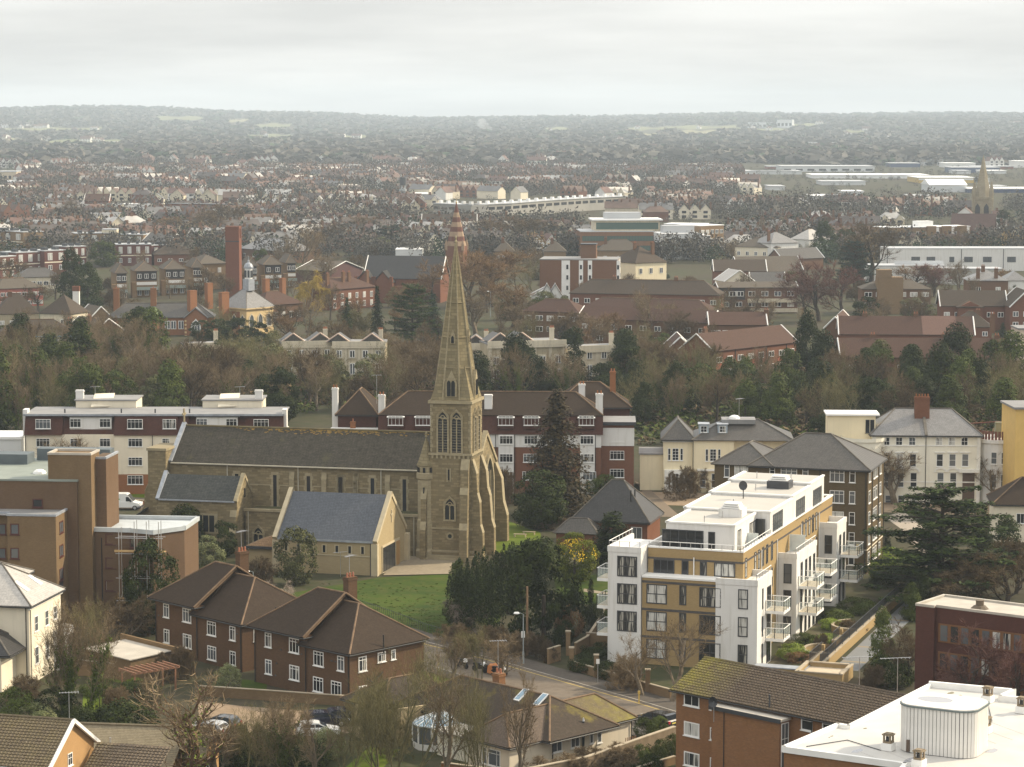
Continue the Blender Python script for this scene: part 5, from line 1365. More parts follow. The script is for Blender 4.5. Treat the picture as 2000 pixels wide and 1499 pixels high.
# orange brick flats with interlocking tile roof, lower right
def tile_course(b,x0,x1,y,z,dy,dz,mats,pitch=0.33,parent=None,mossx=None):
 m=MB();n=max(1,round((x1-x0)/pitch));k=(x1-x0)/n
 prof=((0.0,0.0),(0.55,0.0),(0.70,0.055),(0.86,0.055),(1.0,0.0))
 xs=[]
 for t in range(n):
  for a_,h in prof[:-1]:xs.append((x0+(t+a_)*k,h))
 xs.append((x1,0.0))
 L=math.hypot(dy,dz);ny,nz_=-dz/L,dy/L
 i=0
 for(x,h)in xs:
  m.v.append((x,y+ny*(h+0.085),z+nz_*(h+0.085)));m.v.append((x,y+dy*1.12+ny*h,z+dz*1.12+nz_*h));m.v.append((x,y+ny*(-0.02),z+nz_*(-0.02)))
 for t in range(len(xs)-1):
  a_=t*3;m.f+=[(a_,a_+3,a_+4,a_+1),(a_+2,a_+5,a_+3,a_)];m.m+=[0,0]
 return b.part('tile_course',m,mats,parent=parent)
def gradmoss(name,c1,c2,moss,x0,x1,amt=1.0,w=0.33,h=0.15):
 m,nt,bs=nodes_of(name)
 v=wallvec(nt);br=N(nt,'ShaderNodeTexBrick',Color1=c4(c1),Color2=c4(c2),Mortar=c4([k*0.6 for k in c1]));br.inputs['Scale'].default_value=1;br.inputs['Brick Width'].default_value=w;br.inputs['Row Height'].default_value=h;br.inputs['Mortar Size'].default_value=0.01
 nt.links.new(v,br.inputs['Vector'])
 t=nt.nodes.new('ShaderNodeTexCoord');s=nt.nodes.new('ShaderNodeSeparateXYZ');nt.links.new(t.outputs['Object'],s.inputs[0])
 g=ramp(nt,s.outputs[0],x0,x1);nn=ramp(nt,noise(nt,objvec(nt),0.9,6,0.75),0.3,0.7)
 mu=N(nt,'ShaderNodeMath',operation='MULTIPLY');nt.links.new(g,mu.inputs[0]);nt.links.new(nn,mu.inputs[1]);mu.use_clamp=True
 m2=N(nt,'ShaderNodeMath',operation='MULTIPLY');nt.links.new(mu.outputs[0],m2.inputs[0]);m2.inputs[1].default_value=amt
 a=mixc(nt,m2.outputs[0],br.outputs['Color'],moss)
 a=mixc(nt,ramp(nt,noise(nt,objvec(nt),6.0,4,0.7),0.5,1.1),a,(0.32,0.27,0.19))
 nt.links.new(a,bs.inputs['Base Color']);bs.inputs['Roughness'].default_value=0.9;bs.inputs['Specular IOR Level'].default_value=0.2
 return m
o,rt,w=frontal(Z(14,60,652),Z(14,1432,935),8.0)
rt=R(-44);
b=Bld('brick_flats','orange brick flats with ribbed brown tile roof turning mossy green at its left end','flats',o,rt,26,8.8)
W=25.0
m=gable_walls(0.35,W,0,8.6,-1,7.9,9.85);b.part('wall',m,BRICK_FLATS)
TILE_RIB=gradmoss('mossy_concrete_tiles',(0.118,0.088,0.063),(0.092,0.070,0.052),(0.245,0.215,0.035),6.0,1.0)
ro=b.part('roof',MB().slab([(0,-0.4,7.85),(W+0.4,-0.4,7.85),(W+0.4,4.3,9.98),(0,4.3,9.98)],0.1).slab([(0,9.0,7.85),(W+0.4,9.0,7.85),(W+0.4,4.3,9.98),(0,4.3,9.98)],0.1),TILE_RIB)
NCO=15
for k in range(NCO):
 dy,dz=4.72/NCO,2.15/NCO
 tile_course(b,-0.05,W+0.4,-0.45+dy*k,7.86+dz*k,dy,dz,TILE_RIB,parent=ro)
b.part('ridge_tile',ridge_tiles([((-0.05,4.3,10.02),(W+0.4,4.3,10.02))],0.13),TILE_RIB,parent=ro)
m=MB();m.tube([(-0.1,-0.5,7.75),(W,-0.5,7.75)],0.07,6);b.part('gutter',m,GUT)
m=MB();m.slab([(W+0.3,-0.6,7.8),(W+0.55,-0.6,7.8),(W+0.55,4.3,10.2),(W+0.3,4.3,10.2)],0.25);b.part('bargeboard',m,WHITE)
for X,Y in((545,570),(1370,735)):
 p=b.loc(at(Z(14,X,Y),9.0));m=MB();m.box(p.x-0.3,p.x+0.3,p.y-0.25,p.y+0.25,p.z-0.15,p.z+0.12);o2=b.part('vent_flashing',m,LEAD);m=MB();m.cyl((p.x,p.y),0.09,p.z,p.z+0.45,6);b.part('vent_pipe',m,DARKMETAL,parent=o2)
m=MB();p=b.loc(at(Z(14,812,790),8.2));m.cyl((p.x,p.y),0.08,p.z-0.2,p.z+0.9,6);b.part('vent_pipe',m,DARKMETAL)
for Y in(745,980,1215):b.winp('F',Z(14,205,Y),1.75,1.25,2 if Y<1200 else 3,1,gm=(G_DARK,G_NET,G_CURT)[(Y-745)//235],fr=0.1)
for Y in(780,1015,1250):b.winp('F',Z(14,368,Y),0.55,1.1,1,1,transom=0.72,fr=0.09)
for X in(1105,1270):b.winp('F',Z(14,X,935 if X<1200 else 965),1.2,1.2,1,1,transom=0.7,gm=G_DARK,fr=0.1)
b.pipe('F',b.hit('F',Z(14,1147,950))[0],5,7.7)
P=[b.hitz(Z(14,380,785),7.55),b.hitz(Z(14,870,905),7.55)]
fy=(P[0][1]+P[1][1])/2;x0,x1=P[0][0],P[1][0]
b.bx((x0,x1,fy,-0.02,-1,7.3),'stair_block',BRICK_FLATS)
b.bx((x0-0.15,x1+0.2,fy-0.15,-0.02,7.3,7.5),'stair_roof',FELT_P)
b.bx((x0-0.2,x1+0.25,fy-0.2,fy-0.13,7.2,7.55),'fascia',DARKMETAL)
fz=7.1
for y_,wd,nm in((fy+0.75,1.1,'stair_window'),):
 o3=b.win('R',y_-0.02,2.2,1.0,4.9,2,1,off=x1,transom=0.72,name='stair_window',gm=G_GREY)
b.win('R',fy+2.3,5.0,1.0,1.9,2,1,off=x1,gm=G_GREY)
b.bx((x1,x1+0.1,fy+1.75,fy+2.85,2.2,4.6),'white_panel',WHITE)
b.bx((x1,x1+0.12,fy+0.2,fy+1.4,-0.5,2.1),'white_panel',WHITE)
b.bx((x1,x1+0.5,fy+1.7,fy+2.9,4.7,4.8),'door_hood',DARKMETAL)
m=MB();xx=b.hit('F',Z(14,458,950),fy)[0];m.tube([(xx,fy-0.05,0),(xx,fy-0.05,7.2)],0.04,5);b.part('downpipe',m,BLACKPIPE)
q=b.wpt(x0+0.55,fy-0.35,0)
m=MB();n=16
for k in range(n):m.v.append((0.42*math.cos(6.283*k/n),-0.25,8.0+0.48*math.sin(6.283*k/n)))
m.v.append((0,0.0,8.0));m.f=[(k,(k+1)%n,n)for k in range(n)];m.m=[0]*n
e=Vector((x0+0.5,fy-0.3,0));o4=b.part('satellite_dish',MB().tube([(e.x,e.y,6.2),(e.x,e.y,8.0)],0.035,5),STEEL)
m.build('dish',DARKMETAL,o4,(e.x,e.y,0),0.3)
# white flat roof with drum shaped plant room, lower right corner
HZ=10.6
c_l=at(Z(15,125,1322),HZ);c_b=at(Z(15,1270,832),HZ)
d=c_b-c_l;rt=math.atan2(d.y,d.x)
b=Bld('flat_roof_block','brick block with a bright white flat roof in the lower right corner','flats',(c_l.x,c_l.y),rt,d.length,40)
b.ey=Vector((-math.sin(rt),math.cos(rt),0))
pxs=[(125,1322),(545,1143),(632,1158),(1270,832),(1920,892),(1815,940),(2100,968),(2100,1700),(1000,1560),(1070,1452)]
poly=[b.loc(at(Z(15,X,Y),HZ)).xy for X,Y in pxs]
m=MB();m.prism(poly[::-1],-1,HZ-0.25);b.part('wall',m,BRICK_FLATS)
cen=sum((Vector(p)for p in poly),Vector((0,0)))/len(poly)
m=MB();m.prism(poly[::-1],HZ-0.25,HZ-0.18);b.part('flat_roof',m,plain('bright_white_membrane',(0.52,0.50,0.465),0.55,0.10,0.35))
for k in range(len(poly)):
 a_,c_=Vector(poly[k]),Vector(poly[(k+1)%len(poly)]);L=(c_-a_).length
 m=MB();m.obox((a_+c_)/2,c_-a_,L/2+0.12,None,0.16,HZ-0.35,HZ+(0.12 if k<3 or k>7 else 0.3));b.part('parapet',m,WHITE)
sx_=sorted(p[0]for p in poly)
for k in range(9):
 u=sx_[0]+3+k*3.1;bxx=[p for p in(u,)]
 m=MB();a_=b.loc(at(Z(15,700+130*k,1330-28*k),HZ)).xy;c_=b.loc(at(Z(15,1000+130*k,1440-28*k),HZ)).xy;m.obox((a_+c_)/2,c_-a_,(c_-a_).length/2,None,0.03,HZ-0.18,HZ-0.165);b.part('membrane_seam',m,plain('seam_grey',(0.50,0.48,0.45),0.6))
for X,Y,r_ in((760,1155,0.25),(500,1215,0.2),(480,1225,0.14),(1430,880,0.5),(1500,900,0.3)):
 q=b.loc(at(Z(15,X,Y),HZ)).xy;m=MB();m.prism([q+Vector((r_*(1+0.3*math.sin(k*2.1))*math.cos(6.283*k/9),r_*0.5*math.sin(6.283*k/9)))for k in range(9)],HZ-0.18,HZ-0.172);b.part('stain',m,plain('moss_stain',(0.22,0.20,0.14),0.9,0.3,3))
for k,pts_ in enumerate((((1560,1180),(1620,1260),(1700,1300)),((300,1300),(620,1250),(880,1330)),((1720,980),(1750,1100),(1690,1190)))):
 b.part('cable',MB().tube([(*b.loc(at(Z(15,X,Y),HZ)).xy,HZ-0.13)for X,Y in pts_],0.035,4),DARKMETAL)
for X,Y,r_ in((1120,1400,0.9),(700,1330,0.7),(1750,1330,0.8),(1500,940,0.6)):
 q=b.loc(at(Z(15,X,Y),HZ)).xy;m=MB();m.prism([q+Vector((r_*(1+0.25*math.sin(k*1.7))*math.cos(6.283*k/12),r_*0.45*math.sin(6.283*k/12)))for k in range(12)],HZ-0.18,HZ-0.176);b.part('puddle',m,glassy('puddle_water',(0.35,0.35,0.37),rough=0.05))
top=[b.loc(at(Z(15,X,Y),HZ+3.45)).xy for X,Y in((1008,980),(1600,1048))]
dx=(top[1]-top[0]);L=dx.length;ax_=dx.normalized();nb=Vector((-ax_.y,ax_.x))
if nb.dot(b.loc(Vector((0,2000,0))).xy)<0:nb=-nb
Dp=4.6
cs=[]
def rr_pts(L,Dp,r,n=7):
 pts=[]
 for(cx_,cy_,a0)in((L-r,r,-90),(L-r,Dp-r,0),(r,Dp-r,90),(r,r,180)):
  for k in range(n):a=R(a0+90*k/(n-1));pts.append((cx_+r*math.cos(a),cy_+r*math.sin(a)))
 return pts
pr=empty('plant_room',b.wpt(0,0,HZ-0.18),rt,'white drum shaped rooftop plant room clad in upright ribbed panels','plant room')
core=[top[0]+ax_*p[0]+nb*p[1]for p in rr_pts(L,Dp,1.3)]
m=MB();m.prism(core,0,3.45);m.build('core',DARKMETAL,pr)
per=[(core[k],core[(k+1)%len(core)])for k in range(len(core))];tot=sum((q-p).length for p,q in per)
npan=64;PANEL=plain('white_cladding',(0.70,0.68,0.64),0.45,0.05,0.6,streak=0.2);step=tot/npan
def along(s):
 s%=tot
 for p,q in per:
  l_=(q-p).length
  if s<=l_:return p+(q-p)*(s/l_),(q-p).normalized()
  s-=l_
 return per[-1][1],(per[-1][1]-per[-1][0]).normalized()
pm=MB().box(-step/2+0.022,step/2-0.022,-0.06,0.03,0.05,3.5).mesh('panel',PANEL)
for k in range(npan):
 p,t=along((k+0.5)*step);put(pm,'panel',pr,(p.x,p.y,0),math.atan2(t.y,t.x))
m=MB();m.prism([top[0]+ax_*p[0]+nb*p[1]for p in[(q[0]*(L+0.3)/L-0.15,q[1]*(Dp+0.3)/Dp-0.15)for q in rr_pts(L,Dp,1.35)]],3.5,3.62);m.build('roof_rim',plain('grey_green_rim',(0.14,0.17,0.17),0.5),pr)
m=MB();m.prism([top[0]+ax_*p[0]+nb*p[1]for p in[(q[0]*(L+0.1)/L-0.05,q[1]*(Dp+0.1)/Dp-0.05)for q in rr_pts(L,Dp,1.35)]],3.62,3.68);m.build('roof',plain('stained_white_roof',(0.70,0.67,0.61),0.4,0.12,0.5),pr)
m=MB();cc=top[0]+ax_*L*0.36+nb*Dp*0.55;m.prism([cc+ax_*1.35*math.cos(6.283*k/20)+nb*0.95*math.sin(6.283*k/20)for k in range(20)],3.68,3.685);m.build('puddle',glassy('puddle_water',(0.35,0.35,0.37),rough=0.05),pr)
m=MB();p=top[0]+ax_*L*0.16-nb*0.1;m.obox(p,ax_,0.12,None,0.06,0.1,1.0);m.build('hatch',plain('brown_hatch',(0.10,0.07,0.05)),pr)
TERRA=plain('weathered_cowl',(0.22,0.17,0.11),0.85,0.3,3)
for X,Y,nm in((940,1340,0),(1717,965,1),(1700,1205,2),(1985,1050,3),(1180,1470,4)):
 q=at(Z(15,X,Y),HZ-0.15);e=empty('roof_cowl',q,rt,('square terracotta roof cowl on white plinth %s'%('left of the drum plant room','behind the drum plant room','just right of the drum plant room','at the right edge beside small pipes','at the bottom in front of the drum')[nm]),'cowl','terracotta cowls on the white roof')
 bxe((-0.42,0.42,-0.42,0.42,0,0.55),'plinth',WHITE,e)
 bxe((-0.32,0.32,-0.32,0.32,0.55,0.68),'base',TERRA,e)
 for sx in(-1,1):
  for sy in(-1,1):bxe((sx*0.25-0.06,sx*0.25+0.06,sy*0.25-0.06,sy*0.25+0.06,0.68,1.15),'leg',TERRA,e)
 bxe((-0.14,0.14,-0.14,0.14,0.68,1.0),'flue',DARKMETAL,e)
 m=MB();m.box(-0.38,0.38,-0.38,0.38,1.15,1.24);m.box(-0.28,0.28,-0.28,0.28,1.24,1.3);m.build('cap',TERRA,e)
 if nm!=4:
  m=MB();m.cyl((0.55,0.3),0.05,0,0.6,6);m.build('pipe',DARKMETAL,e)
for X,Y,h,lb in((1010,870,3.2,'tall television aerial behind the white roof, seen against dark shrubs'),(713,830,2.8,'flat comb shaped aerial rising beside the yellow brick planter')):
 q=at(Z(15,X,Y),7.5);e=empty('roof_aerial',q,0.1,lb,'aerial')
 m=MB();m.tube([(0,0,-7.0),(0,0,h*0.9)],0.035,5);m.build('mast',STEEL,e)
 m=MB();m.tube([(-1.6,0,h*0.88),(1.2,0,h*0.9)],0.03,4)
 for k in range(8):t=-1.5+k*0.36;m.tube([(t,-0.3,h*0.88),(t,0.3,h*0.88)],0.02,4)
 m.build('boom',STEEL,e)
# cream bungalow and the mossy roofs behind it
c=at(Z(13,700,1125),2.6)
b=Bld('bungalow','long cream bungalow with brown tile roof turning mossy at its far end','bungalow',(c.x,c.y),R(44.5),16.4,5.9)
b.bx((0.3,16.1,0.3,5.6,-1,2.55),'wall',plain('bungalow_render',(0.66,0.58,0.45),0.8,0.06,0.5,streak=0.15))
BUNG=gradmoss('bungalow_tiles',(0.125,0.092,0.070),(0.105,0.078,0.060),(0.22,0.19,0.03),9.0,15.0,1.0,0.17,0.06)
hip_parts(b,0.3,16.1,0.3,5.6,2.6,4.75,BUNG,RIDGE_BROWN,over=0.4,ridge=2.6)
for X,Y,wd,h,n in((1072,1095,1.25,1.45,2),(1213,1060,1.15,1.45,2),(1340,1030,0.5,1.45,1),(1402,1035,0.6,1.2,1)):b.winp('F',Z(13,X,Y),wd,h,n,1,off=0.3,transom=0.72,gm=G_GREY,fr=0.09)
for X,wd in((505,0.6),(570,1.1),(615,0.5)):u=b.hit('L',Z(13,X,1150),0.3)[0];b.win('L',u,0.5,wd,1.5,1,1,off=0.3,transom=0.75,gm=G_GREY)
m=MB();u=b.hit('F',Z(13,1415,970),0.3)[0];m.slab([(u-0.9,-0.5,2.25),(u+0.9,-0.5,2.25),(u+0.9,0.3,2.4),(u-0.9,0.3,2.4)],0.08);b.part('door_hood',m,DARKMETAL)
u=b.hit('F',Z(13,1265,1050),0.3)[0];m=MB();m.cyl((u,0.1),0.12,0,3.4,8);b.part('flue',m,BLACKPIPE);m=MB();m.cyl((u,0.1),0.14,3.4,3.7,8,r1=0.05);b.part('flue_cap',m,STEEL)
for X in(1033,1648):b.pipe('F',b.hit('F',Z(13,X,1050),0.3)[0],0,2.5,off=0.3)
for k in range(7):m=MB();u=14.4+k*0.22;m.box(u-0.025,u+0.025,-0.6,-0.55,0,1.1);b.part('railing_bar',m,plain('rusty_rail',(0.25,0.14,0.08),0.8))
b.bx((0.8,5.5,5.62,10.2,-1,2.2),'extension',CREAMW);b.bx((0.5,5.8,5.65,10.4,2.2,2.38),'extension_roof',WHITEROOF)
cv=Bld('conservatory','white octagonal conservatory with blue tinted glass roof beside the bungalow','conservatory',b.wpt(3.2,12.6).xy,R(44.5),4,4)
n=10;pp=[(2.2*math.cos(6.283*k/n)*1.15,2.2*math.sin(6.283*k/n))for k in range(n)]
BLUEG=glassy('blue_tint_glass',(0.20,0.30,0.38),rough=0.15)
m=MB();m.prism(pp,-0.5,0.6);cv.part('dwarf_wall',m,WHITE)
for k in range(n):
 a_,c_=Vector(pp[k]),Vector(pp[(k+1)%n]);m=MB();m.poly([(a_.x,a_.y,0.6),(c_.x,c_.y,0.6),(c_.x,c_.y,2.2),(a_.x,a_.y,2.2)]);cv.part('pane',m,G_GREY)
 cv.bx((a_.x-0.07,a_.x+0.07,a_.y-0.07,a_.y+0.07,0.6,2.25),'post',WHITE)
 m=MB();m.tube([(a_.x,a_.y,2.25),(c_.x,c_.y,2.25)],0.09,5);cv.part('eaves_beam',m,WHITE)
 r0=(a_.x*0.22+0.0,a_.y*0.12,3.2);r1=(c_.x*0.22,c_.y*0.12,3.2)
 m=MB();m.poly([(a_.x*1.05,a_.y*1.05,2.28),(c_.x*1.05,c_.y*1.05,2.28),r1,r0]);cv.part('roof_pane',m,BLUEG)
 m=MB();m.tube([(a_.x*1.05,a_.y*1.05,2.31),r0],0.04,5);cv.part('glazing_bar',m,WHITE)
 mid=(a_+c_)/2;m=MB();m.tube([(mid.x*1.05,mid.y*1.05,2.31),((r0[0]+r1[0])/2,(r0[1]+r1[1])/2,3.22)],0.03,5);cv.part('glazing_bar',m,WHITE)
p0=at(Z(13,325,558),5.3);p1=at(Z(13,1180,755),5.3);d=p1-p0;rt=math.atan2(d.y,d.x)
b=Bld('mossy_roof_house','house with a large moss streaked brown roof and two rooflights behind the bungalow','house',p0.xy,rt,d.length,8)
L=d.length
b.bx((-3.5,L,-4.2,4.0,-1,2.55),'wall',CREAMW)
MOSS=tiles('mossy_tiles',(0.085,0.065,0.048),(0.068,0.054,0.042),0.17,0.07,0.9,(0.16,0.13,0.035),mossamt=0.52)
hip_parts(b,-4.0,L+1.5,-4.2,4.0,2.6,5.3,MOSS,RIDGE_BROWN)
for X,Y in((795,715),(945,752)):
 f=lambda y:2.6+2.7*(y+4.6)/4.5;zq=4.6
 for _ in range(30):
  q=b.loc(at(Z(13,X,Y),zq));zq+=0.15*(f(q.y)-zq)
 y0,y1=q.y-0.75,q.y+0.65;m=MB();m.slab([(q.x-0.38,y0,f(y0)+0.14),(q.x+0.38,y0,f(y0)+0.14),(q.x+0.38,y1,f(y1)+0.14),(q.x-0.38,y1,f(y1)+0.14)],0.1);o=b.part('skylight',m,WHITE)
 m=MB();m.poly([(q.x-0.28,y0+0.1,f(y0+0.1)+0.15),(q.x+0.28,y0+0.1,f(y0+0.1)+0.15),(q.x+0.28,y1-0.1,f(y1-0.1)+0.15),(q.x-0.28,y1-0.1,f(y1-0.1)+0.15)]);b.part('pane',m,BLUEG,parent=o)
q=b.loc(at(Z(13,700,600),5.2));chimney(b,q.x,0.6,4.0,6.1,0.9,0.8,BRICK_FLATS,2);aerial(b,q.x-0.1,0.6,6.6,2.6,1.0)
p0=at(Z(12,1190,890),3.0)
b=Bld('garage_row','low garages with pale felt roofs below the nearer brown maisonette','garage',at(Z(12,1500,960),3.0).xy,R(40),9,6)
b.bx((0,9,0,6,-1,2.4),'wall',BRICK_DUN);hip_parts(b,0,9,0,6,2.4,4.4,MOSS)
# houses along the bottom left
RIB2=gradmoss('brown_rib_tiles',(0.150,0.115,0.080),(0.120,0.092,0.066),(0.22,0.18,0.07),2.0,0.5,0.4)
PEACH=brick('pebbledash',(0.48,0.29,0.13),(0.40,0.24,0.11),(0.42,0.26,0.12),0.06,0.05,0.008,grime=0.15,var=0.3)
cR=at(Z(7,265,1468),6.0);fR=at(Z(7,523,1327),6.0)
d=fR-cR;rt=math.atan2(d.y,d.x)-math.pi/2
b=Bld('gabled_house','peach pebbledashed gable house with dark ribbed tiles and white bargeboards, bottom left corner','house',cR.xy,rt,0,d.length)
D=d.length;hh=2.55;WL=13
m=gable_walls(-WL,0,0,D,-1,5.9,5.9+hh);b.part('wall',m,PEACH)
ro=b.part('roof',MB().slab([(-WL,-0.4,5.72),(0.3,-0.4,5.72),(0.3,D/2,6.05+hh),(-WL,D/2,6.05+hh)],0.1).slab([(-WL,D+0.4,5.72),(0.3,D+0.4,5.72),(0.3,D/2,6.05+hh),(-WL,D/2,6.05+hh)],0.1),RIB2)
NCO=17
for k in range(NCO):
 dy,dz=(D/2+0.42)/NCO,(hh+0.33)/NCO;tile_course(b,-WL,0.25,-0.45+dy*k,5.73+dz*k,dy,dz,RIB2,parent=ro)
b.part('ridge_tile',ridge_tiles([((-WL,D/2,6.1+hh),(0.3,D/2,6.1+hh))],0.13),RIB2,parent=ro)
for sgn in(0,1):
 y0=-0.55 if sgn==0 else D+0.55
 m=MB();m.slab([(0.2,y0,5.75),(0.42,y0,5.75),(0.42,D/2,6.25+hh),(0.2,D/2,6.25+hh)],0.3);b.part('bargeboard',m,WHITE)
b.bx((-WL,0.3,-0.6,-0.45,5.4,5.68),'gutter',WHITE)
u,z_=b.hit('R',Z(7,390,1440),0.0);b.win('R',u,z_-0.5,0.85,1.05,2,1,off=0.0,transom=0.6)
for X in(45,180):u,z_=b.hit('F',Z(7,X,1475));b.win('F',u,4.0,1.6,1.3,3,1,transom=0.72)
aerial(b,-0.1,D/2,6.1+hh,2.3,0.5)
m=MB();m.box(0.2,0.9,D/2+1.2,D+4,-1,5.0)
c2=b.wpt(0.5,D/2+1.0)
b3=Bld('ribbed_roof_link','dark ribbed tile lean-to roof tucked behind the peach gable','house',b.wpt(0.45,D*0.55).xy,rt,7,4.5)
b3.bx((0.1,6.5,0.2,4.2,-1,3.9),'wall',PEACH)
for k in range(12):tile_course(b3,0.0,6.6,0.0+0.32*k,3.9+0.16*k,0.32,0.16,RIB2)
BEIGE=tiles('beige_sheet_tiles',(0.27,0.225,0.150),(0.23,0.19,0.125),0.55,0.10,0.9,(0.20,0.18,0.07),mossamt=0.58,lines=0.45)
c=at(Z(11,1690,1405),3.2);e_=at(Z(11,1838,1265),3.2);d=e_-c;rt=math.atan2(d.y,d.x)
b=Bld('beige_roof_house','bungalow with shallow beige tiled gable roof behind the bare pollarded tree','bungalow',c.xy,rt,d.length,12)
W=max(d.length,4.0)
a0=b.hitz(Z(11,1000,1385),3.4)
m=gable_walls(0.2,W-0.2,0,13,-1,3.0,4.6,'y');b.part('wall',m,PEACH)
ro=b.part('roof',MB().slab([(-0.3,-0.4,3.05),(-0.3,13.3,3.05),(W/2,13.3,4.9),(W/2,-0.4,4.9)],0.1).slab([(W+0.3,-0.4,3.05),(W+0.3,13.3,3.05),(W/2,13.3,4.9),(W/2,-0.4,4.9)],0.1),BEIGE)
b.part('ridge_tile',ridge_tiles([((W/2,-0.4,4.95),(W/2,13.3,4.95))],0.12),BEIGE,parent=ro)
b.win('F',W/2,0.4,min(3.0,W-0.8),2.0,3,1,off=0.0,transom=0.8)
b4=Bld('beige_roof_house','nearest shallow beige roof cut off by the bottom edge, with a small vent pipe','bungalow',at(Z(11,1100,1520),3.2).xy,rt,6,12)
m=gable_walls(0.2,5.8,0,10,-1,3.0,4.3,'y');b4.part('wall',m,PEACH)
ro=b4.part('roof',MB().slab([(-0.3,-3.4,3.05),(-0.3,10.3,3.05),(3,10.3,4.5),(3,-3.4,4.5)],0.1).slab([(6.3,-3.4,3.05),(6.3,10.3,3.05),(3,10.3,4.5),(3,-3.4,4.5)],0.1),BEIGE)
m=MB();m.cyl((4.0,3),0.08,3.8,4.9,6);m.cyl((4.0,3),0.2,3.8,4.2,8,r1=0.1);b4.part('vent_pipe',m,STEEL)
c=at(Z(11,1090,592),2.6)
b=Bld('outbuilding','long low brick outbuilding with a pale sheet roof beside the brown maisonettes','outbuilding',c.xy,R(44),7,11)
l=b.hitz(Z(11,590,555),2.6);r_=b.hitz(Z(11,1310,500),2.6)
W=max(3.5,r_[0]);D=max(8,l[1])
b.bx((0.15,W,0.1,D,-1,2.5),'wall',BRICK_DUN);m=MB();m.slab([(-0.1,-0.1,2.55),(W+0.1,-0.1,2.75),(W+0.1,D+0.1,2.75),(-0.1,D+0.1,2.55)],0.1);b.part('roof',m,FELT_P)
b.bx((W,W+0.3,-1.0,D+1,-1,3.2),'rear_wall',BRICK_DUN)
b=Bld('white_store','long white clad store at the left edge beside the cream mansard flats','store',at_d((-30,950),400).xy,0.0,8,6)
b.bx((0,5.9,0,8,0,7.2),'wall',PALE);b.bx((-0.1,6.0,-0.2,8.1,7.2,7.6),'roof',ROOFWHITE)
# buildings beyond the wooded belt
def fw(me_key=[0]):pass
def swin(b,face,u,z,w,h,cols=2,fm=None,gm=None,off=None):
 fm=fm or WHITE;gm=gm or G_DARK
 key=('s',round(w,1),round(h,1),cols,fm.name,gm.name)
 if key not in _W:
  m=MB();m.box(-w/2,w/2,-0.10,0.02,0,h,0)
  for k in range(cols):x0=-w/2+w*k/cols+0.13;x1=-w/2+w*(k+1)/cols-0.07-(0.06 if k==cols-1 else 0);m.box(x0,x1,-0.13,-0.05,0.14,h-0.14,1)
  _W[key]=m.mesh('window',[fm,gm])
 l,r=b.place(face,u,z,off)
 return put(_W[key],'window',b.root,l,r)
def block(name,label,cat,pL,pR,zE,D,wall,roof,zR,rm,rows=(),n=0,ww=1.6,wh=1.3,rot=None,cols=2,chim=(),sides=0,ax=None,group=None,rw=None,gl=False,gr=False,over=0.4,W=None,fm=None,z0=-0.5):
 o,rt,w=frontal(pL,pR,zE,rot)
 if W:w=W
 b=Bld(name,label,cat,o,rt,w,D,group)
 if roof=='gable':
  axis=ax or('x' if w>=D else 'y');m=gable_walls(0,w,0,D,z0,zE-0.05,zR-0.15,axis);b.part('wall',m,wall)
  m,p,a,c=hip_roof(0,w,0,D,zE,zR,over,0.15,None,True,True,axis);ro=b.part('roof',m,rm)
  for s_ in((p[0],a),(p[3],a),(p[1],c),(p[2],c))if axis=='x' else((p[0],a),(p[1],a),(p[3],c),(p[2],c)):
   b.part('bargeboard',MB().tube([Vector(s_[0])-Vector((0,0,0.05)),Vector(s_[1])-Vector((0,0,0.02))],0.16,4),WHITE,parent=ro)
 elif roof=='hip':
  b.bx((0,w,0,D,z0,zE-0.05),'wall',wall)
  m,p,a,c=hip_roof(0,w,0,D,zE,zR,over,0.15,None,gl,gr,ax);ro=b.part('roof',m,rm)
  b.part('ridge_tile',ridge_tiles([(a,c)],0.14),RIDGE_BROWN if rm not in(SLATE,SLATE_L,SLATE_D)else RIDGE_GREY,parent=ro)
 else:
  b.bx((0,w,0,D,z0,zE-0.3),'wall',wall)
  b.bx((-0.1,w+0.1,-0.1,D+0.1,zE-0.3,zE),'roof',rm)
 for k,z_ in enumerate(rows):
  for i in range(n):
   u=w*(i+0.5)/n;g=rng.choice((G_DARK,G_DARK,G_GREY,G_NET));swin(b,'F',u,z_,ww,wh,cols,fm,g)
  for i in range(sides):
   for f in 'LR':swin(b,f,D*(i+0.5)/sides,z_,ww*0.8,wh,cols,fm,G_DARK)
 for(x,y,h)in chim:chimney(b,x,y,zE,zR+h,1.1,0.7,BRB,2)
 return b
STUCCO=plain('aged_stucco',(0.42,0.355,0.24),0.85,0.12,0.5,streak=0.3)
STUCCO_L=plain('pale_aged_stucco',(0.60,0.53,0.40),0.85,0.1,0.5,streak=0.25)
ROOF_RB=tiles('red_brown_tiles',(0.098,0.056,0.041),(0.080,0.047,0.036),0.3,0.15,0.85,streak=0.2)
ROOF_RB2=tiles('pinkish_tiles',(0.18,0.108,0.085),(0.16,0.098,0.078),0.3,0.15,0.85,streak=0.15)
ROOF_DB=tiles('dull_brown_tiles',(0.088,0.067,0.050),(0.073,0.057,0.044),0.3,0.15,0.85,streak=0.2)
ROOF_GB=tiles('grey_brown_tiles',(0.125,0.104,0.080),(0.105,0.088,0.069),0.3,0.15,0.8,streak=0.2)
REDB=brick('terrace_red_brick',(0.205,0.084,0.050),(0.155,0.066,0.041),(0.17,0.10,0.07),grime=0.2)
BRB=brick('terrace_brown_brick',(0.195,0.105,0.062),(0.150,0.083,0.050),(0.15,0.10,0.07),grime=0.2)
TANB=brick('tan_brick',(0.265,0.178,0.098),(0.215,0.142,0.078),(0.20,0.14,0.085),grime=0.2)
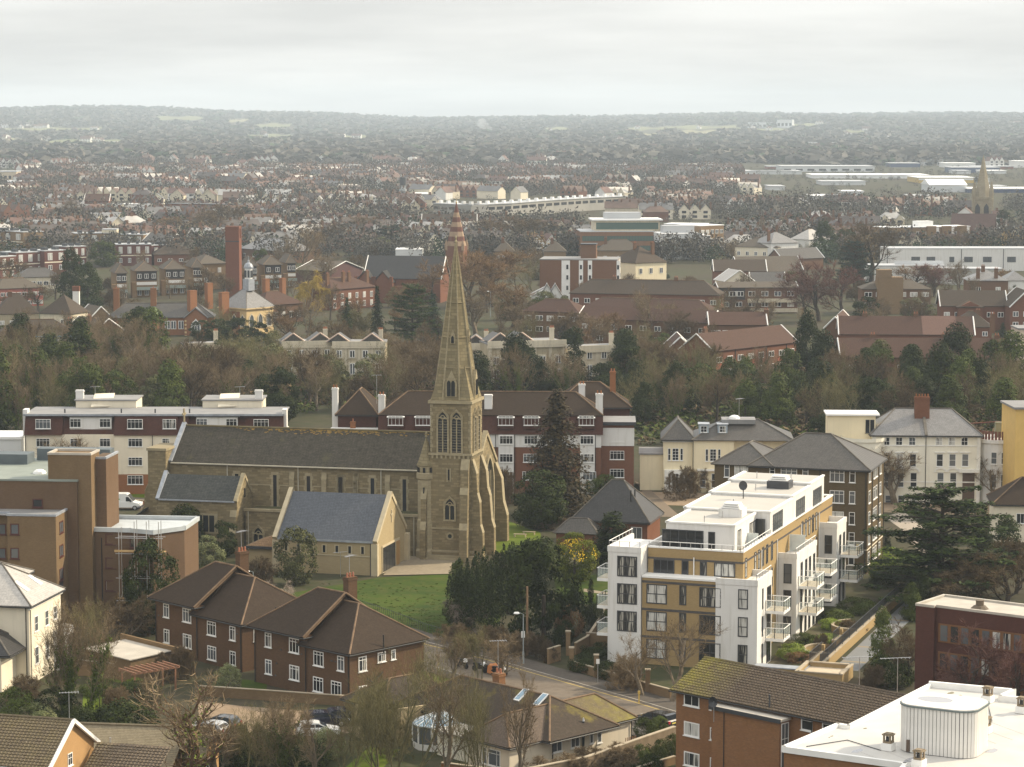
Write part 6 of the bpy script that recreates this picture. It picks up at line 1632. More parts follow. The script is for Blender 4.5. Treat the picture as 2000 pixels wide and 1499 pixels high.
BOARD=plain('dark_boards',(0.040,0.035,0.036),0.7)
b=block('red_terrace','short angled red brick terrace with red brown roof left of the tall ivy column','flats',Z(6,270,248),Z(6,730,196),7.6,9,REDB,'gable',11.2,ROOF_RB,(5.0,2.2),8,1.9,1.3,chim=((4,5.5,0.8),))
for k in(2,5,7):u=b.W*(k-0.0)/8;b.bx((u-0.08,u+0.08,-0.1,0,0,7.5),'downpipe',BLACKPIPE)
for k in(0,3,6):
 m=MB();u=b.W*(k+0.5)/8;m.box(u-1.3,u+1.3,-0.06,0,3.6,4.9);b.part('red_panel',m,plain('red_tile_hung',(0.35,0.10,0.06),0.8))
block('red_terrace','gable end of a red brick terrace left of the short red terrace','flats',Z(6,18,235),Z(6,145,235),7.2,12,REDB,'gable',9.9,ROOF_RB,(4.6,),2,1.2,1.0,ax='y')
b=block('red_terrace','long red brown terrace in front, with white windows and balcony doors','flats',Z(6,985,282),Z(6,1905,268),7.9,9.5,REDB,'gable',11.6,ROOF_RB,(4.9,2.0),7,2.2,1.5,chim=((7,5,0.7),(22,5,0.7),(33,5,0.5)),rot=R(0))
for k in(4,5):
 u=b.W*(k+0.5)/7;b.bx((u-1.5,u+1.5,-1.1,-0.02,1.3,2.3),'balcony',WHITE)
b=block('red_terrace','long red roofed terrace behind with one paler pinkish bay of tiles','flats',Z(6,975,152),Z(6,1760,190),6.6,10,REDB,'gable',10.6,ROOF_RB,(4.2,),9,2.0,1.4,chim=((6,5,0.6),(18,5,0.6),(36,5,0.6)),rot=R(-4))
x0=b.W*0.62;m=MB();f=lambda y:6.6+4.0*(y+0.4)/5.4
m.slab([(x0,-0.42,6.64),(x0+8.0,-0.42,6.64),(x0+8.0,5,10.68),(x0,5,10.68)],0.05);b.part('pale_roof_bay',m,ROOF_RB2)
block('red_terrace','brown brick gable block with a white pipe beside the long red roofs','flats',Z(6,890,118),Z(6,1022,100),7.2,22,BRB,'gable',10.0,ROOF_RB,(4.0,),2,1.2,1.0,ax='y',rot=R(-12))
b=block('brick_terrace','long red brick terrace with hipped brown roof below the brown tower block','flats',Z(2,1325,1122),Z(3,298,1135),7.0,10,REDB,'hip',10.8,ROOF_DB,(4.2,1.2),13,1.7,1.4,chim=((12,5,0.8),(30,5,0.8)),sides=2)
block('brick_terrace','long low brown roof right under the red brick terrace windows','flats',Z(2,1385,1210),Z(3,250,1230),4.6,9,BRB,'hip',7.6,ROOF_RB,(1.6,),9,1.7,1.3)
block('brick_terrace','brown roofed flats showing between bare trees right of the spire','flats',Z(2,1060,1222),Z(2,1370,1232),7.4,9,BRB,'hip',10.4,ROOF_RB,(5.0,2.2),5,2.0,1.4)
block('brick_terrace','long brown roof among bare trees with small white windows','flats',Z(2,1370,1262),Z(3,245,1290),7.0,9,BRB,'gable',9.8,ROOF_RB,(4.4,1.6),9,1.8,1.3)
block('brick_terrace','brown flats half hidden by bare trees left of the tall ivy column','flats',Z(3,250,1300),Z(3,560,1300),7.0,9,BRB,'gable',9.9,ROOF_RB,(4.4,1.6),5,2.2,1.3,chim=((14,4,0.5),))
b=block('brick_flats','brown flats with one black boarded bay and white balcony fronts','flats',Z(3,300,1092),Z(3,735,1090),7.6,10,BRB,'gable',9.0,ROOF_GB,(5.0,1.9),6,2.0,1.5)
b.bx((-0.05,b.W*0.33,-0.05,0.0,4.0,7.5),'black_bay',BOARD)
b.bx((b.W*0.36,b.W,-0.9,-0.02,3.2,4.3),'balcony',STUCCO_L);b.bx((b.W*0.36,b.W,-0.9,-0.02,0.3,1.4),'balcony',STUCCO_L)
for u in(0.17,0.27):swin(b,'F',b.W*u,5.0,1.9,1.5,2,WHITE,G_DARK,off=-0.06)
b=block('brick_flats','brown flats with hipped ends left and right of a square tan stair tower','flats',Z(3,1100,1100),Z(3,1480,1100),7.2,10,BRB,'hip',9.6,ROOF_GB,(4.9,1.8),6,2.2,1.4)
u0=b.hit('F',Z(3,1182,1150),-2)[0];u1=b.hit('F',Z(3,1322,1150),-2)[0]
b.bx((u0,u1,-3,3,-0.5,10.8),'stair_tower',TANB);b.bx((u0-0.1,u0+1.0+(u1-u0)*0.4,-3.1,1,10.8,13.0),'tower_top',TANB)
for k in range(5):m=MB();m.tube([(u1-0.2-k*0.5,-2.8,10.8),(u1-0.2-k*0.5,-2.8,12.0)],0.05,4);b.part('railing_post',m,STEEL)
b=block('brick_house','orange brick house with dull brown roof and small front gable at the right','house',Z(3,1540,1195),Z(3,1905,1198),6.6,9,REDB,'gable',10.6,ROOF_DB,(3.6,),6,1.6,1.4,rot=R(-2))
x0,x1=b.hit('F',Z(3,1632,1200),-2)[0],b.hit('F',Z(3,1770,1200),-2)[0]
m=gable_walls(x0,x1,-2.2,-0.02,-0.5,6.4,8.0,'y');b.part('front_gable',m,REDB)
m,p,a,c=hip_roof(x0,x1,-2.2,3,6.5,8.3,0.4,0.15,None,False,True,'y');b.part('gable_roof',m,ROOF_DB)
block('brick_house','red brick gable with white bargeboards at the right edge','house',Z(3,1925,1200),Z(3,2100,1200),7.0,14,REDB,'gable',11.4,ROOF_DB,(4.4,1.6),3,1.5,1.4,ax='y')
block('brick_house','dark roofed house with two rooflights between the red terraces and orange house','house',Z(3,1595,1310),Z(3,1820,1312),3.4,9,REDB,'hip',7.2,ROOF_DB,(1.0,),3,1.4,1.2,chim=((7,4,0.3),))
b=block('brown_villa','brown brick villa with pale hipped slate roof and three red chimneys at the right edge','villa',Z(3,1690,1052),Z(3,1910,1052),7.6,12,BRB,'hip',10.6,SLATE_L,(4.0,),2,1.5,1.6,chim=((3,1.0,0.6),(5,5,1.2),(8.5,1.2,0.6)),rot=R(-3))
b.bx((b.W-0.02,b.W+6,0.5,11,-0.5,7.5),'side_wing',WHITER);m,p,a,c=hip_roof(b.W-1,b.W+6,0.5,11,7.6,10.2);b.part('wing_roof',m,SLATE_L)
b=block('school_building','long modern white school building with a flat roof and dark square windows','school',Z(3,1228,872),Z(3,2060,872),8.5,14,WHITER,'flat',0,ROOFGREY,(),0)
for X in(1395,1480,1597,1690,1795,1930):u,z_=b.hit('F',Z(3,X,935));swin(b,'F',u,z_-1.0,3.2 if X not in(1597,)else 1.8,2.0,3,DK,G_GREY)
for X in(1237,1650,1885):b.pipe('F',b.hit('F',Z(3,X,930))[0],1,8.2,DK,0.12)
b=block('school_building','lower white school wing in front with one long dark window','school',Z(3,1135,968),Z(3,1560,968),6.0,12,WHITER,'flat',0,ROOFGREY,(),0)
u,z_=b.hit('F',Z(3,1228,1035));swin(b,'F',u,z_-1,4.6,2.2,4,DK,G_DARK)
b.bx((b.W*0.36,b.W,4,4.2,6.0,7.4),'roof_screen',PALE)
b=block('school_building','grey school block behind bare trees under the white buildings','school',Z(3,1545,985),Z(3,1880,985),5.6,10,plain('school_grey',(0.36,0.35,0.32),0.8),'flat',0,ROOFGREY,(3.4,0.8),4,1.4,1.0)
def stucco_villa(label,pL,pR,zE,D,n,peds,mat=STUCCO,rows=(6.2,2.6)):
 b=block('stucco_villa',label,'villa',pL,pR,zE,D,mat,'flat',0,FELT,(),0)
 b.bx((-0.3,b.W+0.3,-0.35,0,zE-1.0,zE-0.55),'cornice',STUCCO_L);b.bx((-0.15,b.W+0.15,-0.2,0.1,zE-0.5,zE+0.5),'parapet',STUCCO_L)
 for k in range(n):
  u=b.W*(k+0.5)/n
  for q,z_ in enumerate(rows):
   b.bx((u-0.95,u+0.95,-0.09,0,z_-0.2,z_+(1.9 if q==0 else 2.7)),'window_surround',STUCCO_L)
   swin(b,'F',u,z_,1.15,1.6 if q==0 else 2.4,2,WHITE,rng.choice((G_DARK,G_GREY)),off=-0.1)
 for k in range(n+1):m=MB();u=b.W*k/n;u=min(max(u,0.35),b.W-0.35);m.box(u-0.3,u+0.3,-0.13,0,-0.5,zE-1.0);b.part('pilaster',m,STUCCO_L)
 for u in peds:
  x=b.W*u;m=MB();m.extrude([(x-2.4,zE+0.3),(x+2.4,zE+0.3),(x,zE+2.0)],'y',0.6,7);b.part('attic_roof',m,SLATE)
  for s_ in(-1,1):m=MB();m.tube([(x+s_*2.6,0.5,zE+0.3),(x,0.5,zE+2.15)],0.16,4);b.part('bargeboard',m,plain('pinkish_board',(0.55,0.42,0.34),0.7))
 chimney(b,b.W*0.9,5,zE,zE+2.6,0.9,0.7,STUCCO_L,3)
 return b
stucco_villa('stucco villa with twin pediments right of the spire base',Z(5,868,205),Z(5,1300,195),10.6,11,5,(0.16,0.44))
stucco_villa('lower stucco villa in shadow right behind the spire',Z(5,760,215),Z(5,865,215),9.6,11,2,(0.35,))
stucco_villa('pale stucco house with a flat parapet behind the dark evergreens',Z(5,1310,232),Z(5,1632,222),8.6,9,4,(),STUCCO_L)
stucco_villa('stucco villa with three small pediments left of the spire',Z(4,1575,205),Z(4,1860,200),9.2,11,4,(0.22,0.75))
stucco_villa('stucco villa with one pediment beside the dark cedar',Z(5,0,205),Z(5,290,205),9.2,11,4,(0.1,0.75))
stucco_villa('faded stucco house nearly hidden in the wood below the hedge',Z(4,1040,215),Z(4,1245,210),8.4,9,3,(),STUCCO)
c,rt,w,d=corner(Z(1,1375,1208),Z(1,1503,1196),Z(1,1140,1206),7.2)
CREAMSTONE=plain('cream_stone',(0.58,0.43,0.22),0.85,0.1,0.5)
ORB=brick('civic_orange_brick',(0.29,0.125,0.058),(0.23,0.10,0.048),(0.23,0.14,0.085),grime=0.15)
cu=Bld('civic_hall','ornate orange brick and cream stone hall with pyramid slate roof and a white clock cupola','hall',c,R(50),16,20)
l=cu.hitz(Z(1,1140,1206),7.2);r_=cu.hitz(Z(1,1503,1196),7.2);Wc,Dc=max(10,r_[0]),max(10,l[1])
cu.bx((0,Wc,0,Dc,-0.5,7.0),'wall',CREAMSTONE);cu.bx((-0.05,0,2.5,Dc+0.02,-0.5,6.2),'brick_face',ORB)
cu.bx((-0.5,Wc+0.4,-0.5,Dc+0.5,6.85,7.2),'cornice',CREAMSTONE)
hip_parts(cu,0,Wc,0,Dc,7.2,12.6,SLATE_L,RIDGE_GREY,over=0.5,gut=False)
for u in(1.8,5.0,8.2):
 if u<Wc-1:
  for f in('F',):gothic(cu,f,u,2.2,1.5,3.2,1,0.25,stone=STUCCO_L,pane=G_GREY,hood=False)
for u in(1.4,4.6,Dc-3):gothic(cu,'L',u,2.4,1.3,2.8,1,0.25,stone=STUCCO_L,pane=G_GREY,hood=False,off=-0.05)
cx,cy=Wc/2,Dc*0.42
cu.bx((cx-1.1,cx+1.1,cy-1.1,cy+1.1,11.5,14.6),'cupola_base',LEAD);m=MB();m.cyl((cx,cy),1.1,14.6,17.4,8);cu.part('cupola',m,WHITE)
for k in range(8):t=0.785*k;m=MB();m.obox((cx+1.08*math.cos(t),cy+1.08*math.sin(t)),(-math.sin(t),math.cos(t)),0.28,None,0.08,15.0,16.9);cu.part('cupola_opening',m,DARKMETAL)
m=MB();m.lathe((cx,cy,17.4),[(1.3,0),(1.25,0.5),(0.9,1.2),(0.3,1.6),(0.25,2.1),(0.05,2.3),(0.04,3.4)],12);cu.part('cupola_dome',m,LEAD)
for(p,h1,w_)in(((1250,1200),14.0,2.6),((1072,1195),14.2,2.4),((1165,1140),13.8,2.0),((1392,1110),13.6,1.8),((1485,1120),14.0,1.7),((1577,1115),14.0,1.5)):
 q=cu.hitz(Z(1,*p),7.5);chimney(cu,q[0],q[1],4,h1-2.6,w_,1.3,ORB,0)
b=Bld('civic_wing','low orange brick wing with slate roof, small gable and a green copper dome','hall',at(Z(1,600,1275),4.0).xy,R(4),40,9)
Wg=b.hit('F',Z(1,1190,1275))[0]
b.bx((0,Wg,0,9,-0.5,4.6),'wall',ORB);hip_parts(b,0,Wg,0,9,4.7,8.2,SLATE,RIDGE_GREY,gut=False)
x0,x1=b.hit('F',Z(1,1030,1280),-1.5)[0],b.hit('F',Z(1,1155,1280),-1.5)[0]
m=gable_walls(x0,x1,-1.6,-0.02,-0.5,4.6,7.0,'y');b.part('gable_bay',m,ORB);m,p,a,c=hip_roof(x0,x1,-1.6,4,4.7,7.4,0.3,0.15,None,True,True,'y');b.part('gable_roof',m,SLATE_L)
gothic(b,'F',(x0+x1)/2,1.4,2.0,2.6,3,0.3,stone=WHITE,pane=G_GREY,off=-1.6,hood=False)
for k in range(5):b.bx((x0-0.02,x0+0.5,-1.64,-1.6,-0.4+k,0.1+k),'quoin',CREAMSTONE);b.bx((x1-0.5,x1+0.02,-1.64,-1.6,-0.4+k,0.1+k),'quoin',CREAMSTONE)
for X in(935,968,1010):swin(b,'F',b.hit('F',Z(1,X,1290))[0],1.6,1.4,2.2,2,WHITE,G_GREY)
q=b.hit('F',Z(1,850,1250),0)[0];m=MB();b.part('round_bay',MB().lathe((q,-0.6,-0.5),[(2.1,0),(2.1,5.0),(2.35,5.05),(2.35,5.4)],16),ORB);m.lathe((q,-0.6,4.9),[(2.2,0),(2.15,0.8),(1.75,1.8),(0.9,2.5),(0,2.7)],16);b.part('copper_dome',m,plain('copper_green',(0.20,0.26,0.13),0.7,0.2),smooth=True)
for X in(650,857):chimney(b,b.hit('F',Z(1,X,1200),4)[0],4,5,12.2,1.5,1.0,ORB,1)
block('brick_house','brown brick gable at the left end of the civic wing','house',Z(1,500,1270),Z(1,625,1265),4.2,9,TANB,'gable',7.6,ROOF_GB,(1.2,),1,1.2,1.2,ax='y')
block('brown_wing','brown hipped roof wing right of the cupola hall','hall',Z(1,1470,1192),Z(1,1690,1178),5.2,10,BRB,'hip',8.6,ROOF_RB,(1.4,),5,1.2,1.8)
c=at(Z(1,1332,1062),0.0);c=at_d(Z(1,1258,900),800)
b=Bld('brick_tower','plain tall square red brick tower above the terraces on the left','tower',c.xy,R(-4),5,5)
RT=brick('tower_red_brick',(0.215,0.085,0.055),(0.175,0.07,0.047),(0.16,0.085,0.06),grime=0.25)
b.bx((0,4.3,0,4.6,-0.5,19.6),'shaft',RT)
for(x0,x1,y0,y1)in((0,4.3,0,0.7),(0,4.3,3.9,4.6),(0,0.7,0.7,3.9),(3.6,4.3,0.7,1.5),(3.6,4.3,3.1,3.9)):b.bx((x0,x1,y0,y1,19.6,22.6),'belfry_pier',RT)
b.bx((-0.05,4.35,-0.05,4.65,22.6,23.4),'cap',RT);b.bx((-0.04,4.34,-0.04,0,18.6,18.9),'band',DARKMETAL)
def stepped(label,units):
 b=None
 for k,(xa,xb,fx,yE)in enumerate(units):
  fl=Z(1,fx,yE);
  o,rt,w=frontal(fl,Z(1,xb,yE-(xb-fx)*0.06),8.4,R(16))
  bb=Bld('maisonette_unit',label%('first','second','third','fourth')[k],'house',o,rt,w,13)
  bb.bx((0,w,0,13,-0.5,8.3),'wall',TANB);hip_parts(bb,0,w,0,13,8.4,11.2,ROOF_GB,RIDGE_BROWN,over=0.5,gut=False)
  bb.bx((0.2,w-0.2,-0.08,0,5.3,8.2),'boarding',BOARD);bb.bx((0.2,w-0.2,-0.09,0,3.9,4.9),'white_band',WHITE)
  n=max(2,round(w/2.4))
  for i in range(n):swin(bb,'F',w*(i+0.5)/n,6.0,1.3,1.5,2,WHITE,G_DARK,off=-0.08);swin(bb,'F',w*(i+0.5)/n,0.6,1.3,1.8,2,WHITE,G_GREY,off=-0.02)
  m=MB();m.box(0,w,-1.8,-0.02,2.2,2.4);o_=bb.part('balcony',m,BRICK_OLIVE);bb.bx((0,w,-1.8,-1.7,2.4,3.4),'balcony_front',plain('greenish_glass',(0.30,0.36,0.34),0.3),parent=o_)
  bb.bx((-1.5,-0.02,-2.2,0.5,-0.5,5.0),'garden_wall',TANB)
stepped('stepped tan maisonette with dark boards left of the brick tower, %s from left',[(540,702,648,1012),(705,866,757,1000),(866,1022,920,990),(1022,1124,1075,980)])
stepped('stepped tan maisonette with dark boards right of the brick tower, %s from it',[(1352,1428,1385,972),(1428,1560,1474,965),(1560,1645,1600,955)])
block('brick_flats','tan brick block with blank flank directly left of the brick tower','flats',Z(1,1110,960),Z(1,1262,955),8.6,12,TANB,'hip',11.4,ROOF_GB,(5.6,2.4),2,1.2,1.6)
DRB=brick('dark_red_brick',(0.155,0.060,0.045),(0.125,0.050,0.038),(0.12,0.06,0.05),grime=0.2)
def panel_flats(label,pL,pR,zE,D,n,rot=None,wallm=DRB):
 b=block('panel_flats',label,'flats',pL,pR,zE,D,wallm,'flat',0,ROOFGREY,(),0,rot=rot)
 for k in range(n):
  u=b.W*(k+0.5)/n
  swin(b,'F',u,zE-3.6,b.W/n*0.42,2.6,2,WHITE,G_NET);swin(b,'F',u,max(zE-7.2,0.3),b.W/n*0.35,1.8,2,WHITE,G_GREY)
 b.bx((0,b.W,-0.06,0,zE-4.6,zE-4.2),'pale_band',CREAM)
 for k in range(n):b.bx((b.W*(k+0.3)/n,b.W*(k+0.6)/n,2,5,zE,zE+1.0),'roof_house',DARKMETAL)
panel_flats('dark red flats at the far left edge with tall white windows',Z(1,0,918),Z(1,88,912),8.0,10,2)
panel_flats('dark red flats next from the left edge with tall white windows',Z(1,88,895),Z(1,248,888),8.4,10,3)
panel_flats('dark red flats with one lit white window beside the big dark conifers',Z(1,248,885),Z(1,370,880),8.8,10,2)
panel_flats('dark red flats behind the big dark conifers',Z(1,370,862),Z(1,480,858),8.4,10,3)
panel_flats('dark red flats right of the round green tree',Z(1,648,850),Z(1,845,848),8.4,10,4)
panel_flats('small dark red flats at the end of the row of chimneys',Z(1,845,855),Z(1,945,850),7.4,10,2)
panel_flats('tan brick flats with white stair windows at the far left',Z(1,-40,770),Z(1,130,780),9.5,10,3,None,TANB)
panel_flats('tan brick flats above the round green tree',Z(1,420,788),Z(1,630,785),9.0,10,3,None,TANB)
panel_flats('tan brick flats right of the taller white stair block',Z(1,655,792),Z(1,800,795),8.6,10,3,None,TANB)
block('stair_block','pale concrete stair block rising over the tan brick flats','flats',Z(1,568,765),Z(1,650,765),10.5,6,STUCCO_L,'flat',0,ROOFGREY)
block('brick_house','red row house with white windows and many small chimneys','house',Z(1,800,830),Z(1,945,835),7.0,9,BRB,'gable',10.0,SLATE,(4.0,),6,1.2,1.2,chim=((3,4,1.2),(8,4,1.2),(13,4,1.2),(18,4,1.2)))
block('red_house','wide red brick house with a brown hipped roof near the brick tower','house',Z(1,860,908),Z(1,1100,905),4.2,11,REDB,'hip',7.8,ROOF_DB,(1.4,),4,1.6,1.2)
block('slate_hall','long slate roofed hall behind the brick tower','hall',Z(1,1130,868),Z(1,1330,868),5.4,14,BRB,'hip',9.0,SLATE,(2.0,),4,1.4,1.4)
block('slate_hall','slate roofed hall with shining gable slopes right of the brick tower','hall',Z(1,1340,872),Z(1,1590,890),4.8,14,BRB,'hip',9.2,SLATE_L,(1.6,),5,1.4,1.4)
b=block('pink_row','low row with pink lower walls and white windows at the left edge','flats',Z(1,-30,1100),Z(1,240,1090),5.6,9,plain('pinkish_wall',(0.40,0.13,0.10),0.8),'hip',8.4,ROOF_GB,(3.2,0.6),9,1.4,1.2)
block('grey_roof_row','grey hipped row behind the pink walled row','house',Z(1,95,1035),Z(1,345,1030),4.2,9,STUCCO_L,'hip',7.0,SLATE,(1.4,),7,1.6,1.4)
b=block('white_house','white rendered house with brown hipped roof and pale blue pipes at the left edge','house',Z(1,-30,1365),Z(1,428,1358),7.6,10,plain('grey_white_render',(0.60,0.59,0.57),0.8,streak=0.1),'hip',11.0,ROOF_DB,(5.2,2.2),8,1.1,1.2,chim=((17,2.5,0.2),))
BLU=plain('pale_blue_pipe',(0.16,0.36,0.55),0.6)
for X in(312,425):b.pipe('F',b.hit('F',Z(1,X,1400))[0],0,7.5,BLU,0.13)
b.bx((b.W*0.4,b.W+0.5,-0.6,-0.42,7.35,7.6),'gutter',BLU)
block('brown_house','steep brown roofed house with a tall white chimney stack at left','house',Z(1,225,1235),Z(1,395,1240),6.6,9,STUCCO_L,'hip',11.4,ROOF_DB,(4.0,),2,1.4,1.2,chim=())
q=at(Z(1,408,1290),3.0);b=Bld('chimney_stack','tall white painted chimney stack against the steep brown roof','chimney',q.xy,0,2,2);b.bx((0,1.7,0,1.4,-0.5,11.5),'stack',WHITER);b.bx((-0.1,1.8,-0.1,1.5,11.5,12.8),'top',REDB)
block('brown_house','brown gabled house at the left edge under the pink row','house',Z(1,-20,1240),Z(1,215,1235),5.0,9,STUCCO,'hip',10.2,ROOF_DB,(2.0,),4,1.4,1.2,chim=((4,4,0.4),))
block('brown_house','broad brown roof with two hips beside the white blue piped house','house',Z(1,465,1380),Z(1,650,1375),5.4,11,STUCCO_L,'hip',9.8,ROOF_DB,(2.2,),3,1.4,1.2)
block('brown_house','dark brown gabled roof tucked behind the white blue piped house','house',Z(1,345,1345),Z(1,500,1360),5.4,11,BRB,'gable',9.2,ROOF_DB,(2.2,),2,1.4,1.2,chim=((7,3,0.6),))
b=block('red_church','long red brick church with dark slate roof left of the big spire','church',Z(2,178,1040),Z(2,600,1045),7.4,13,REDB,'gable',14.2,SLATE_D,(),0,chim=())
for X in(160,262):
 u=b.hit('F',Z(2,X+20,1040),-3)[0];m=gable_walls(u-3,u+3,-4,-0.02,-0.5,6.2,9.6,'y');b.part('gabled_porch',m,REDB);mm,p,a,c=hip_roof(u-3,u+3,-4,4,6.4,10,0.3,0.15,None,True,True,'y');b.part('porch_roof',mm,SLATE_D)
 for s_ in(-2.7,2.7):b.bx((u+s_-0.5,u+s_+0.5,-4.3,-3.4,-0.5,8.2),'turret',REDB)
b.bx((b.W*0.25,b.W*0.8,-3,-0.02,-0.5,5.2),'aisle',REDB)
b=block('red_school_house','red brick house with white sash windows and stout chimneys left of the tall dark fir','house',Z(2,-10,1105),Z(2,235,1085),6.2,10,REDB,'hip',9.2,ROOF_RB,(3.2,0.6),6,1.2,1.7,chim=((1.8,3,1.6),(9.0,3,1.8),(11.6,3,1.6),(20,3,1.5)))
block('dark_gable_hall','dark boarded hall with a low pitched pale roof left of the red church','hall',Z(2,-30,1000),Z(2,165,985),5.0,14,plain('maroon_boards',(0.085,0.035,0.032),0.8),'gable',8.0,ROOF_GB,(),0,ax='y')
yb=930.0;c=at_d((887.5,480),yb);zof=lambda y:CAM_H-(y-HORIZON)/FPX*yb
ss=Bld('striped_church','red brick tower with a spire striped in red and cream stone','church',(c.x,c.y),R(-12),0,0)
SR=brick('spire_red',(0.17,0.068,0.048),(0.14,0.058,0.042),(0.13,0.07,0.05));SCR=plain('spire_cream',(0.29,0.20,0.125),0.85,0.15,1.0)
ss.bx((-3.3,3.3,0,6.6,-0.5,zof(480)),'tower',REDB)
z0,z1=zof(480),zof(396);nb=9;m=MB()
for k in range(nb):
 a_,b_=k/nb,(k+1)/nb;q=MB();q.lathe((0,3.3,0),[(3.5*(1-a_)+0.15,z0+(z1-z0)*a_),(3.5*(1-b_)+0.15,z0+(z1-z0)*b_)],8);ss.part('spire_band',q,SCR if k%2==0 and k<8 else SR)
for sx,sy in((-1,0),(1,0),(-1,1),(1,1)):q=MB();q.lathe((sx*3.1,0.2+6.2*sy,0),[(0.6,z0-1.5),(0.6,z0+0.6),(0,z0+2.6)],6);ss.part('pinnacle',q,SCR)
for f in(0,1):q=MB();q.extrude([(-0.8,z0-0.4),(0.8,z0-0.4),(0,z0+2.6)],'y',0.2,1.6);o_=ss.part('lucarne',q,SR)
q=MB();q.lathe((0,3.3,z1-0.2),[(0.22,0),(0.3,0.4),(0.1,0.7),(0.03,2.0)],6);ss.part('finial',q,plain('gilt',(0.45,0.30,0.08),0.4))
b=block('brown_block','square brown brick block of flats with white vertical window strips','flats',Z(2,1155,932),Z(2,1590,932),14.0,15,brick('block_brown',(0.215,0.105,0.06),(0.18,0.09,0.052),(0.16,0.095,0.06),grime=0.2),'flat',0,FELT,(),0,rot=R(-6))
for X,wd in((1300,2.6),(1385,1.3),(1435,1.3),(1592,0.9)):
 u=b.hit('F',Z(2,X,1000))[0];b.bx((u-wd/2,u+wd/2,-0.12,0,-0.5,13.6),'white_strip',WHITE)
 for k in range(4):swin(b,'F',u+(0.5 if wd>2 else 0),1.2+3.2*k,0.9,1.6,1,WHITE,G_DARK,off=-0.13)
for u in(3,8,12.5):
 b.bx((b.W,b.W+0.12,u-1.0,u+1.0,-0.5,13.6),'white_strip',WHITE)
 for k in range(4):swin(b,'R',u,1.2+3.2*k,1.2,1.6,1,WHITE,G_DARK,off=b.W+0.13)
x0=b.hit('F',Z(2,1385,890),6)[0];x1=b.hit('F',Z(2,1470,890),6)[0];b.bx((x0,x1,5,10,14.0,18.2),'tank_room',BRB);b.bx((x0-0.15,x1+0.15,4.85,10.15,18.2,18.5),'tank_roof',DARKMETAL)
b=block('white_gabled_house','small white house with two sharp gables below the brown block','house',Z(2,1110,1140),Z(2,1262,1140),5.4,9,WHITER,'gable',7.6,SLATE,(),0)
for u in(0.56,0.86):
 x=b.W*u;m=gable_walls(x-2.2,x+2.2,-1.6,-0.02,-0.5,5.0,8.8,'y');b.part('gable',m,WHITER);mm,p,a,c=hip_roof(x-2.2,x+2.2,-1.6,4,5.1,9.1,0.3,0.15,None,True,True,'y');b.part('gable_roof',mm,SLATE_L);swin(b,'F',x,3.0,0.8,1.8,1,DK,G_DARK,off=-1.62)
b=block('yellow_villa','pale yellow villa with a brown hipped roof and bright white side beside the brown block','villa',Z(2,1690,955),Z(2,1862,948),11.5,13,CREAMY,'hip',16.4,ROOF_DB,(8,4),3,1.2,1.8,chim=((5,7,1.0),(9,3,1.2)))
block('cream_house','cream house with hipped slate roof and yellow chimney in the right middle distance','house',Z(3,590,845),Z(3,740,840),8.6,12,WHITER,'hip',12.6,SLATE_L,(5.0,),3,1.2,1.8,chim=((1,3,0.5),))
block('cream_house','white walled house with shining pale hip beside the cream house','house',Z(3,700,820),Z(3,800,825),8.0,12,WHITER,'hip',12.0,SLATE_GLINT,(4.6,),3,1.2,1.8)
block('cream_house','low cream villa with a brown hipped roof left of the shining slate hip','house',Z(3,385,862),Z(3,625,868),7.0,12,CREAM,'hip',10.2,ROOF_GB,(3.6,),5,1.3,1.6)
block('brick_house','red gabled brick house with wide tiled roof above the black boarded flats','house',Z(3,275,1000),Z(3,560,1000),6.0,11,REDB,'gable',9.6,ROOF_DB,(3.4,0.6),4,1.8,1.4)
block('brick_house','brick house with long tiled slope and red gable in front of the school','house',Z(3,420,1005),Z(3,690,985),5.6,16,REDB,'gable',10.4,ROOF_GB,(),0,rot=R(10))
block('white_lodge','small house with a bright white triangular roof slope by the red gable','house',Z(3,330,1058),Z(3,490,1055),4.4,9,CREAM,'gable',8.0,SLATE_GLINT,(),0,ax='y')
block('slate_house','low slate roofed house right of the bright white slope','house',Z(3,480,1060),Z(3,665,1060),3.4,9,CREAM,'gable',6.4,SLATE,(),0)
block('grey_house','grey roofed house with one white dormer before the dark cedars','house',Z(3,655,935),Z(3,880,925),4.2,9,BRB,'gable',8.0,SLATE,(),0)
b=block('glass_office','brick office block with long bands of green glass in the middle distance','office',Z(2,1385,778),Z(2,1785,775),13.0,22,brick('office_tan',(0.27,0.15,0.085),(0.24,0.13,0.075),(0.2,0.12,0.08)),'flat',0,ROOFGREY,(),0,rot=R(3))
GG=glassy('green_glass',(0.075,0.125,0.105),rough=0.15)
for z_ in(1.6,5.4,9.2):
 m=MB();m.box(0.5,b.W+0.05,-0.1,0,z_,z_+2.0);w_=b.part('window_band',m,DK)
 n=24
 for k in range(n):b.bx((0.6+(b.W-0.8)*k/n,0.6+(b.W-0.8)*(k+0.86)/n,-0.14,-0.05,z_+0.1,z_+1.9),'pane',GG,parent=w_)
b.bx((b.W*0.2,b.W*1.1,4,20,13.0,17.0),'top_floor',STUCCO_L);b.bx((b.W*0.22,b.W*1.08,3.85,4,13.6,16.2),'window_band',GG);b.bx((b.W*0.16,b.W*1.14,3.2,21,17.0,17.5),'top_roof',ROOFWHITE)
b.bx((b.W*0.35,b.W*0.85,8,15,17.5,20.0),'plant',ROOFGREY)
b=block('white_office','pale grey office building with rounded white end right of the green glass office','office',Z(3,-30,790),Z(3,165,780),10.5,16,PALE,'flat',0,ROOFWHITE,(6.6,2.6),7,2.6,2.0,rot=R(6))
b.bx((b.W,b.W+4,1,14,-0.5,9.6),'white_end',WHITER);b.bx((2,b.W-2,5,12,10.5,13.4),'roof_plant',ROOFGREY)
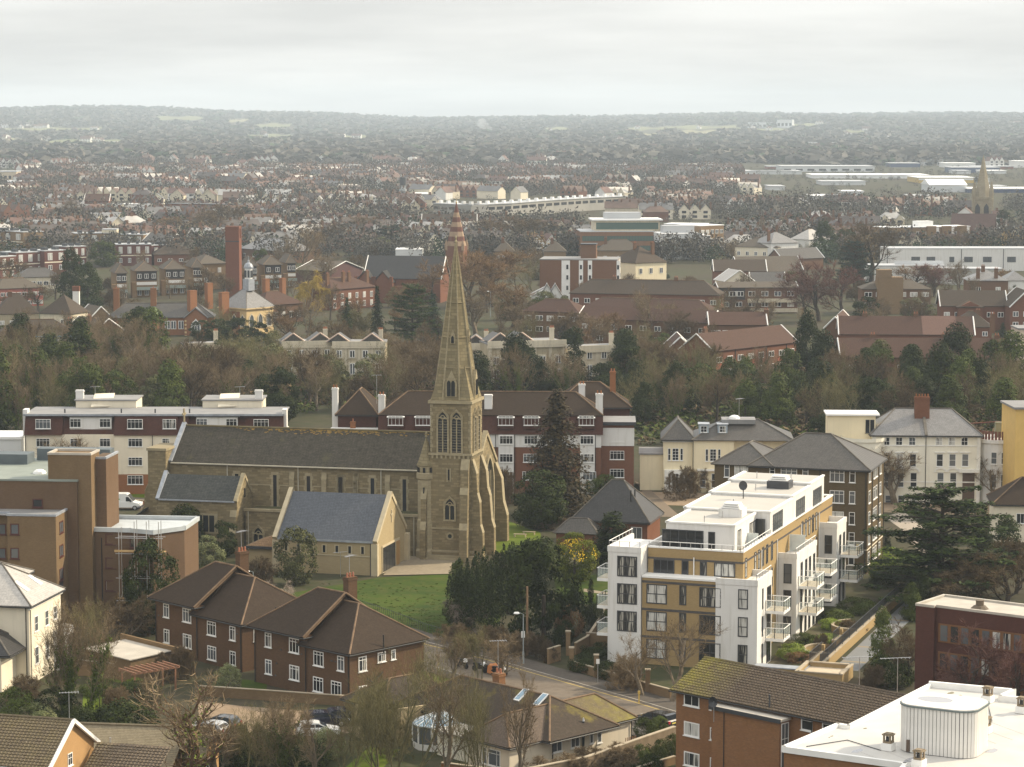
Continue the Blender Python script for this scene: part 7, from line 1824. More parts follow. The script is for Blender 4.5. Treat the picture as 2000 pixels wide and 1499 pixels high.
block('brick_block','brick block with red window panels beside the pale office','flats',Z(3,195,745),Z(3,325,740),13.0,14,TANB,'flat',0,ROOFWHITE,(9.5,6.0,2.5),5,1.8,1.6)
block('white_office','white roofed low office behind the pale grey office','office',Z(3,-10,735),Z(3,200,738),12.5,12,PALE,'flat',0,ROOFWHITE,(8,),8,2.0,1.4)
b=block('tan_flats','tan brick flats with projecting bays and white panels on the right skyline','flats',Z(3,1225,755),Z(3,1700,748),11.0,12,TANB,'flat',0,ROOFWHITE,(7.4,4.2,1.0),9,2.0,1.5)
for u in(0.48,0.66,0.84):m=MB();x=b.W*u;m.box(x,x+4,-1.5,-0.02,-0.5,11.2);b.part('bay',m,TANB);b.bx((x+4.1,x+6,-0.1,0,1,10.5),'white_panel',WHITE)
b.bx((b.W*0.42,b.W*0.6,3,8,11.0,13.2),'lift_house',WHITE)
for(lb,xa,xb,y,zE,k,rf)in(('brown hipped house left of the green glass office',1280,1390,845,6.5,2,ROOF_DB),('brown roofed house beside the dark evergreen on the flat roof',1180,1300,890,6.5,2,ROOF_GB),('tan roofed house behind the orange brown trees',905,1010,890,6,2,ROOF_GB),('terrace with pale gables in front of the green glass office',1480,1720,885,6.5,2,ROOF_GB),('brown roofed house in front of the pale office',1640,1800,850,7,2,ROOF_DB)):
 block('brick_house',lb,'house',Z(2,xa,y),Z(2,xb,y),zE,10,TANB if k else REDB,'hip',zE+4,rf,(3,),3,1.3,1.4,chim=((3,3,0.8),))
block('long_red_block','long low red brick building behind bare trees on the left plain','building',(322,398),(480,400),9.0,12,REDB,'flat',0,SLATE_D,(5.5,2.0),18,2.2,1.6)
block('white_parade','white fronted parade with brick ground floor on the left plain','building',(217,399),(287,398),8.0,12,WHITER,'flat',0,ROOFWHITE,(4.8,),8,2.2,1.4)
block('red_parade','red brick parade with white bays on the left plain','building',(165,393),(212,393),9.0,12,REDB,'gable',13.0,ROOF_RB,(5.5,2.0),7,1.8,1.8)
block('white_hall','low white roofed hall below the far cedar','building',Z(2,350,878),Z(2,500,878),6.0,16,PALE,'flat',0,ROOFWHITE)
block('white_terrace','terrace with white sharp gables left of the striped spire','house',Z(2,500,735),Z(2,800,735),6.5,10,WHITER,'gable',11.0,ROOF_DB,(3.2,),10,1.6,1.6,chim=((8,4,1),(24,4,1),(40,4,1)))
q=at(Z(2,860,850));e=empty('phone_mast',q,0,'slim phone mast with white panel antennas right of the spires','mast');s_=q.y/FPX;hh=30*s_
m=MB();m.tube([(0,0,0),(0,0,hh)],0.25,6);m.build('pole',STEEL,e)
for k in range(3):m=MB();t=2.1*k;m.box(0.6*math.cos(t)-0.3,0.6*math.cos(t)+0.3,0.6*math.sin(t)-0.2,0.6*math.sin(t)+0.2,hh-2.6,hh+0.4);m.build('antenna',WHITE,e)
m=MB();pts=[at(p,0.06)for p in((-20,447),(60,447),(40,430),(-20,430))];m.poly(pts);m.build('sports_lawn',ground_mat('sports_turf',(0.060,0.105,0.012),(0.085,0.135,0.016),0.12,(0.10,0.115,0.025),0.6),kind='structure')
# streets of small houses out to the plain
def far_house(seed,kind):
 rg=random.Random(seed);m=MB()
 if kind==0:
  w,d,ze,zr=13,8.5,5.4,8.6
  m.box(0,w,0,d,-0.3,ze,0);p=[(-0.4,-0.4,ze),(w+0.4,-0.4,ze),(w+0.4,d+0.4,ze),(-0.4,d+0.4,ze)];a,b=(3.5,d/2,zr),(w-3.5,d/2,zr)
  for q in([p[0],p[1],b,a],[p[2],p[3],a,b],[p[3],p[0],a],[p[1],p[2],b]):m.poly(q,1)
  for x in(2.6,w-2.6):
   m.extrude([(x-1.9,-0.3),(x+1.9,-0.3),(x+1.9,ze),(x,ze+2.1),(x-1.9,ze)],'y',-1.0,0,0)
   m.poly([(x-2.2,-1.2,ze-0.3),(x,-1.2,ze+2.3),(x,3.5,ze+2.3),(x-2.2,3.5,ze-0.3)],1);m.poly([(x,-1.2,ze+2.3),(x+2.2,-1.2,ze-0.3),(x+2.2,3.5,ze-0.3),(x,3.5,ze+2.3)],1)
   for z_ in(0.8,3.4):m.box(x-1.1,x+1.1,-1.12,-1.0,z_,z_+1.3,3)
  m.box(w/2-0.7,w/2+0.7,d/2-0.4,d/2+0.4,zr-1.5,zr+1.4,2)
 elif kind==1:
  w,d,ze,zr=19,8.5,5.6,9.0;m.extrude([(0,-0.3),(d,-0.3),(d,ze),(d/2,zr),(0,ze)],'x',0,w,0)
  m.poly([(-0.2,-0.4,ze-0.2),(w+0.2,-0.4,ze-0.2),(w+0.2,d/2,zr+0.15),(-0.2,d/2,zr+0.15)],1);m.poly([(w+0.2,d+0.4,ze-0.2),(-0.2,d+0.4,ze-0.2),(-0.2,d/2,zr+0.15),(w+0.2,d/2,zr+0.15)],1)
  for k in range(4):
   for z_ in(0.8,3.5):m.box(1.2+k*4.75,2.9+k*4.75,-0.12,0,z_,z_+1.4,3)
   m.box(k*4.75-0.5,k*4.75+0.5,d/2-0.5,d/2+0.5,zr-1,zr+1.2,2)
 elif kind==2:
  w,d,ze,zr=18,9,5.0,8.4
  for k in range(3):
   x=3+k*6;m.extrude([(x-3,-0.3),(x+3,-0.3),(x+3,ze),(x,zr),(x-3,ze)],'y',0,d,0)
   m.poly([(x-3.1,-0.4,ze-0.1),(x,-0.4,zr+0.2),(x,d,zr+0.2),(x-3.1,d,ze-0.1)],1);m.poly([(x,-0.4,zr+0.2),(x+3.1,-0.4,ze-0.1),(x+3.1,d,ze-0.1),(x,d,zr+0.2)],1)
   for z_ in(0.8,3.3):m.box(x-1.2,x+1.2,-0.12,0,z_,z_+1.4,3)
   m.box(x+2.5,x+3.5,d/2,d/2+0.8,ze,zr+1.2,2)
 else:
  w,d,ze,zr=9,8,5.2,8.8;m.extrude([(0,-0.3),(w,-0.3),(w,ze),(w/2,zr),(0,ze)],'y',0,d,0)
  m.poly([(-0.3,-0.4,ze-0.2),(w/2,-0.4,zr+0.15),(w/2,d+0.4,zr+0.15),(-0.3,d+0.4,ze-0.2)],1);m.poly([(w/2,-0.4,zr+0.15),(w+0.3,-0.4,ze-0.2),(w+0.3,d+0.4,ze-0.2),(w/2,d+0.4,zr+0.15)],1)
  for x in(2.2,6.6):
   for z_ in(0.8,3.4):m.box(x-0.8,x+0.8,-0.12,0,z_,z_+1.3,3)
  m.box(w/2-0.6,w/2+0.6,d*0.7,d*0.7+0.8,zr-1,zr+1.2,2)
 return m,w,d
FR=[plain('far_roof_red',(0.135,0.077,0.059),0.8,0.25,0.2),plain('far_roof_brown',(0.125,0.080,0.060),0.8,0.25,0.2),plain('far_roof_grey',(0.14,0.135,0.13),0.45,0.25,0.2),plain('far_roof_dark',(0.08,0.065,0.058),0.7,0.25,0.2),plain('far_roof_pale',(0.42,0.40,0.37),0.5,0.2,0.2)]
FWL=[WHITER,REDB,CREAM,BRB,STUCCO_L]
FW_N=['white','red brick','cream','brown brick','buff'];FR_N=['red','brown','grey slate','dark','pale']
HP=[]
for k in range(4):
 for v,(wm,rm)in enumerate(((0,0),(1,1),(2,2),(4,1),(3,3),(1,3),(4,4))):
  m,w,d=far_house(k,k);HP.append((m.mesh('far_house',[FWL[wm],FR[rm],BRB,G_DARK]),w,d,k,wm,rm,m))
KN=['semi-detached pair','short terrace','gable fronted row','gabled house']
hr=random.Random(31);spots=[]
NOGO=[(820,1240,383,444),(1440,2060,300,398),(0,60,330,372),(430,545,355,368),(1640,1690,368,388),(1870,1970,378,470),(1295,1330,358,372),(-40,70,425,450),(315,485,388,410),(160,290,385,410),(1125,1420,425,482),(1725,1900,430,480),(795,840,375,392)]
def nogo(p):return any(a<p[0]<b and c<p[1]<d for a,b,c,d in NOGO)
yy=1060.0
while yy<2650:
 xx=-0.22*yy
 while xx<0.22*yy:
  th=0.55*math.sin(xx/260+yy/410)+0.25*math.sin(yy/170);
  if vnoise(xx,yy,150)<0.42:
   for k in range(5):
    for side in(0,1):
     t=HP[hr.randrange(len(HP))]if hr.random()<0.75 else HP[14+hr.randrange(7)]
     lx=k*21+hr.uniform(-2,2);ly=side*30+hr.uniform(-1.5,1.5)
     x=xx+lx*math.cos(th)-ly*math.sin(th);y=yy+lx*math.sin(th)+ly*math.cos(th)
     p=px_of((x,y,3))
     if nogo(p)or hr.random()<(0.15 if y<1500 else 0.32)or y<1080 and hr.random()<0.3:continue
     spots.append((y,x,th+(math.pi if side else 0)+hr.uniform(-0.05,0.05),t))
  xx+=108
 yy+=62
spots.sort(key=lambda s:s[0])
vis=[s for s in spots if-10<px_of((s[1],s[0],3))[0]<2010]
for(y,x,th,t)in vis[:290]:
 px=px_of((x,y,3));z_=('left of the striped spire' if px[0]<860 else 'left of the glass office' if px[0]<1130 else 'beyond the glass office' if px[0]<1420 else 'right of the offices' if px[0]<1730 else 'around the far stone spire')
 put(t[0],'small_house',None,(x,y,0),th,label='%s %s with %s roof, %s'%(FW_N[t[4]],KN[t[3]],FR_N[t[5]],z_),cat='house',group='small houses of the suburb')
rest=vis[290:]
allm=[FWL[0],FWL[1],FWL[2],FWL[3],FR[0],FR[1],FR[2],FR[3],FR[4],REDB,G_DARK]
m=MB();
for(y,x,th,t)in rest:
 c_,s_=math.cos(th),math.sin(th);i=len(m.v);src=t[6]
 m.v+=[(x+v[0]*c_-v[1]*s_,y+v[0]*s_+v[1]*c_,v[2]*1.05)for v in src.v]
 mp={0:t[4],1:4+t[5],2:3,3:10}
 m.f+=[tuple(i+q for q in f)for f in src.f];m.m+=[mp[k]for k in src.m]
m.build('distant_houses',allm,kind='stuff')
m=MB();
for k in range(520):
 y=hr.uniform(2700,7000);x=hr.uniform(-0.22,0.22)*y
 if vnoise(x,y,300)>0.15:continue
 src,w_,d_=HP[hr.randrange(len(HP))][6],0,0;th=hr.uniform(-0.6,0.6);c_,s_=math.cos(th),math.sin(th);i=len(m.v);z_=terr(x,y);sc_=1.15
 q=HP[hr.choice((0,3,7,6,14,21))];src=q[6]
 m.v+=[(x+(v[0]*c_-v[1]*s_)*sc_,y+(v[0]*s_+v[1]*c_)*sc_,z_+v[2]*sc_*1.1)for v in src.v];mp={0:q[4],1:4+q[5],2:3,3:10}
 m.f+=[tuple(i+r_ for r_ in f)for f in src.f];m.m+=[mp[r_]for r_ in src.m]
m.build('hill_houses',allm,kind='stuff')
# trees and shrubs
BARK=plain('bark',(0.150,0.118,0.080),0.95,0.35,3.0)
BARK_D=plain('dark_bark',(0.060,0.046,0.034),0.95,0.35,3.0)
BARK_G=plain('mossy_bark',(0.105,0.095,0.042),0.95,0.4,2.0)
BARK_R=plain('red_bark',(0.105,0.050,0.040),0.95,0.3,3.0)
TW_B=leafy('brown_twigs',(0.165,0.120,0.070),(0.215,0.160,0.096),0.95,0.3,0.2)
TW_D=leafy('dark_twigs',(0.108,0.077,0.044),(0.148,0.107,0.062),0.95,0.3,0.2)
TW_O=leafy('orange_twigs',(0.175,0.105,0.052),(0.215,0.140,0.072),0.95,0.3,0.15)
TW_R=leafy('reddish_twigs',(0.130,0.066,0.054),(0.165,0.088,0.068),0.95,0.3,0.15)
TW_G=leafy('olive_twigs',(0.150,0.130,0.058),(0.190,0.165,0.080),0.95,0.3,0.15)
TW_Y=leafy('willow_twigs',(0.33,0.235,0.045),(0.40,0.29,0.07),0.9,0.3,0.1)
L_DARK=leafy('dark_evergreen',(0.019,0.027,0.006),(0.038,0.049,0.011))
L_YEW=leafy('yew_needles',(0.015,0.022,0.006),(0.029,0.038,0.010))
L_MID=leafy('mid_evergreen',(0.044,0.060,0.012),(0.082,0.098,0.022))
L_BRIGHT=leafy('bright_leaves',(0.140,0.195,0.028),(0.215,0.255,0.052))
L_IVY=leafy('ivy_leaves',(0.055,0.080,0.013),(0.105,0.130,0.026))
L_OLIVE=leafy('olive_leaves',(0.080,0.084,0.034),(0.130,0.130,0.056))
L_PALE=leafy('variegated_leaves',(0.125,0.145,0.055),(0.250,0.255,0.125))
L_BLUE=leafy('blue_green_needles',(0.026,0.044,0.028),(0.046,0.066,0.042))
L_CEDAR=leafy('cedar_needles',(0.024,0.040,0.009),(0.048,0.068,0.015))
L_RUST=leafy('rusty_needles',(0.050,0.040,0.022),(0.080,0.058,0.028))
L_BROWN=leafy('dry_brown_leaves',(0.17,0.095,0.045),(0.22,0.13,0.06))
L_YEL=leafy('yellow_blossom',(0.62,0.42,0.02),(0.70,0.50,0.05),hv=0.05)
def leaf(m,p,n,s_,rg,asp=0.6,mi=0):
 n=Vector(n);n+=Vector((rg.gauss(0,0.55),rg.gauss(0,0.55),rg.gauss(0,0.55)))
 if n.length<1e-3:n=Vector((0,0,1))
 n.normalize();a=n.cross(Vector((rg.gauss(0,1),rg.gauss(0,1),rg.gauss(0,1))))
 if a.length<1e-3:a=Vector((1,0,0))
 a.normalize();b=n.cross(a);a=a*s_;b=b*s_*asp
 i=len(m.v);m.v+=[tuple(p-a),tuple(p-b),tuple(p+a),tuple(p+b)];m.f.append((i,i+1,i+2,i+3));m.m.append(mi)
def twig(m,p,d,L,w,rg):
 side=d.cross(Vector((rg.gauss(0,1),rg.gauss(0,1),rg.gauss(0,1))))
 if side.length<1e-3:return
 side=side.normalized()*w;mid=p+d*L*0.55+Vector((rg.gauss(0,0.06),rg.gauss(0,0.06),rg.gauss(0,0.06)+0.03))*L
 tip=mid+(d+Vector((rg.gauss(0,0.25),rg.gauss(0,0.25),rg.gauss(0.1,0.25))))*L*0.5
 i=len(m.v);m.v+=[tuple(p-side),tuple(p+side),tuple(mid+side*0.6),tuple(mid-side*0.6),tuple(tip)]
 m.f+=[(i,i+1,i+2,i+3),(i+3,i+2,i+4)];m.m+=[0,0]
def bare(seed,h=14.0,spread=0.55,up=0.35,twigs=10,dense=1.0,trunk_h=0.22,weep=0.0,tw=0.022,stems=1,thick=1.0):
 rg=random.Random(seed);T=MB();Cn=MB();nodes=[]
 def grow(p,d,L,r,lev):
  pts=[p];rs_=[r];q=p.copy();dd=d.copy();n=4 if lev<2 else 3
  for k in range(n):
   dd=(dd+Vector((rg.gauss(0,0.16),rg.gauss(0,0.16),rg.gauss(0,0.08)+(up*0.28 if lev else 0.05)-weep*0.25*lev))).normalized()
   q=q+dd*L/n;pts.append(q.copy());rs_.append(r*(1-0.62*(k+1)/n))
  if lev<=3:T.tube(pts,rs_,(6,5,4,3)[min(lev,3)],cap=False)
  nodes.append((pts,rs_,lev))
  if lev>=4:return
  nch=(rg.randint(6,8),rg.randint(5,6),rg.randint(4,5),0)[lev]if lev<3 else 0
  for c in range(nch):
   t=(trunk_h+(1-trunk_h)*(c+rg.random()*0.6)/nch)if lev==0 else 0.25+0.75*(c+rg.random()*0.7)/nch
   t=min(t,0.98);f=t*n;k=int(f);k=min(k,n-1);pp=pts[k].lerp(pts[k+1],f-k);rr=rs_[k]*0.6
   az=2.4*c+rg.uniform(-0.5,0.5);base=(pts[k+1]-pts[k]).normalized()
   side=base.cross(Vector((math.cos(az),math.sin(az),0.3)))
   if side.length<0.01:continue
   side.normalize();ang=spread*rg.uniform(0.8,1.35)*(1.15 if lev==0 else 1.0)
   nd=(base*math.cos(ang)+side*math.sin(ang)).normalized()
   nl=L*(0.62 if lev==0 else 0.58)*rg.uniform(0.75,1.15)*(1.0-0.35*t if lev==0 else 1.0)
   grow(pp,nd,nl,rr*0.75,lev+1)
 for s_ in range(stems):
  d0=Vector((rg.gauss(0,0.06+0.16*(stems>1)),rg.gauss(0,0.06+0.16*(stems>1)),1)).normalized()
  grow(Vector((rg.gauss(0,0.5),rg.gauss(0,0.5),-0.3))if stems>1 else Vector((0,0,-0.3)),d0,h*(0.68 if stems==1 else 0.75),h*0.021*thick/(1 if stems==1 else 1.8),0)
 for pts,rs_,lev in nodes:
  if lev<2:continue
  n=int(twigs*dense*(0.8 if lev==2 else 1.4))
  for k in range(n):
   t=rg.uniform(0.15,1.0);f=t*(len(pts)-1);j=min(int(f),len(pts)-2);p=pts[j].lerp(pts[j+1],f-j);b_=(pts[j+1]-pts[j]).normalized()
   d=(b_*0.8+Vector((rg.gauss(0,0.55),rg.gauss(0,0.55),rg.gauss(0.12,0.45)-weep))).normalized()
   twig(Cn,p,d,h*rg.uniform(0.045,0.10)*(1.6 if weep else 1),tw*rg.uniform(0.7,1.3),rg)
 top=max(v[2]for v in Cn.v);w=sorted(abs(v[0])for v in Cn.v)[int(len(Cn.v)*0.97)]
 return T,Cn,top,w,nodes
def ivy_on(nodes,seed,n=1800,zmax=0.6,h=14,size=0.16,rad=0.35,m=None):
 rg=random.Random(seed);m=m or MB();cand=[x for x in nodes if x[2]<=1]
 for k in range(n):
  pts,rs_,lev=cand[0]if rg.random()<0.45 else rg.choice(cand)
  t=rg.random()**(1.0 if lev==0 else 1.6);f=t*(len(pts)-1);j=min(int(f),len(pts)-2);p=pts[j].lerp(pts[j+1],f-j)
  if p.z>h*zmax:continue
  o_=Vector((rg.gauss(0,1),rg.gauss(0,1),rg.gauss(0,0.6)));o_.normalize();lump=0.5+0.9*abs(math.sin(p.z*1.7+lev*2+j))
  r_=(rs_[j]+rad*rg.random()*lump*(1.1 if lev==0 else 0.7));leaf(m,p+o_*r_,o_,size*rg.uniform(0.6,1.4),rg)
 return m
def bushy(seed,n=4200,size=0.17,h=1.0,w=0.6,clumps=46,low=0.0,shape=None,rough=0.24,jit=0.5):
 rg=random.Random(seed);m=MB();cs=[]
 for k in range(clumps):
  for _ in range(60):
   u=rg.uniform(-1,1);a=rg.uniform(0,6.283);zf=rg.random()
   rr=shape(zf)if shape else math.sqrt(max(0.02,1-(2*zf-1)**2))
   r_=rr*(rg.uniform(0.62,0.95)if rg.random()<0.8 else rg.uniform(0,0.6))
   c=Vector((w*r_*math.cos(a),w*r_*math.sin(a),low+(h-low)*zf))
   if all((c-q[0]).length>rough*0.55*w for q in cs):break
  cs.append((c,rough*w*rg.uniform(0.75,1.45)))
 cen=Vector((0,0,low+(h-low)*0.42))
 for k in range(n):
  c,r_=cs[k%clumps];o_=Vector((rg.gauss(0,1),rg.gauss(0,1),rg.gauss(0,1))).normalized()
  out=(c-cen);out=out.normalized()if out.length>0.01 else Vector((0,0,1))
  if o_.dot(out)<-0.35:o_=-o_
  p=c+Vector((o_.x,o_.y,o_.z*0.8))*r_*rg.uniform(0.65,1.08)
  if p.z<0.01:p.z=0.01+0.03*rg.random()
  leaf(m,p,o_*0.8+out*0.4+Vector((0,0,0.25)),size*rg.uniform(0.6,1.35),rg,0.55)
 return m
def conifer(seed,h=14.0,w=3.0,whorls=26,per=11,droop=0.25,size=0.26,gap=0.0,curve=0.9,leaves=11,low=0.06):
 rg=random.Random(seed);T=MB();T.tube([(0,0,-0.3),(0,0,h*0.5),(0,0,h*0.97)],[h*0.018,h*0.011,0.02],6)
 m=MB()
 for k in range(whorls):
  t=low+(0.985-low)*k/(whorls-1);R_=w*(1-t)**curve*rg.uniform(0.82,1.12)+0.12
  for q in range(max(4,int(per*(0.5+0.6*(1-t))))):
   a=rg.uniform(0,6.283);r_=R_*rg.uniform(0.7,1.1);z0=h*t+rg.uniform(-0.3,0.3)
   tip=Vector((math.cos(a)*r_,math.sin(a)*r_,z0-droop*r_))
   st=Vector((0,0,z0))
   if rg.random()<0.3 and r_>0.8:T.tube([st,st.lerp(tip,0.8)],[0.05,0.015],3,cap=False)
   n=max(3,int(leaves*(0.35+r_/w)))
   for j in range(n):
    f=0.22+0.8*(j+rg.random())/n;p=st.lerp(tip,f)+Vector((rg.gauss(0,0.18),rg.gauss(0,0.18),rg.gauss(0,0.10)-0.12*f))
    leaf(m,p,Vector((math.cos(a)*0.4,math.sin(a)*0.4,1)),size*rg.uniform(0.6,1.3),rg,0.5)
 return T,m
def cedar(seed,h=14.0,w=7.0,tiers=13,size=0.20):
 rg=random.Random(seed);T=MB();m=MB();T.tube([(0,0,-0.3),(0.1,0,h*0.5),(0,0.1,h*0.95)],[h*0.03,h*0.02,0.05],7)
 for k in range(tiers):
  t=0.12+0.86*k/(tiers-1);z0=h*t;R_=w*(1.05-t)**0.36*rg.uniform(0.8,1.1)
  for q in range(rg.randint(6,8)):
   a=rg.uniform(0,6.283);r_=R_*rg.uniform(0.6,1.1);tip=Vector((math.cos(a)*r_,math.sin(a)*r_,z0+r_*rg.uniform(-0.06,0.14)))
   st=Vector((0,0,z0-0.4));T.tube([st,st.lerp(tip,0.5)+Vector((0,0,0.25)),tip],[0.13,0.07,0.02],4,cap=False)
   side=Vector((-math.sin(a),math.cos(a),0))
   for j in range(int(260*r_/w)+50):
    f=0.25+0.8*rg.random();sp=(0.26*r_*(1.12-f)+0.25);p=st.lerp(tip,f)+side*rg.gauss(0,sp*0.6)+Vector((0,0,rg.gauss(0.05,0.13)-0.1*abs(rg.gauss(0,1))))
    leaf(m,p,Vector((0,0,1.6)),size*rg.uniform(0.6,1.3),rg,0.5)
 return T,m
def plumes(seed,n=7000,h=9.0,w=4.0,count=34,size=0.2):
 rg=random.Random(seed);m=MB();ps=[]
 for k in range(count):
  a=2.399*k;r_=w*math.sqrt((k+0.5)/count)*0.86;ph=h*(1.0-0.50*(r_/w)**2)*rg.uniform(0.82,1.06);ps.append((r_*math.cos(a),r_*math.sin(a),ph,rg.uniform(0.55,0.85)*w/4.2))
 for k in range(n):
  x,y,ph,pr=ps[k%count];t=rg.random()**0.75;a=rg.uniform(0,6.283);rr=pr*(math.sin(math.pi*min(1,0.16+0.84*t))**0.6)*rg.uniform(0.6,1.1)
  p=Vector((x*(1+0.10*t)+rr*math.cos(a),y*(1+0.10*t)+rr*math.sin(a),ph*t))
  leaf(m,p,Vector((math.cos(a),math.sin(a),0.35)),size*rg.uniform(0.6,1.3),rg,0.5)
 return m
PROTO={}
def proto(kind,parts,h,w):PROTO.setdefault(kind,[]).append((parts,h,w))
for k in range(4):
 T,Cn,h,w,nd=bare(100+k,14,0.62,0.30,9,thick=1.7);proto('bare',[('trunk',T.mesh('trunk',BARK)),('crown',Cn.mesh('crown',TW_B))],h,w)
for k in range(3):
 T,Cn,h,w,nd=bare(140+k,14,0.60,0.25,15,1.0,tw=0.03,thick=1.5);mt=T.mesh('trunk',BARK_D);mc=Cn.mesh('crown',TW_D);proto('thicket',[('trunk',mt),('crown',mc)],h,w)
 for nm,mat in(('orange',TW_O),('red',TW_R)):c2=Cn.mesh('crown',mat);proto(nm,[('trunk',mt),('crown',c2)],h,w)
for k in range(3):
 T,Cn,h,w,nd=bare(170+k,14,0.50,0.5,4,stems=2+k%2,thick=1.5);mt=T.mesh('trunk',BARK_G);proto('slender',[('trunk',mt),('crown',Cn.mesh('crown',TW_G))],h,w)
for k in range(4):
 T,Cn,h,w,nd=bare(200+k,14,0.50,0.5,7,stems=2+k%2,thick=1.5);I=ivy_on(nd,5+k,4600,0.80,14,0.17,0.75);proto('ivy',[('trunk',T.mesh('trunk',BARK)),('crown',Cn.mesh('crown',TW_B)),('ivy',I.mesh('ivy',L_IVY))],h,w)
T,Cn,h,w,nd=bare(231,14,0.75,-0.1,16,weep=0.55,tw=0.025);proto('weeping',[('trunk',T.mesh('trunk',BARK)),('crown',Cn.mesh('crown',leafy('pale_twigs',(0.24,0.19,0.15),(0.30,0.25,0.20),0.95)))],h,w)
T,Cn,h,w,nd=bare(233,14,0.70,0.0,30,weep=0.7,tw=0.04);proto('willow',[('trunk',T.mesh('trunk',BARK)),('crown',Cn.mesh('crown',TW_Y))],h,w)
T,Cn,h,w,nd=bare(240,14,0.62,0.62,3,trunk_h=0.10,tw=0.03,stems=1,thick=2.0);I=ivy_on(nd,9,700,1.2,14,0.14,0.5);I2=MB()
proto('pollard',[('trunk',T.mesh('trunk',plain('russet_bark',(0.115,0.066,0.034),0.95,0.4,3.0))),('crown',Cn.mesh('crown',TW_B)),('leaves',I.mesh('leaves',L_BRIGHT))],h,w)
tk=MB();tk.tube([(0,0,-0.03),(0,0,0.5)],[0.035,0.02],6);TKM=tk.mesh('trunk',BARK_D)
for k in range(3):
 for nm,mat in(('round',L_DARK),('roundmid',L_MID),('olive',L_OLIVE),('pale',L_PALE),('bright',L_BRIGHT),('gorse',leafy('gorse_leaves',(0.080,0.100,0.010),(0.150,0.160,0.020)))):
  if k==0 or nm in('round','roundmid','olive'):
   m=bushy(300+k,9000 if k<2 else 6500,0.021 if k<2 else 0.024,1.0,0.5,60 if k!=1 else 38,0.05);proto(nm,[('trunk',TKM),('crown',m.mesh('crown',mat))],1.0,0.5)
egg=lambda z:(1-z)**0.55*min(1,(z+0.12)*4)
for k in range(3):
 m=bushy(330+k,8500,0.0185,1.0,0.34,70,0.03,shape=egg,rough=0.30)
 for nm,mat in(('tall',L_DARK),('tallmid',L_MID)):proto(nm,[('trunk',TKM),('crown',m.mesh('crown',mat))],1.0,0.34)
for k in range(2):
 m=bushy(350+k,5500,0.016,1.0,0.15,60,0.01,shape=lambda z:(1-z)**0.45*min(1,(z+0.1)*5),rough=0.5)
 proto('column',[('trunk',TKM),('crown',m.mesh('crown',L_YEW))],1.0,0.15)
for k in range(2):
 T,m=conifer(360+k,14,3.2,38,17,0.25,0.21,leaves=14);mt=T.mesh('trunk',BARK_D);proto('conifer',[('trunk',mt),('crown',m.mesh('crown',L_DARK))],14,3.0);proto('bluefir',[('trunk',mt),('crown',m.mesh('crown',L_BLUE))],14,3.0)
T,m=conifer(370,15,3.9,44,22,0.55,0.20,curve=0.55,leaves=17,low=0.03);proto('rusty',[('trunk',T.mesh('trunk',BARK_D)),('crown',m.mesh('crown',L_RUST))],15,3.8)
for k in range(2):
 T,m=cedar(380+k,14,7.5,15,0.22);mt=T.mesh('trunk',BARK_D);proto('cedar',[('trunk',mt),('crown',m.mesh('crown',L_CEDAR if k==0 else L_BLUE))],14,7.2)
for k in range(2):
 m=plumes(390+k,15000,9,4.2,36+8*k,0.14);proto('yew',[('trunk',TKM),('crown',m.mesh('crown',L_YEW))],9,4.4)
m=bushy(400,6500,0.032,1.0,0.75,40,0.0,rough=0.3)
for nm,mat in(('shrub',L_MID),('shrubdark',L_DARK),('shrubpale',L_PALE),('shrubolive',L_OLIVE),('shrubbright',L_BRIGHT),('shrubbrown',L_BROWN)):proto(nm,[('stem',TKM),('leaves',m.mesh('leaves',mat))],1.0,0.78)
m=bushy(404,6500,0.022,1.0,0.55,80,0.0,rough=0.22,shape=lambda z:(1-z**2.6)**0.5);proto('topiary',[('stem',TKM),('leaves',m.mesh('leaves',L_PALE))],1.0,0.56)
T,Cn,h,w,nd=bare(410,6,0.9,0.25,26,trunk_h=0.05,tw=0.016,stems=4)
for nm,mat in(('twiggy',TW_D),('twiggypale',TW_B),('twiggygreen',TW_G)):proto(nm,[('stem',T.mesh('stem',BARK)),('twigs',Cn.mesh('twigs',mat))],h,w)
NAMES={'bare':'bare_tree','thicket':'bare_tree','orange':'bare_tree','red':'bare_tree','slender':'bare_tree','ivy':'ivy_clad_tree','weeping':'weeping_tree','willow':'willow_tree','pollard':'pollarded_tree','round':'evergreen_tree','roundmid':'evergreen_tree','olive':'evergreen_tree','pale':'variegated_tree','bright':'leafy_tree','gorse':'gorse_bush','tall':'evergreen_tree','tallmid':'evergreen_tree','column':'cypress_tree','conifer':'conifer_tree','bluefir':'conifer_tree','rusty':'conifer_tree','cedar':'cedar_tree','yew':'yew_tree','topiary':'topiary_bush'}
tr=random.Random(21)
def plant(kind,p,h,label,group=None,w=None,z=0.0,v=None,far=False):
 ps=PROTO[kind];parts,ph,pw=ps[tr.randrange(len(ps))if v is None else v%len(ps)]
 s_=h/ph;sw=s_ if w is None else w/(2*pw)
 nm=NAMES.get(kind,'shrub');cat='tree' if 'tree' in nm else 'shrub'
 e=empty(nm,(p[0],p[1],z),tr.uniform(0,6.28),label,cat,group)
 for pn,me in parts:put(me,pn,e,sx=(sw,sw,s_))
 return e
def tree(kind,x,yb,yt,wpx,label,group=None,z=0.0,v=None):
 q=at((x,yb),z);s_=FPX/q.y
 h=(yb-yt)/s_;return plant(kind,q,h,label,group,None if wpx is None else wpx/s_,z,v)
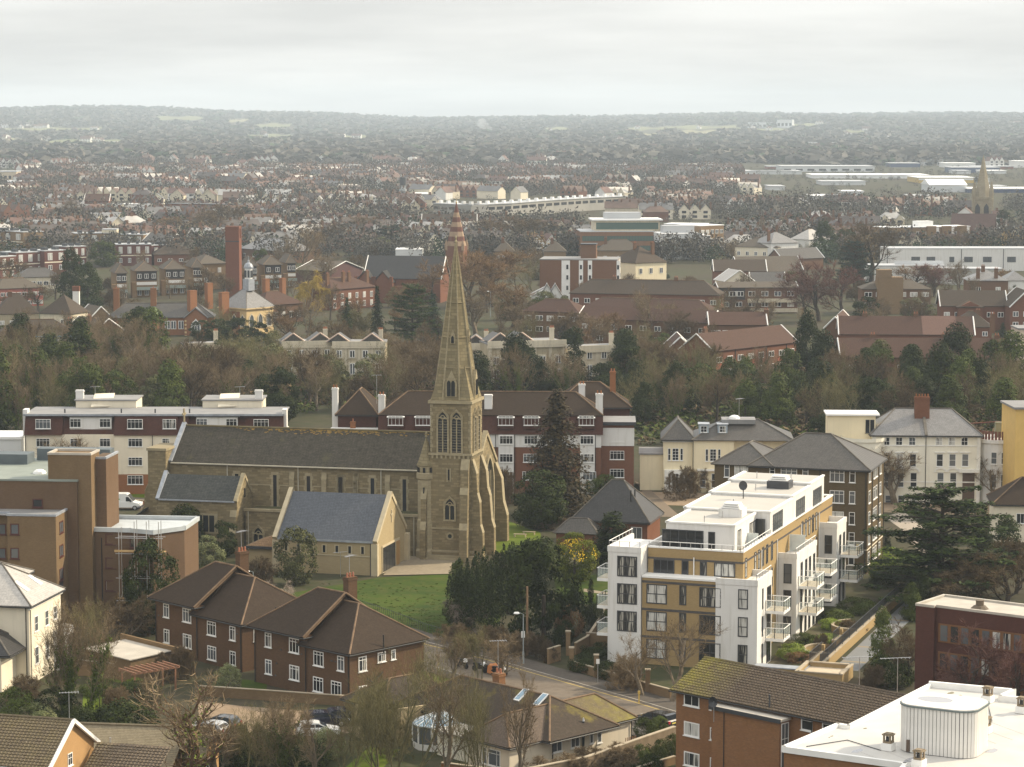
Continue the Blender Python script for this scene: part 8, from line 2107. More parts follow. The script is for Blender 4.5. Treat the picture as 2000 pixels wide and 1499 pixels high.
# planting around the church and in the gardens
T=tree
T('round',297,1236,1060,116,'dense round dark green evergreen beside the brown brick wing',v=0)
T('pale',402,1128,1050,84,'pale variegated evergreen between the brick wing and the church hall')
T('round',434,1092,1022,66,'dark glossy holly behind the pale variegated tree')
T('tall',362,1080,988,90,'dark yew against the vestry wall of the church',v=1)
T('pale',352,1150,1115,40,'small silvery shrub right of the dense round evergreen')
T('olive',577,1142,1034,88,'loose olive evergreen standing in front of the church hall',v=2)
T('weeping',556,1190,1122,92,'pale weeping bare tree behind the maisonette ridges')
T('twiggy',497,1150,1080,80,'small bare tree beside the church hall lobby')
for x,yb,yt,w,k,lb in((140,1268,1165,90,'thicket','brown bare tree beside the white house and brick block'),(195,1262,1150,100,'thicket','brown bare tree in front of the stair tower foot'),(250,1258,1152,100,'thicket','brown bare tree left of the upper brown maisonette'),(225,1225,1155,90,'twiggy','grey twiggy thicket under the brick wing windows'),(285,1240,1180,60,'twiggy','dark twiggy bush at the corner of the upper maisonette')):T(k,x,yb,yt,w,lb)
T('ivy',120,1412,1165,100,'tall many stemmed ivy clad tree in front of the white house',v=1)
T('ivy',158,1410,1150,105,'tall thin ivy clad tree between the white house and the garden lawn',v=2)
T('slender',182,1300,1150,100,'slender greenish bare tree in front of the long outbuilding')
T('pollard',372,1560,1266,185,'russet pollarded tree with green tufts rising before the beige roofs')
T('topiary',446,1347,1298,58,'clipped pale dome shaped bush at the foot of the maisonettes')
T('shrubdark',245,1458,1372,150,'large dark evergreen bush behind the beige roofs')
T('shrubdark',165,1440,1385,90,'dark bush behind the peach gable')
T('round',110,1415,1345,90,'dark evergreen bush at the foot of the ivy trees')
T('shrub',30,1420,1350,90,'green variegated bush at the left edge above the ribbed roof',v=0)
T('shrubpale',72,1425,1378,80,'speckled pale bush behind the ribbed tile roof')
T('twiggypale',45,1380,1310,100,'pale twiggy bush below the white house')
T('twiggypale',225,1390,1332,70,'yellowish twiggy bush beside the bright garden lawn')
T('shrubbright',262,1350,1325,40,'small bright leaved bush on the trellis')
T('shrubdark',270,1368,1334,90,'clipped dark hedge bush beyond the garden lawn')
T('shrub',190,1356,1330,70,'low hedge bush at the head of the garden lawn')
T('shrubbright',268,1308,1292,22,'tiny yellow green bush by the outbuilding wall')
T('twiggy',345,1330,1255,80,'bare bush in front of the upper maisonette wall')
T('yew',932,1228,1066,130,'broad dark yew of many upright plumes beside the church lawn',v=0)
T('yew',990,1195,1052,95,'dark plumed yew behind, between the tower and the big yew',v=1)
T('round',1062,1262,1058,165,'very large dark evergreen in the middle of the churchyard',v=1)
T('yew',1040,1150,1052,80,'dark yew top showing behind the large evergreen',v=0)
T('tallmid',895,1215,1095,60,'upright dark yew at the edge of the lawn',v=0)
y=T('gorse',1122,1138,1045,95,'yellow green bush with a cap of yellow blossom by the black pyramid roof',v=0)
rg=random.Random(4);m=MB()
for k in range(900):
 a=rg.uniform(0,6.28);zf=0.55+0.45*rg.random();r_=math.sqrt(max(0,1-(2*zf-1)**2))*2.9
 if math.sin(a*2+zf*9)+math.sin(a*5)<0.1:continue
 leaf(m,Vector((r_*math.cos(a),r_*math.sin(a),zf*5.6)),(math.cos(a),math.sin(a),0.8),0.10,rg,0.9)
m.build('blossom',L_YEL,y)
T('column',1198,1110,1003,62,'fat dark column of cypress beside the white apartment block',v=0)
T('column',1180,1108,1032,42,'shorter dark cypress leaning on the fat one',v=1)
T('column',1154,1178,1132,12,'very thin small cypress on the strip of lawn')
T('shrubbrown',1110,1245,1186,52,'rusty brown bush beside the gate pier')
T('shrubdark',1155,1235,1182,48,'glossy dark bush next to the brick garden wall')
T('shrub',1185,1232,1195,30,'green bush tucked against the white apartment corner')
T('weeping',925,1232,1155,78,'pale bare tangle in front of the big yew')
for x,yb,yt,w,k in((885,1255,1212,60,'twiggypale'),(960,1270,1215,80,'twiggy'),(1020,1280,1225,70,'twiggypale'),(1060,1290,1235,60,'twiggy'),(905,1290,1230,90,'twiggygreen')):T(k,x,yb,yt,w,'scrubby bare bush on the bank between pavement and yews','scrubby bushes on the bank')
T('shrubdark',1100,1262,1215,40,'dark ivy bush behind the gate pier')
T('rusty',1087,1005,757,165,'tall rusty dark conifer in front of the banded flats')
T('round',1058,1032,924,122,'wide black green yew at the foot of the rusty conifer',v=0)
T('column',1132,957,897,26,'small dark cypress beside the brick end wing')
T('round',1122,988,942,50,'rounded clipped evergreen right of the black yew',v=1)
T('shrub',1175,965,930,60,'green bush under the brick end wing');T('shrubdark',1205,975,940,60,'dark hedge bush beside the sloping villa wall')
T('twiggypale',1086,1035,1008,60,'brown bush at the edge of the churchyard lawn')
T('twiggy',990,985,905,60,'bare tree beside the tower buttresses')
T('bare',130,975,845,90,'bare tree in front of the cream mansard flats at left',v=0);T('bare',160,975,850,80,'second bare tree in front of the cream mansard flats',v=2)
for k,(kind,x,yb,yt,w,lb)in enumerate((('slender',790,1545,1225,150,'tall greenish bare tree at the bottom before the mossy roofs'),('slender',722,1525,1262,130,'greenish bare tree at the bottom below the nearer maisonette'),('bare',862,1560,1240,150,'bare tree crossing the conservatory roof'),('slender',935,1570,1255,110,'thin bare tree rising in front of the bungalow roof'),('bare',1012,1560,1262,110,'bare tree in front of the bungalow gable end'),('ivy',540,1530,1330,110,'short ivy wrapped tree by the parked cars'),('bare',612,1545,1335,120,'bare tree in front of the tan car park wall'),('slender',668,1550,1352,110,'bare tree beside the tan car park wall'),('twiggygreen',475,1500,1392,90,'twiggy green bush in front of the car park'),('slender',690,1470,1300,110,'bare tree behind, at the corner of the nearer maisonette'),('twiggygreen',750,1480,1330,100,'brownish bush under the nearer maisonette'),('slender',830,1430,1225,100,'pale bare tree near the orange tarpaulin'))):T(kind,x,yb,yt,w,lb)
for x,yb,yt,w,lb in((510,1485,1430,120,'dark hedge bush left in front of the parked cars'),(590,1500,1440,110,'dark hedge bush under the ivy wrapped tree'),(455,1500,1440,80,'dark bush at the beige bungalow corner')):T('shrubdark',x,yb,yt,w,lb)
T('shrubpale',640,1480,1425,70,'speckled pale bush beside the tan wall')
T('bare',1312,1372,1188,190,'spreading bare tree in front of the yellow brick block',v=1)
T('bare',1255,1360,1215,120,'smaller pale bare tree left of the spreading one',v=3)
T('twiggypale',1225,1345,1275,90,'pale bare bush behind the brick garden wall')
for x,yb,w,lb in((1140,1312,60,'clipped dark bush behind the left wall pier'),(1190,1325,60,'dark bush behind the middle wall pier'),(1165,1290,60,'grey green bush in the walled garden')):T('shrubdark',x,yb,yb-32,w,lb)
for x,yb,yt,w,kd,lb in((1262,1440,1405,44,'shrub','round green bush left beside the black estate car'),(1290,1428,1400,40,'shrub','round green bush touching the black estate car'),(1252,1500,1458,42,'shrub','round green bush in the bottom garden beside the flats'),(1285,1492,1448,46,'shrub','middle round green bush of the bottom garden'),(1312,1482,1438,40,'shrub','round green bush against the brick flats'),(1275,1515,1475,40,'shrubdark','dark bush lowest in the bottom garden')):T(kd,x,yb,yt,w,lb)
for x in(1090,1150,1205):T('twiggypale',x,1520-(x-1090)*0.18,1468-(x-1090)*0.18,110,'brown dry hedge bush along the bungalow garden wall','brown hedge along the garden wall')
for k,(kind,x,yb,yt,w,lb)in enumerate((('bare',880,1335,1215,90,'bare tree between the maisonette and the motorbikes'),('slender',938,1335,1205,80,'thin bare tree by the kerb near the street lamp'),('bare',985,1340,1232,80,'small bare tree by the kerb before the wooden pole'),('slender',500,1520,1352,110,'greenish bare tree left of the ivy wrapped tree'),('bare',430,1540,1380,100,'bare tree beside the beige bungalow gable'),('slender',575,1535,1360,110,'greenish bare tree before the dark blue cars'),('slender',760,1540,1290,110,'thin bare tree over the little lawn at the bottom'),('slender',905,1560,1300,90,'thin bare tree before the conservatory'),('bare',300,1420,1300,90,'bare tree in the bright garden by the pergola'),('slender',200,1400,1190,80,'tall thin bare tree in front of the outbuilding roof'))):T(kind,x,yb,yt,w,lb)
T('cedar',1836,1178,943,345,'big layered cedar with level dark branches on the right',v=0)
T('conifer',1918,1130,985,90,'dark conifer behind the layered cedar');T('tall',1965,1110,1010,80,'dark evergreen at the right edge beside the cedar')
T('tallmid',1780,1212,1138,44,'dense dark conifer bush left of the cedar trunk',v=0);T('tall',1802,1205,1122,46,'taller dark conifer bush beside the cedar trunk')
T('bright',1738,1135,1072,84,'fresh bright green small tree at the foot of the brown flats')
T('shrubdark',1740,1148,1110,80,'dark hedge under the bright green small tree')
for x,yb,yt,w,lb in((1900,1190,1075,130,'brown bare thicket right of the cedar'),(1960,1195,1070,120,'brown bare thicket at the right edge'),(1870,1200,1110,100,'brown bare bush over the maroon office roof'),(1985,1160,1040,90,'tall bare thicket behind the maroon office')):T('thicket',x,yb,yt,w,lb)
T('tallmid',1722,1300,1188,54,'upright ivy green evergreen beside the grey garden path',v=1)
T('thicket',1755,1330,1200,75,'brown bare bush between the path and the maroon office');T('thicket',1775,1340,1225,60,'reddish bare bush against the maroon office');T('shrubdark',1740,1340,1285,90,'dark ivy mound below the bare bushes');T('twiggy',1705,1350,1290,70,'dark twiggy bush behind the ribbed tile roof')
T('red',1905,1420,1205,165,'reddish bare tree in front of the maroon office windows',v=0);T('red',1975,1430,1215,120,'second reddish bare tree at the right end of the maroon office',v=1)
T('bare',1748,985,862,95,'bare tree in front of the white villa steps',v=0);T('bare',1945,985,872,95,'bare pollarded tree in front of the curved white bay',v=3)
T('twiggy',1335,975,905,70,'bare bush in front of the cream villa bay');T('twiggypale',1375,960,900,60,'bare bush beside the cream villa bay')
T('column',1732,1085,1040,14,'small dark shrub at the corner of the brown flats')
for x,y,k,h,w,lb in((6.0,-4.0,'shrubbright',1.4,3.4,'low bright green mound nearest in the apartment garden'),(4.2,-5.2,'shrubbrown',1.0,3.0,'russet flowering mound at the near end of the apartment garden'),(8.5,-7.2,'twiggypale',1.3,2.6,'dry brown rounded bush in the nearer curved planter'),(13.0,-3.8,'shrub',1.3,3.0,'green mound between the two white bays'),(14.5,-5.5,'shrubbright',1.0,3.6,'spreading bright mound beside the railing'),(22.5,-6.9,'twiggypale',1.4,3.0,'dry brown rounded bush in the farther curved planter'),(27.0,-4.2,'shrub',1.4,4.0,'long green mound before the farther white bay'),(23.0,-4.6,'shrubbright',1.1,3.0,'bright mound under the farther balconies'),(33,-5.5,'shrub',1.6,4.5,'dark green mound at the far end of the apartment garden'),(11.2,-6.0,'twiggy',2.0,1.6,'thin bare shrub beside the garden railing')):
 p=E.wpt(x,y);plant(k,p,h,lb,None,w)
# the wooded belt behind the church
wr=random.Random(78)
def inside(q,mrg=1.2):
 for b in FOOT:
  if abs(b.o.y-q.y)>60:continue
  l=b.loc(q)
  if-mrg<l.x<(b.W or 4)+mrg and-mrg<l.y<(b.D or 4)+mrg:return True
 return False
def belt(x0,x1,y0,y1,n,mix,hmin,hmax,where,group,gap=6.2):
 placed=[]
 for k in range(n*30):
  if len(placed)>=n:break
  x=wr.uniform(x0,x1);yb=wr.uniform(y0,y1);q=at((x,yb))
  if inside(q):continue
  if any((q.xy-o.xy).length<gap*(0.75 if o.y>450 else 0.9)for o in placed):continue
  placed.append(q);kind=wr.choices([m_[0]for m_ in mix],[m_[1]for m_ in mix])[0]
  h=1.2*wr.uniform(hmin,hmax)*{'shrubdark':0.45,'shrub':0.4,'twiggy':0.5,'twiggypale':0.5,'round':0.72,'roundmid':0.72,'olive':0.7}.get(kind,1.0)
  w=h*{'shrubdark':1.4,'shrub':1.3,'round':0.95,'roundmid':0.9,'olive':0.95,'ivy':0.5}.get(kind,0)or None
  KD={'thicket':'dark bare tree','bare':'grey bare tree','ivy':'ivy clad tree','round':'dark round evergreen','roundmid':'mid green evergreen','tall':'tall dark evergreen','tallmid':'tall green evergreen','olive':'olive evergreen','shrubdark':'dark bush','shrub':'green bush','slender':'slender bare tree','twiggy':'twiggy thicket','twiggypale':'pale twiggy thicket','conifer':'dark conifer','orange':'orange bare tree','red':'reddish bare tree','column':'dark cypress'}[kind]
  row='front' if yb>y0+(y1-y0)*0.66 else('middle' if yb>y0+(y1-y0)*0.33 else 'back')
  plant(kind,q,h,('%s, %s of wood %s'%(KD,row,where))if 'wood' in group else '%s, %s garden trees %s'%(KD,row,where),group,w)
GB='trees of the wooded belt'
MIXL=[('thicket',2.5),('bare',2.5),('ivy',6),('roundmid',2),('olive',2),('tallmid',2),('tall',1.5),('shrubdark',1),('slender',2.0),('twiggy',1.2)]
belt(-25,130,745,850,26,[('ivy',6),('thicket',2),('tall',3),('roundmid',2),('tallmid',1),('slender',2)],9,14,'above the cream flats left end',GB)
belt(130,330,715,840,34,MIXL,8.5,13,'behind the cream mansard flats',GB)
belt(330,560,735,835,36,[('thicket',4),('bare',3),('ivy',4),('twiggy',1),('olive',1.5),('round',0.8),('slender',2),('tallmid',0.6)],8,12,'above the church roof',GB)
belt(560,860,725,810,38,[('thicket',5),('bare',3),('ivy',2.5),('twiggy',1),('olive',1.2),('shrubdark',1),('round',0.7),('slender',1.5)],7.5,11,'between the cream flats and the spire',GB)
belt(930,1250,745,800,26,[('tall',3),('ivy',4),('shrubdark',2),('round',2),('thicket',2),('column',1.2)],7,11.5,'behind the banded flats',GB,5.5)
belt(1250,1560,755,850,32,[('thicket',3),('round',2.5),('roundmid',2),('ivy',4.5),('tallmid',2),('tall',1.2),('shrubdark',1),('slender',2)],7,11,'behind the cream villa',GB)
belt(1560,2020,765,870,52,[('tall',3),('ivy',4),('round',2),('tallmid',2),('thicket',3),('slender',2),('shrubdark',1)],7.5,12,'behind the white villa',GB)
T('tallmid',1662,815,748,85,'broad pointed evergreen directly behind the brown slab roof',v=2);T('olive',1840,810,768,55,'olive rounded tree right of the red chimney',v=1);T('tallmid',1510,840,765,70,'yellowish green conifer behind the cream villa chimney',v=1)
T('tall',272,735,604,85,'tall dark shaggy evergreen in front of the green dome',v=0);T('tall',1575,760,612,62,'very tall dark ivy column tree before the red terraces',v=1);T('ivy',1370,770,640,80,'ivy clad tree in front of the short red terrace',v=0);T('ivy',1268,770,636,60,'ivy topped tree left of the red terraces',v=3)
T('ivy',60,770,620,70,'tall thin ivy clad tree in front of the pale blue trimmed house',v=0);T('ivy',30,765,640,60,'thin ivy clad tree at the far left edge',v=2)
for x,yb,yt,w in((395,668,628,50),(430,668,626,60),(470,668,624,70),(505,668,632,40)):T('round',x,yb,yt,w,'dark hedge bush in front of the clock cupola building','dark hedge before the cupola building')
pl=[];ug=random.Random(9)
for k in range(1500):
 x=ug.uniform(-20,2020);yb=ug.uniform(705,880)
 if x<560 and yb>800:yb-=80
 if 560<=x<1240 and yb>790:yb-=70
 q=at((x,yb));h=ug.uniform(1.5,4.0);pl.append((ug.randrange(8),q.x,q.y,-0.4,ug.uniform(0,6),h*1.3,h*1.3,h))
uw=[leaf_cloud(random.Random(60+k),90,0.12,0.8)for k in range(5)]+[(a,b,np.ones(len(b),int))for a,b,c in[leaf_cloud(random.Random(70+k),90,0.11,0.8)for k in range(3)]]
scatter('undergrowth',uw,pl,[TW_D,L_MID],kind='stuff')
# trees beyond the wood, as seen one by one
GM='trees beyond the wood'
for kind,x,yb,yt,w,lb in(('tall',142,602,490,62,'big dark conifer left of the stepped maisonettes'),('tall',172,606,516,64,'second big dark conifer against the stepped maisonettes'),('roundmid',203,522,474,58,'round green tree in front of the dark red flats'),('bare',590,548,426,100,'large bare tree right of the brick tower'),('bare',555,540,455,60,'bare tree beside the stepped maisonettes, right end'),('willow',604,608,518,84,'yellow weeping willow right of the cupola hall'),('bare',596,668,565,95,'bare tree under the yellow willow'),('thicket',560,665,590,70,'bare tree beside the cupola hall corner'),('conifer',737,672,557,44,'narrow dark fir left of the cedars'),('conifer',678,660,580,40,'dark fir rising over a bare tree'),('thicket',676,700,612,58,'dark bare tree with heavy limbs before the stucco villa'),('cedar',806,672,556,110,'large blue green cedar left of the spire'),('bluefir',846,668,572,60,'dark fir between the cedar and the spire'),('cedar',764,492,440,90,'dark flat topped cedar beyond the red church'),('olive',745,505,466,50,'yellowish evergreen before the flat topped cedar'),('round',712,500,462,34,'dark evergreen left of the flat topped cedar'),('orange',915,610,478,130,'huge orange brown bare tree behind the spire'),('orange',965,600,480,110,'orange brown bare tree right of the spire'),('orange',850,600,500,80,'orange brown bare tree left of the spire'),('orange',1000,640,545,80,'orange brown bare tree before the brown flats'),('bare',930,660,560,70,'bare tree close behind the spire'),('bare',975,668,565,60,'bare tree right of the spire by the stucco villa'),('thicket',1010,668,590,70,'dark bare tree in front of the brown flats'),('bare',1035,560,470,60,'slim bare tree left of the brown block'),('weeping',1182,552,508,30,'pale bare birch in front of the brown block'),('weeping',1248,552,510,32,'pale bare birch right of the brown block'),('conifer',1134,606,566,26,'small dark fir at the left end of the red brick terrace'),('round',1112,497,478,24,'dark evergreen seen over the flat roof'),('thicket',1105,690,600,70,'bare tree before the long brown roof'),('bare',1160,690,605,70,'bare tree among the brown roofs'),('bare',1262,680,548,100,'large bare tree in front of the red brick terrace'),('thicket',1310,690,600,80,'bare tree left of the short red terrace'),('thicket',1440,660,590,80,'bare tree above the short red terrace'),('bare',1500,650,575,70,'bare tree behind the short red terrace ridge'),('bare',1210,720,620,60,'bare tree over the dark evergreens'),('ivy',1310,760,650,60,'ivy topped bare tree before the red gable'),('red',1600,628,490,105,'large reddish bare tree in the right middle distance'),('red',1650,630,500,105,'reddish bare tree beside the large reddish one'),('red',1572,620,520,70,'reddish bare tree at the black boarded flats'),('thicket',1700,560,425,90,'tall dark bare tree behind the dark cedar'),('cedar',1668,562,470,90,'dark leaning cedar by the white school'),('tall',1610,512,436,60,'dark evergreen clump behind the shining slate house'),('round',1650,505,450,46,'dark evergreen right of the evergreen clump'),('cedar',1778,480,440,70,'flat topped dark pine before the tan flats'),('round',1690,650,584,64,'dark evergreen left of the tan stair tower'),('olive',1786,632,585,62,'olive evergreen right of the tan stair tower'),('olive',1815,634,598,40,'smaller olive evergreen right of the tan stair tower'),('conifer',1845,636,596,22,'small bright conifer before the orange brick house'),('conifer',1958,672,630,34,'dark conifer at the end of the red roofs'),('bare',1876,578,500,60,'bare tree against the white school'),('orange',1790,578,512,80,'brown bare tree before the lower school wing'),('red',1820,580,510,60,'reddish bare tree under the school windows'),('bright',1452,512,486,18,'small bright green tree by the cream villa'),('round',1290,552,526,36,'round dark tree right of the brown block'),('thicket',120,450,384,80,'purple brown bare tree on the left plain'),('tall',1960,456,412,44,'dark evergreen right of the far stone church'),('thicket',1880,500,440,70,'bare tree by the tan flats'),('orange',1930,500,455,70,'brown bare tree before the far stone church'),('thicket',390,470,405,80,'bare tree beyond the brick tower'),('thicket',440,465,395,70,'tall bare tree left of the dark pine on the plain'),('cedar',482,452,404,46,'dark pine above the slate halls'),('thicket',350,475,420,90,'brown bare tree above the red house'),('orange',400,500,455,60,'pinkish bare tree near the brick tower'),('bare',540,480,420,50,'slim bare tree over the slate halls'),('thicket',650,500,425,100,'broad bare tree left of the red church'),('thicket',700,470,420,80,'bare tree on the skyline of the red church'),('bare',640,560,490,60,'bare tree in front of the dark hall'),('thicket',960,480,425,80,'brown bare tree right behind the striped spire'),('thicket',1010,485,420,90,'brown bare tree left of the phone mast'),('thicket',1070,480,425,90,'brown bare tree left of the glass office'),('thicket',1100,470,432,60,'brown bare tree close to the glass office'),('bare',1440,480,430,50,'bare tree right of the brick block'),('bare',1500,480,420,40,'bare tree above the cream villa'),('roundmid',1470,515,480,70,'grey green tree over the cream villas'),('bare',740,575,505,50,'bare tree before the red school house'),('twiggygreen',700,655,600,60,'greenish tree under the red school house'),('twiggygreen',790,600,550,60,'greenish thicket before the red church'),('thicket',20,560,500,60,'brown bare tree at the left edge'),('thicket',75,610,550,60,'bare tree beside the pink row'),('thicket',225,640,575,60,'bare tree beside the white chimney'),('twiggy',215,600,560,60,'brown thicket under the stepped maisonettes')):
 T(kind,x,yb,yt,w,lb)
MM=[('bare',4),('thicket',5),('orange',1.5),('slender',1),('olive',0.7),('twiggy',2),('shrubdark',1),('roundmid',0.8)]
for(x0,x1,y0,y1,n,wh)in((0,240,560,690,16,'among the houses at left'),(240,560,560,690,16,'round the civic hall'),(540,860,530,690,22,'before the red church'),(930,1130,520,700,24,'right of the spire'),(1130,1420,560,720,26,'among the brown roofs'),(1400,1720,500,700,26,'beside the black boarded flats'),(1720,2000,540,660,16,'below the white school'),(0,420,470,540,14,'round the dark red flats'),(420,860,450,530,20,'beyond the brick tower'),(900,1140,440,520,18,'beyond the striped spire'),(1400,1740,440,510,20,'by the cream houses'),(1700,2000,450,520,14,'by the tan flats')):
 belt(x0,x1,y0,y1,n,MM,6,9.5,wh,'garden trees in the middle distance',6)
ft=random.Random(55);FT=[(k,leaf_cloud(random.Random(500+k),420,0.050,0.62))for k in range(5)]
ft_me=[]
def cloud_mesh(k,mats_):v,f,mi=FT[k][1];me=bpy.data.meshes.new('crown');me.from_pydata(v.tolist(),[],f.tolist());me.materials.append(mats_);return me
CMB=[cloud_mesh(k,WOOD_BROWN)for k in range(5)];CMG=[cloud_mesh(k,WOOD_GREEN)for k in range(5)]
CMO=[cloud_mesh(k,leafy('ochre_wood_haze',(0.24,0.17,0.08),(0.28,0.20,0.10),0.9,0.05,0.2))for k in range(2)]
cand=[]
for k in range(8500):
 y=1000+1900*ft.random()**1.15;x=ft.uniform(-0.215,0.215)*y;p=px_of((x,y,0))
 wood=vnoise(x,y,150)>0.42 or 2250<y<2600 and vnoise(x,y,90)>-0.35
 if not wood and ft.random()>0.42:continue
 low=nogo((p[0],p[1]-3))
 if low and ft.random()<0.4:continue
 g=ft.random()<(0.30 if not wood else 0.12);h=ft.uniform(7,14)*(0.8 if g else 1)*(0.36 if low else 1);cand.append((y,x,g,h))
cand.sort()
ONE={True:'dark evergreen crown',False:'brown bare crown'}
for(y,x,g,h)in cand[:170]:
 px=px_of((x,y,3))[0];z_=('on the left plain' if px<500 else 'left of the striped spire' if px<860 else 'left of the glass office' if px<1130 else 'beyond the offices' if px<1500 else 'near the retail park houses' if px<1830 else 'around the far stone spire')
 e=empty('distant_tree',(x,y,0),ft.uniform(0,6));put(ft.choice(CMG if g else CMB)if ft.random()<0.96 else ft.choice(CMO),'crown',e,sx=(h*0.85,h*0.85,h));tag(e,label='%s among small houses %s'%(ONE[g],z_),cat='tree',group='scattered trees of the suburb')
pl=[]
for(y,x,g,h)in cand[170:]:pl.append(((5+ft.randrange(5))if g else ft.randrange(5),x,y,-0.3,ft.uniform(0,6),h*0.9,h*0.9,h))
FT2=[leaf_cloud(random.Random(520+k),110,0.068,0.62)for k in range(5)]
scatter('distant_trees',[f for f in FT2]+[(f[0],f[1],np.ones(len(f[1]),int))for f in FT2],pl,[WOOD_BROWN,WOOD_GREEN],kind='stuff')
# lawns, roads, walls and small things
LAWN=ground_mat('lawn',(0.020,0.042,0.003),(0.046,0.074,0.005),0.09,(0.070,0.072,0.015),0.6)
LAWN_B=ground_mat('bright_lawn',(0.075,0.115,0.007),(0.11,0.145,0.010),0.3,(0.085,0.10,0.015),1.2)
ASPH=ground_mat('asphalt',(0.150,0.122,0.094),(0.175,0.143,0.110),0.2,(0.11,0.09,0.07),1.5)
PAVE=ground_mat('pavement_tarmac',(0.090,0.077,0.064),(0.105,0.09,0.075),0.3,(0.07,0.06,0.05),1.6)
TANP=ground_mat('tan_gravel',(0.24,0.175,0.115),(0.275,0.205,0.14),0.25,(0.19,0.14,0.09),1.2)
STONEP=ground_mat('stone_paving',(0.27,0.225,0.16),(0.24,0.20,0.14),0.5,(0.20,0.165,0.12),2.0)
def sheet(name,pts,z,m,px=True,kind='structure'):
 q=[at(p,z)if px else Vector((p[0],p[1],z))for p in pts]
 mb=MB();n=(q[1]-q[0]).cross(q[2]-q[0])
 a=sum((q[i].x*q[(i+1)%len(q)].y-q[(i+1)%len(q)].x*q[i].y)for i in range(len(q)))
 mb.poly(q if a>0 else q[::-1]);return mb.build(name,m,kind=kind)
sheet('lawn',[(560,1160),(640,1146),(742,1128),(900,1120),(1005,1140),(975,1215),(870,1246),(832,1238),(762,1216),(640,1185)],0.03,LAWN)
sheet('lawn',[(975,1012),(1055,1040),(1062,1075),(1000,1085),(955,1075)],0.03,LAWN_B)
sheet('lawn',[(1080,1128),(1206,1120),(1206,1165),(1180,1180),(1095,1180)],0.03,LAWN)
sheet('lawn',[Z(11,700,850),Z(11,900,850),Z(11,960,1000),Z(11,830,1130),Z(11,690,1020)],0.03,LAWN_B)
sheet('lawn',[Z(11,640,690),Z(11,1150,770),Z(11,1050,800),Z(11,640,720)],0.03,LAWN_B)
sheet('lawn',[Z(12,310,760),Z(12,520,780),Z(12,520,860),Z(12,300,850)],0.03,LAWN)
sheet('lawn',[Z(13,20,500),Z(13,120,530),Z(13,270,590),Z(13,240,640),Z(13,10,610)],0.03,LAWN_B)
sheet('lawn',[Z(12,1380,1330),Z(12,1640,1350),Z(12,1500,1499),Z(12,1180,1499)],0.03,LAWN_B)
sheet('verge',[(1140,1150),(1206,1160),(1206,1164),(1140,1156)],0.05,STONEP)
sheet('forecourt',[(748,1124),(882,1121),(900,1090),(800,1086),(760,1108)],0.12,STONEP)
sheet('car_park',[Z(12,-60,940),Z(12,300,985),Z(12,900,1030),Z(12,1290,1090),Z(12,1290,1200),Z(12,850,1260),Z(12,250,1240),Z(12,-40,1200)],0.02,TANP)
sheet('mansard_forecourt',[(40,985),(330,1000),(330,972),(60,960)],0.02,ASPH);sheet('verge',[(225,962),(330,966),(330,975),(225,970)],0.04,LAWN_B)
sheet('villa_drive',[Z(6,1220,1170),Z(6,1330,1250),Z(6,1420,1380),Z(6,1380,1486),Z(6,1480,1486),Z(6,1460,1250),Z(6,1330,1140)],0.02,ground_mat('pale_drive',(0.30,0.26,0.21),(0.34,0.29,0.235),0.2))
sheet('forecourt',[(1240,985),(1700,1000),(1980,1010),(1985,985),(1700,972),(1240,960)],0.02,TANP)
sheet('lane',[(1240,940),(1262,950),(1330,1010),(1290,1010)],0.03,ground_mat('brown_lane',(0.16,0.125,0.09),(0.18,0.14,0.1),0.3))
gt=random.Random(12);pl=[]
for k in range(2600):
 x=gt.uniform(600,900);y_=gt.uniform(1140,1245)
 if y_<1128+abs(x-760)*0.10 or y_>1158+(x-640)*0.42 and x<840:continue
 if gt.random()>0.25+0.75*max(0,(y_-1170)/70):continue
 q=at((x,y_));h=gt.uniform(0.05,0.16);pl.append((gt.randrange(4),q.x,q.y,-0.02,gt.uniform(0,6),h*1.6,h*1.6,h))
gw=[leaf_cloud(random.Random(90+k),26,0.24,0.9)for k in range(4)]
scatter('rough_grass',gw,pl,[leafy('grass_blades',(0.022,0.040,0.003),(0.065,0.070,0.014),0.9,0.15)],kind='stuff')
KP=[at(p)for p in((640,1196),(827,1255),(955,1287),(1030,1309),(1157,1345),(1245,1370),(1317,1392),(1480,1442))]
def offset(line,d):
 o_=[]
 for k,p in enumerate(line):
  t=(line[min(k+1,len(line)-1)]-line[max(k-1,0)]).normalized();n=Vector((-t.y,t.x,0));o_.append(p+n*d)
 return o_
def strip(name,l1,l2,z,m,z1=None):
 mb=MB()
 for k in range(len(l1)-1):
  a,b,c,d=l1[k],l1[k+1],l2[k+1],l2[k];mb.poly([(q.x,q.y,z)for q in(a,b,c,d)][::-1]if(b-a).cross(d-a).z<0 else[(q.x,q.y,z)for q in(a,b,c,d)])
 return mb.build(name,m,kind='structure')
sgn=1 if offset(KP,1)[3].y>KP[3].y else-1
strip('road',offset(KP,-7.2*sgn),KP,0.012,ASPH)
KERB=plain('kerb_stone',(0.27,0.24,0.20),0.9,0.15,1.0)
def kerb(line,w):
 m=MB();a,b=line,offset(line,w)
 for k in range(len(line)-1):m.prism([a[k],a[k+1],b[k+1],b[k]]if w>0 else[b[k],b[k+1],a[k+1],a[k]],0,0.13)
 m.build('kerb',KERB,kind='structure')
kerb(KP,0.18*sgn);kerb(offset(KP,-7.2*sgn),-0.18*sgn)
strip('pavement',offset(KP,0.18*sgn),offset(KP,3.0*sgn),0.12,PAVE)
strip('pavement',offset(KP,-9.2*sgn),offset(KP,-7.38*sgn),0.12,PAVE)
mk=MB()
L1,L2=offset(KP,-0.45*sgn),offset(KP,-0.57*sgn)
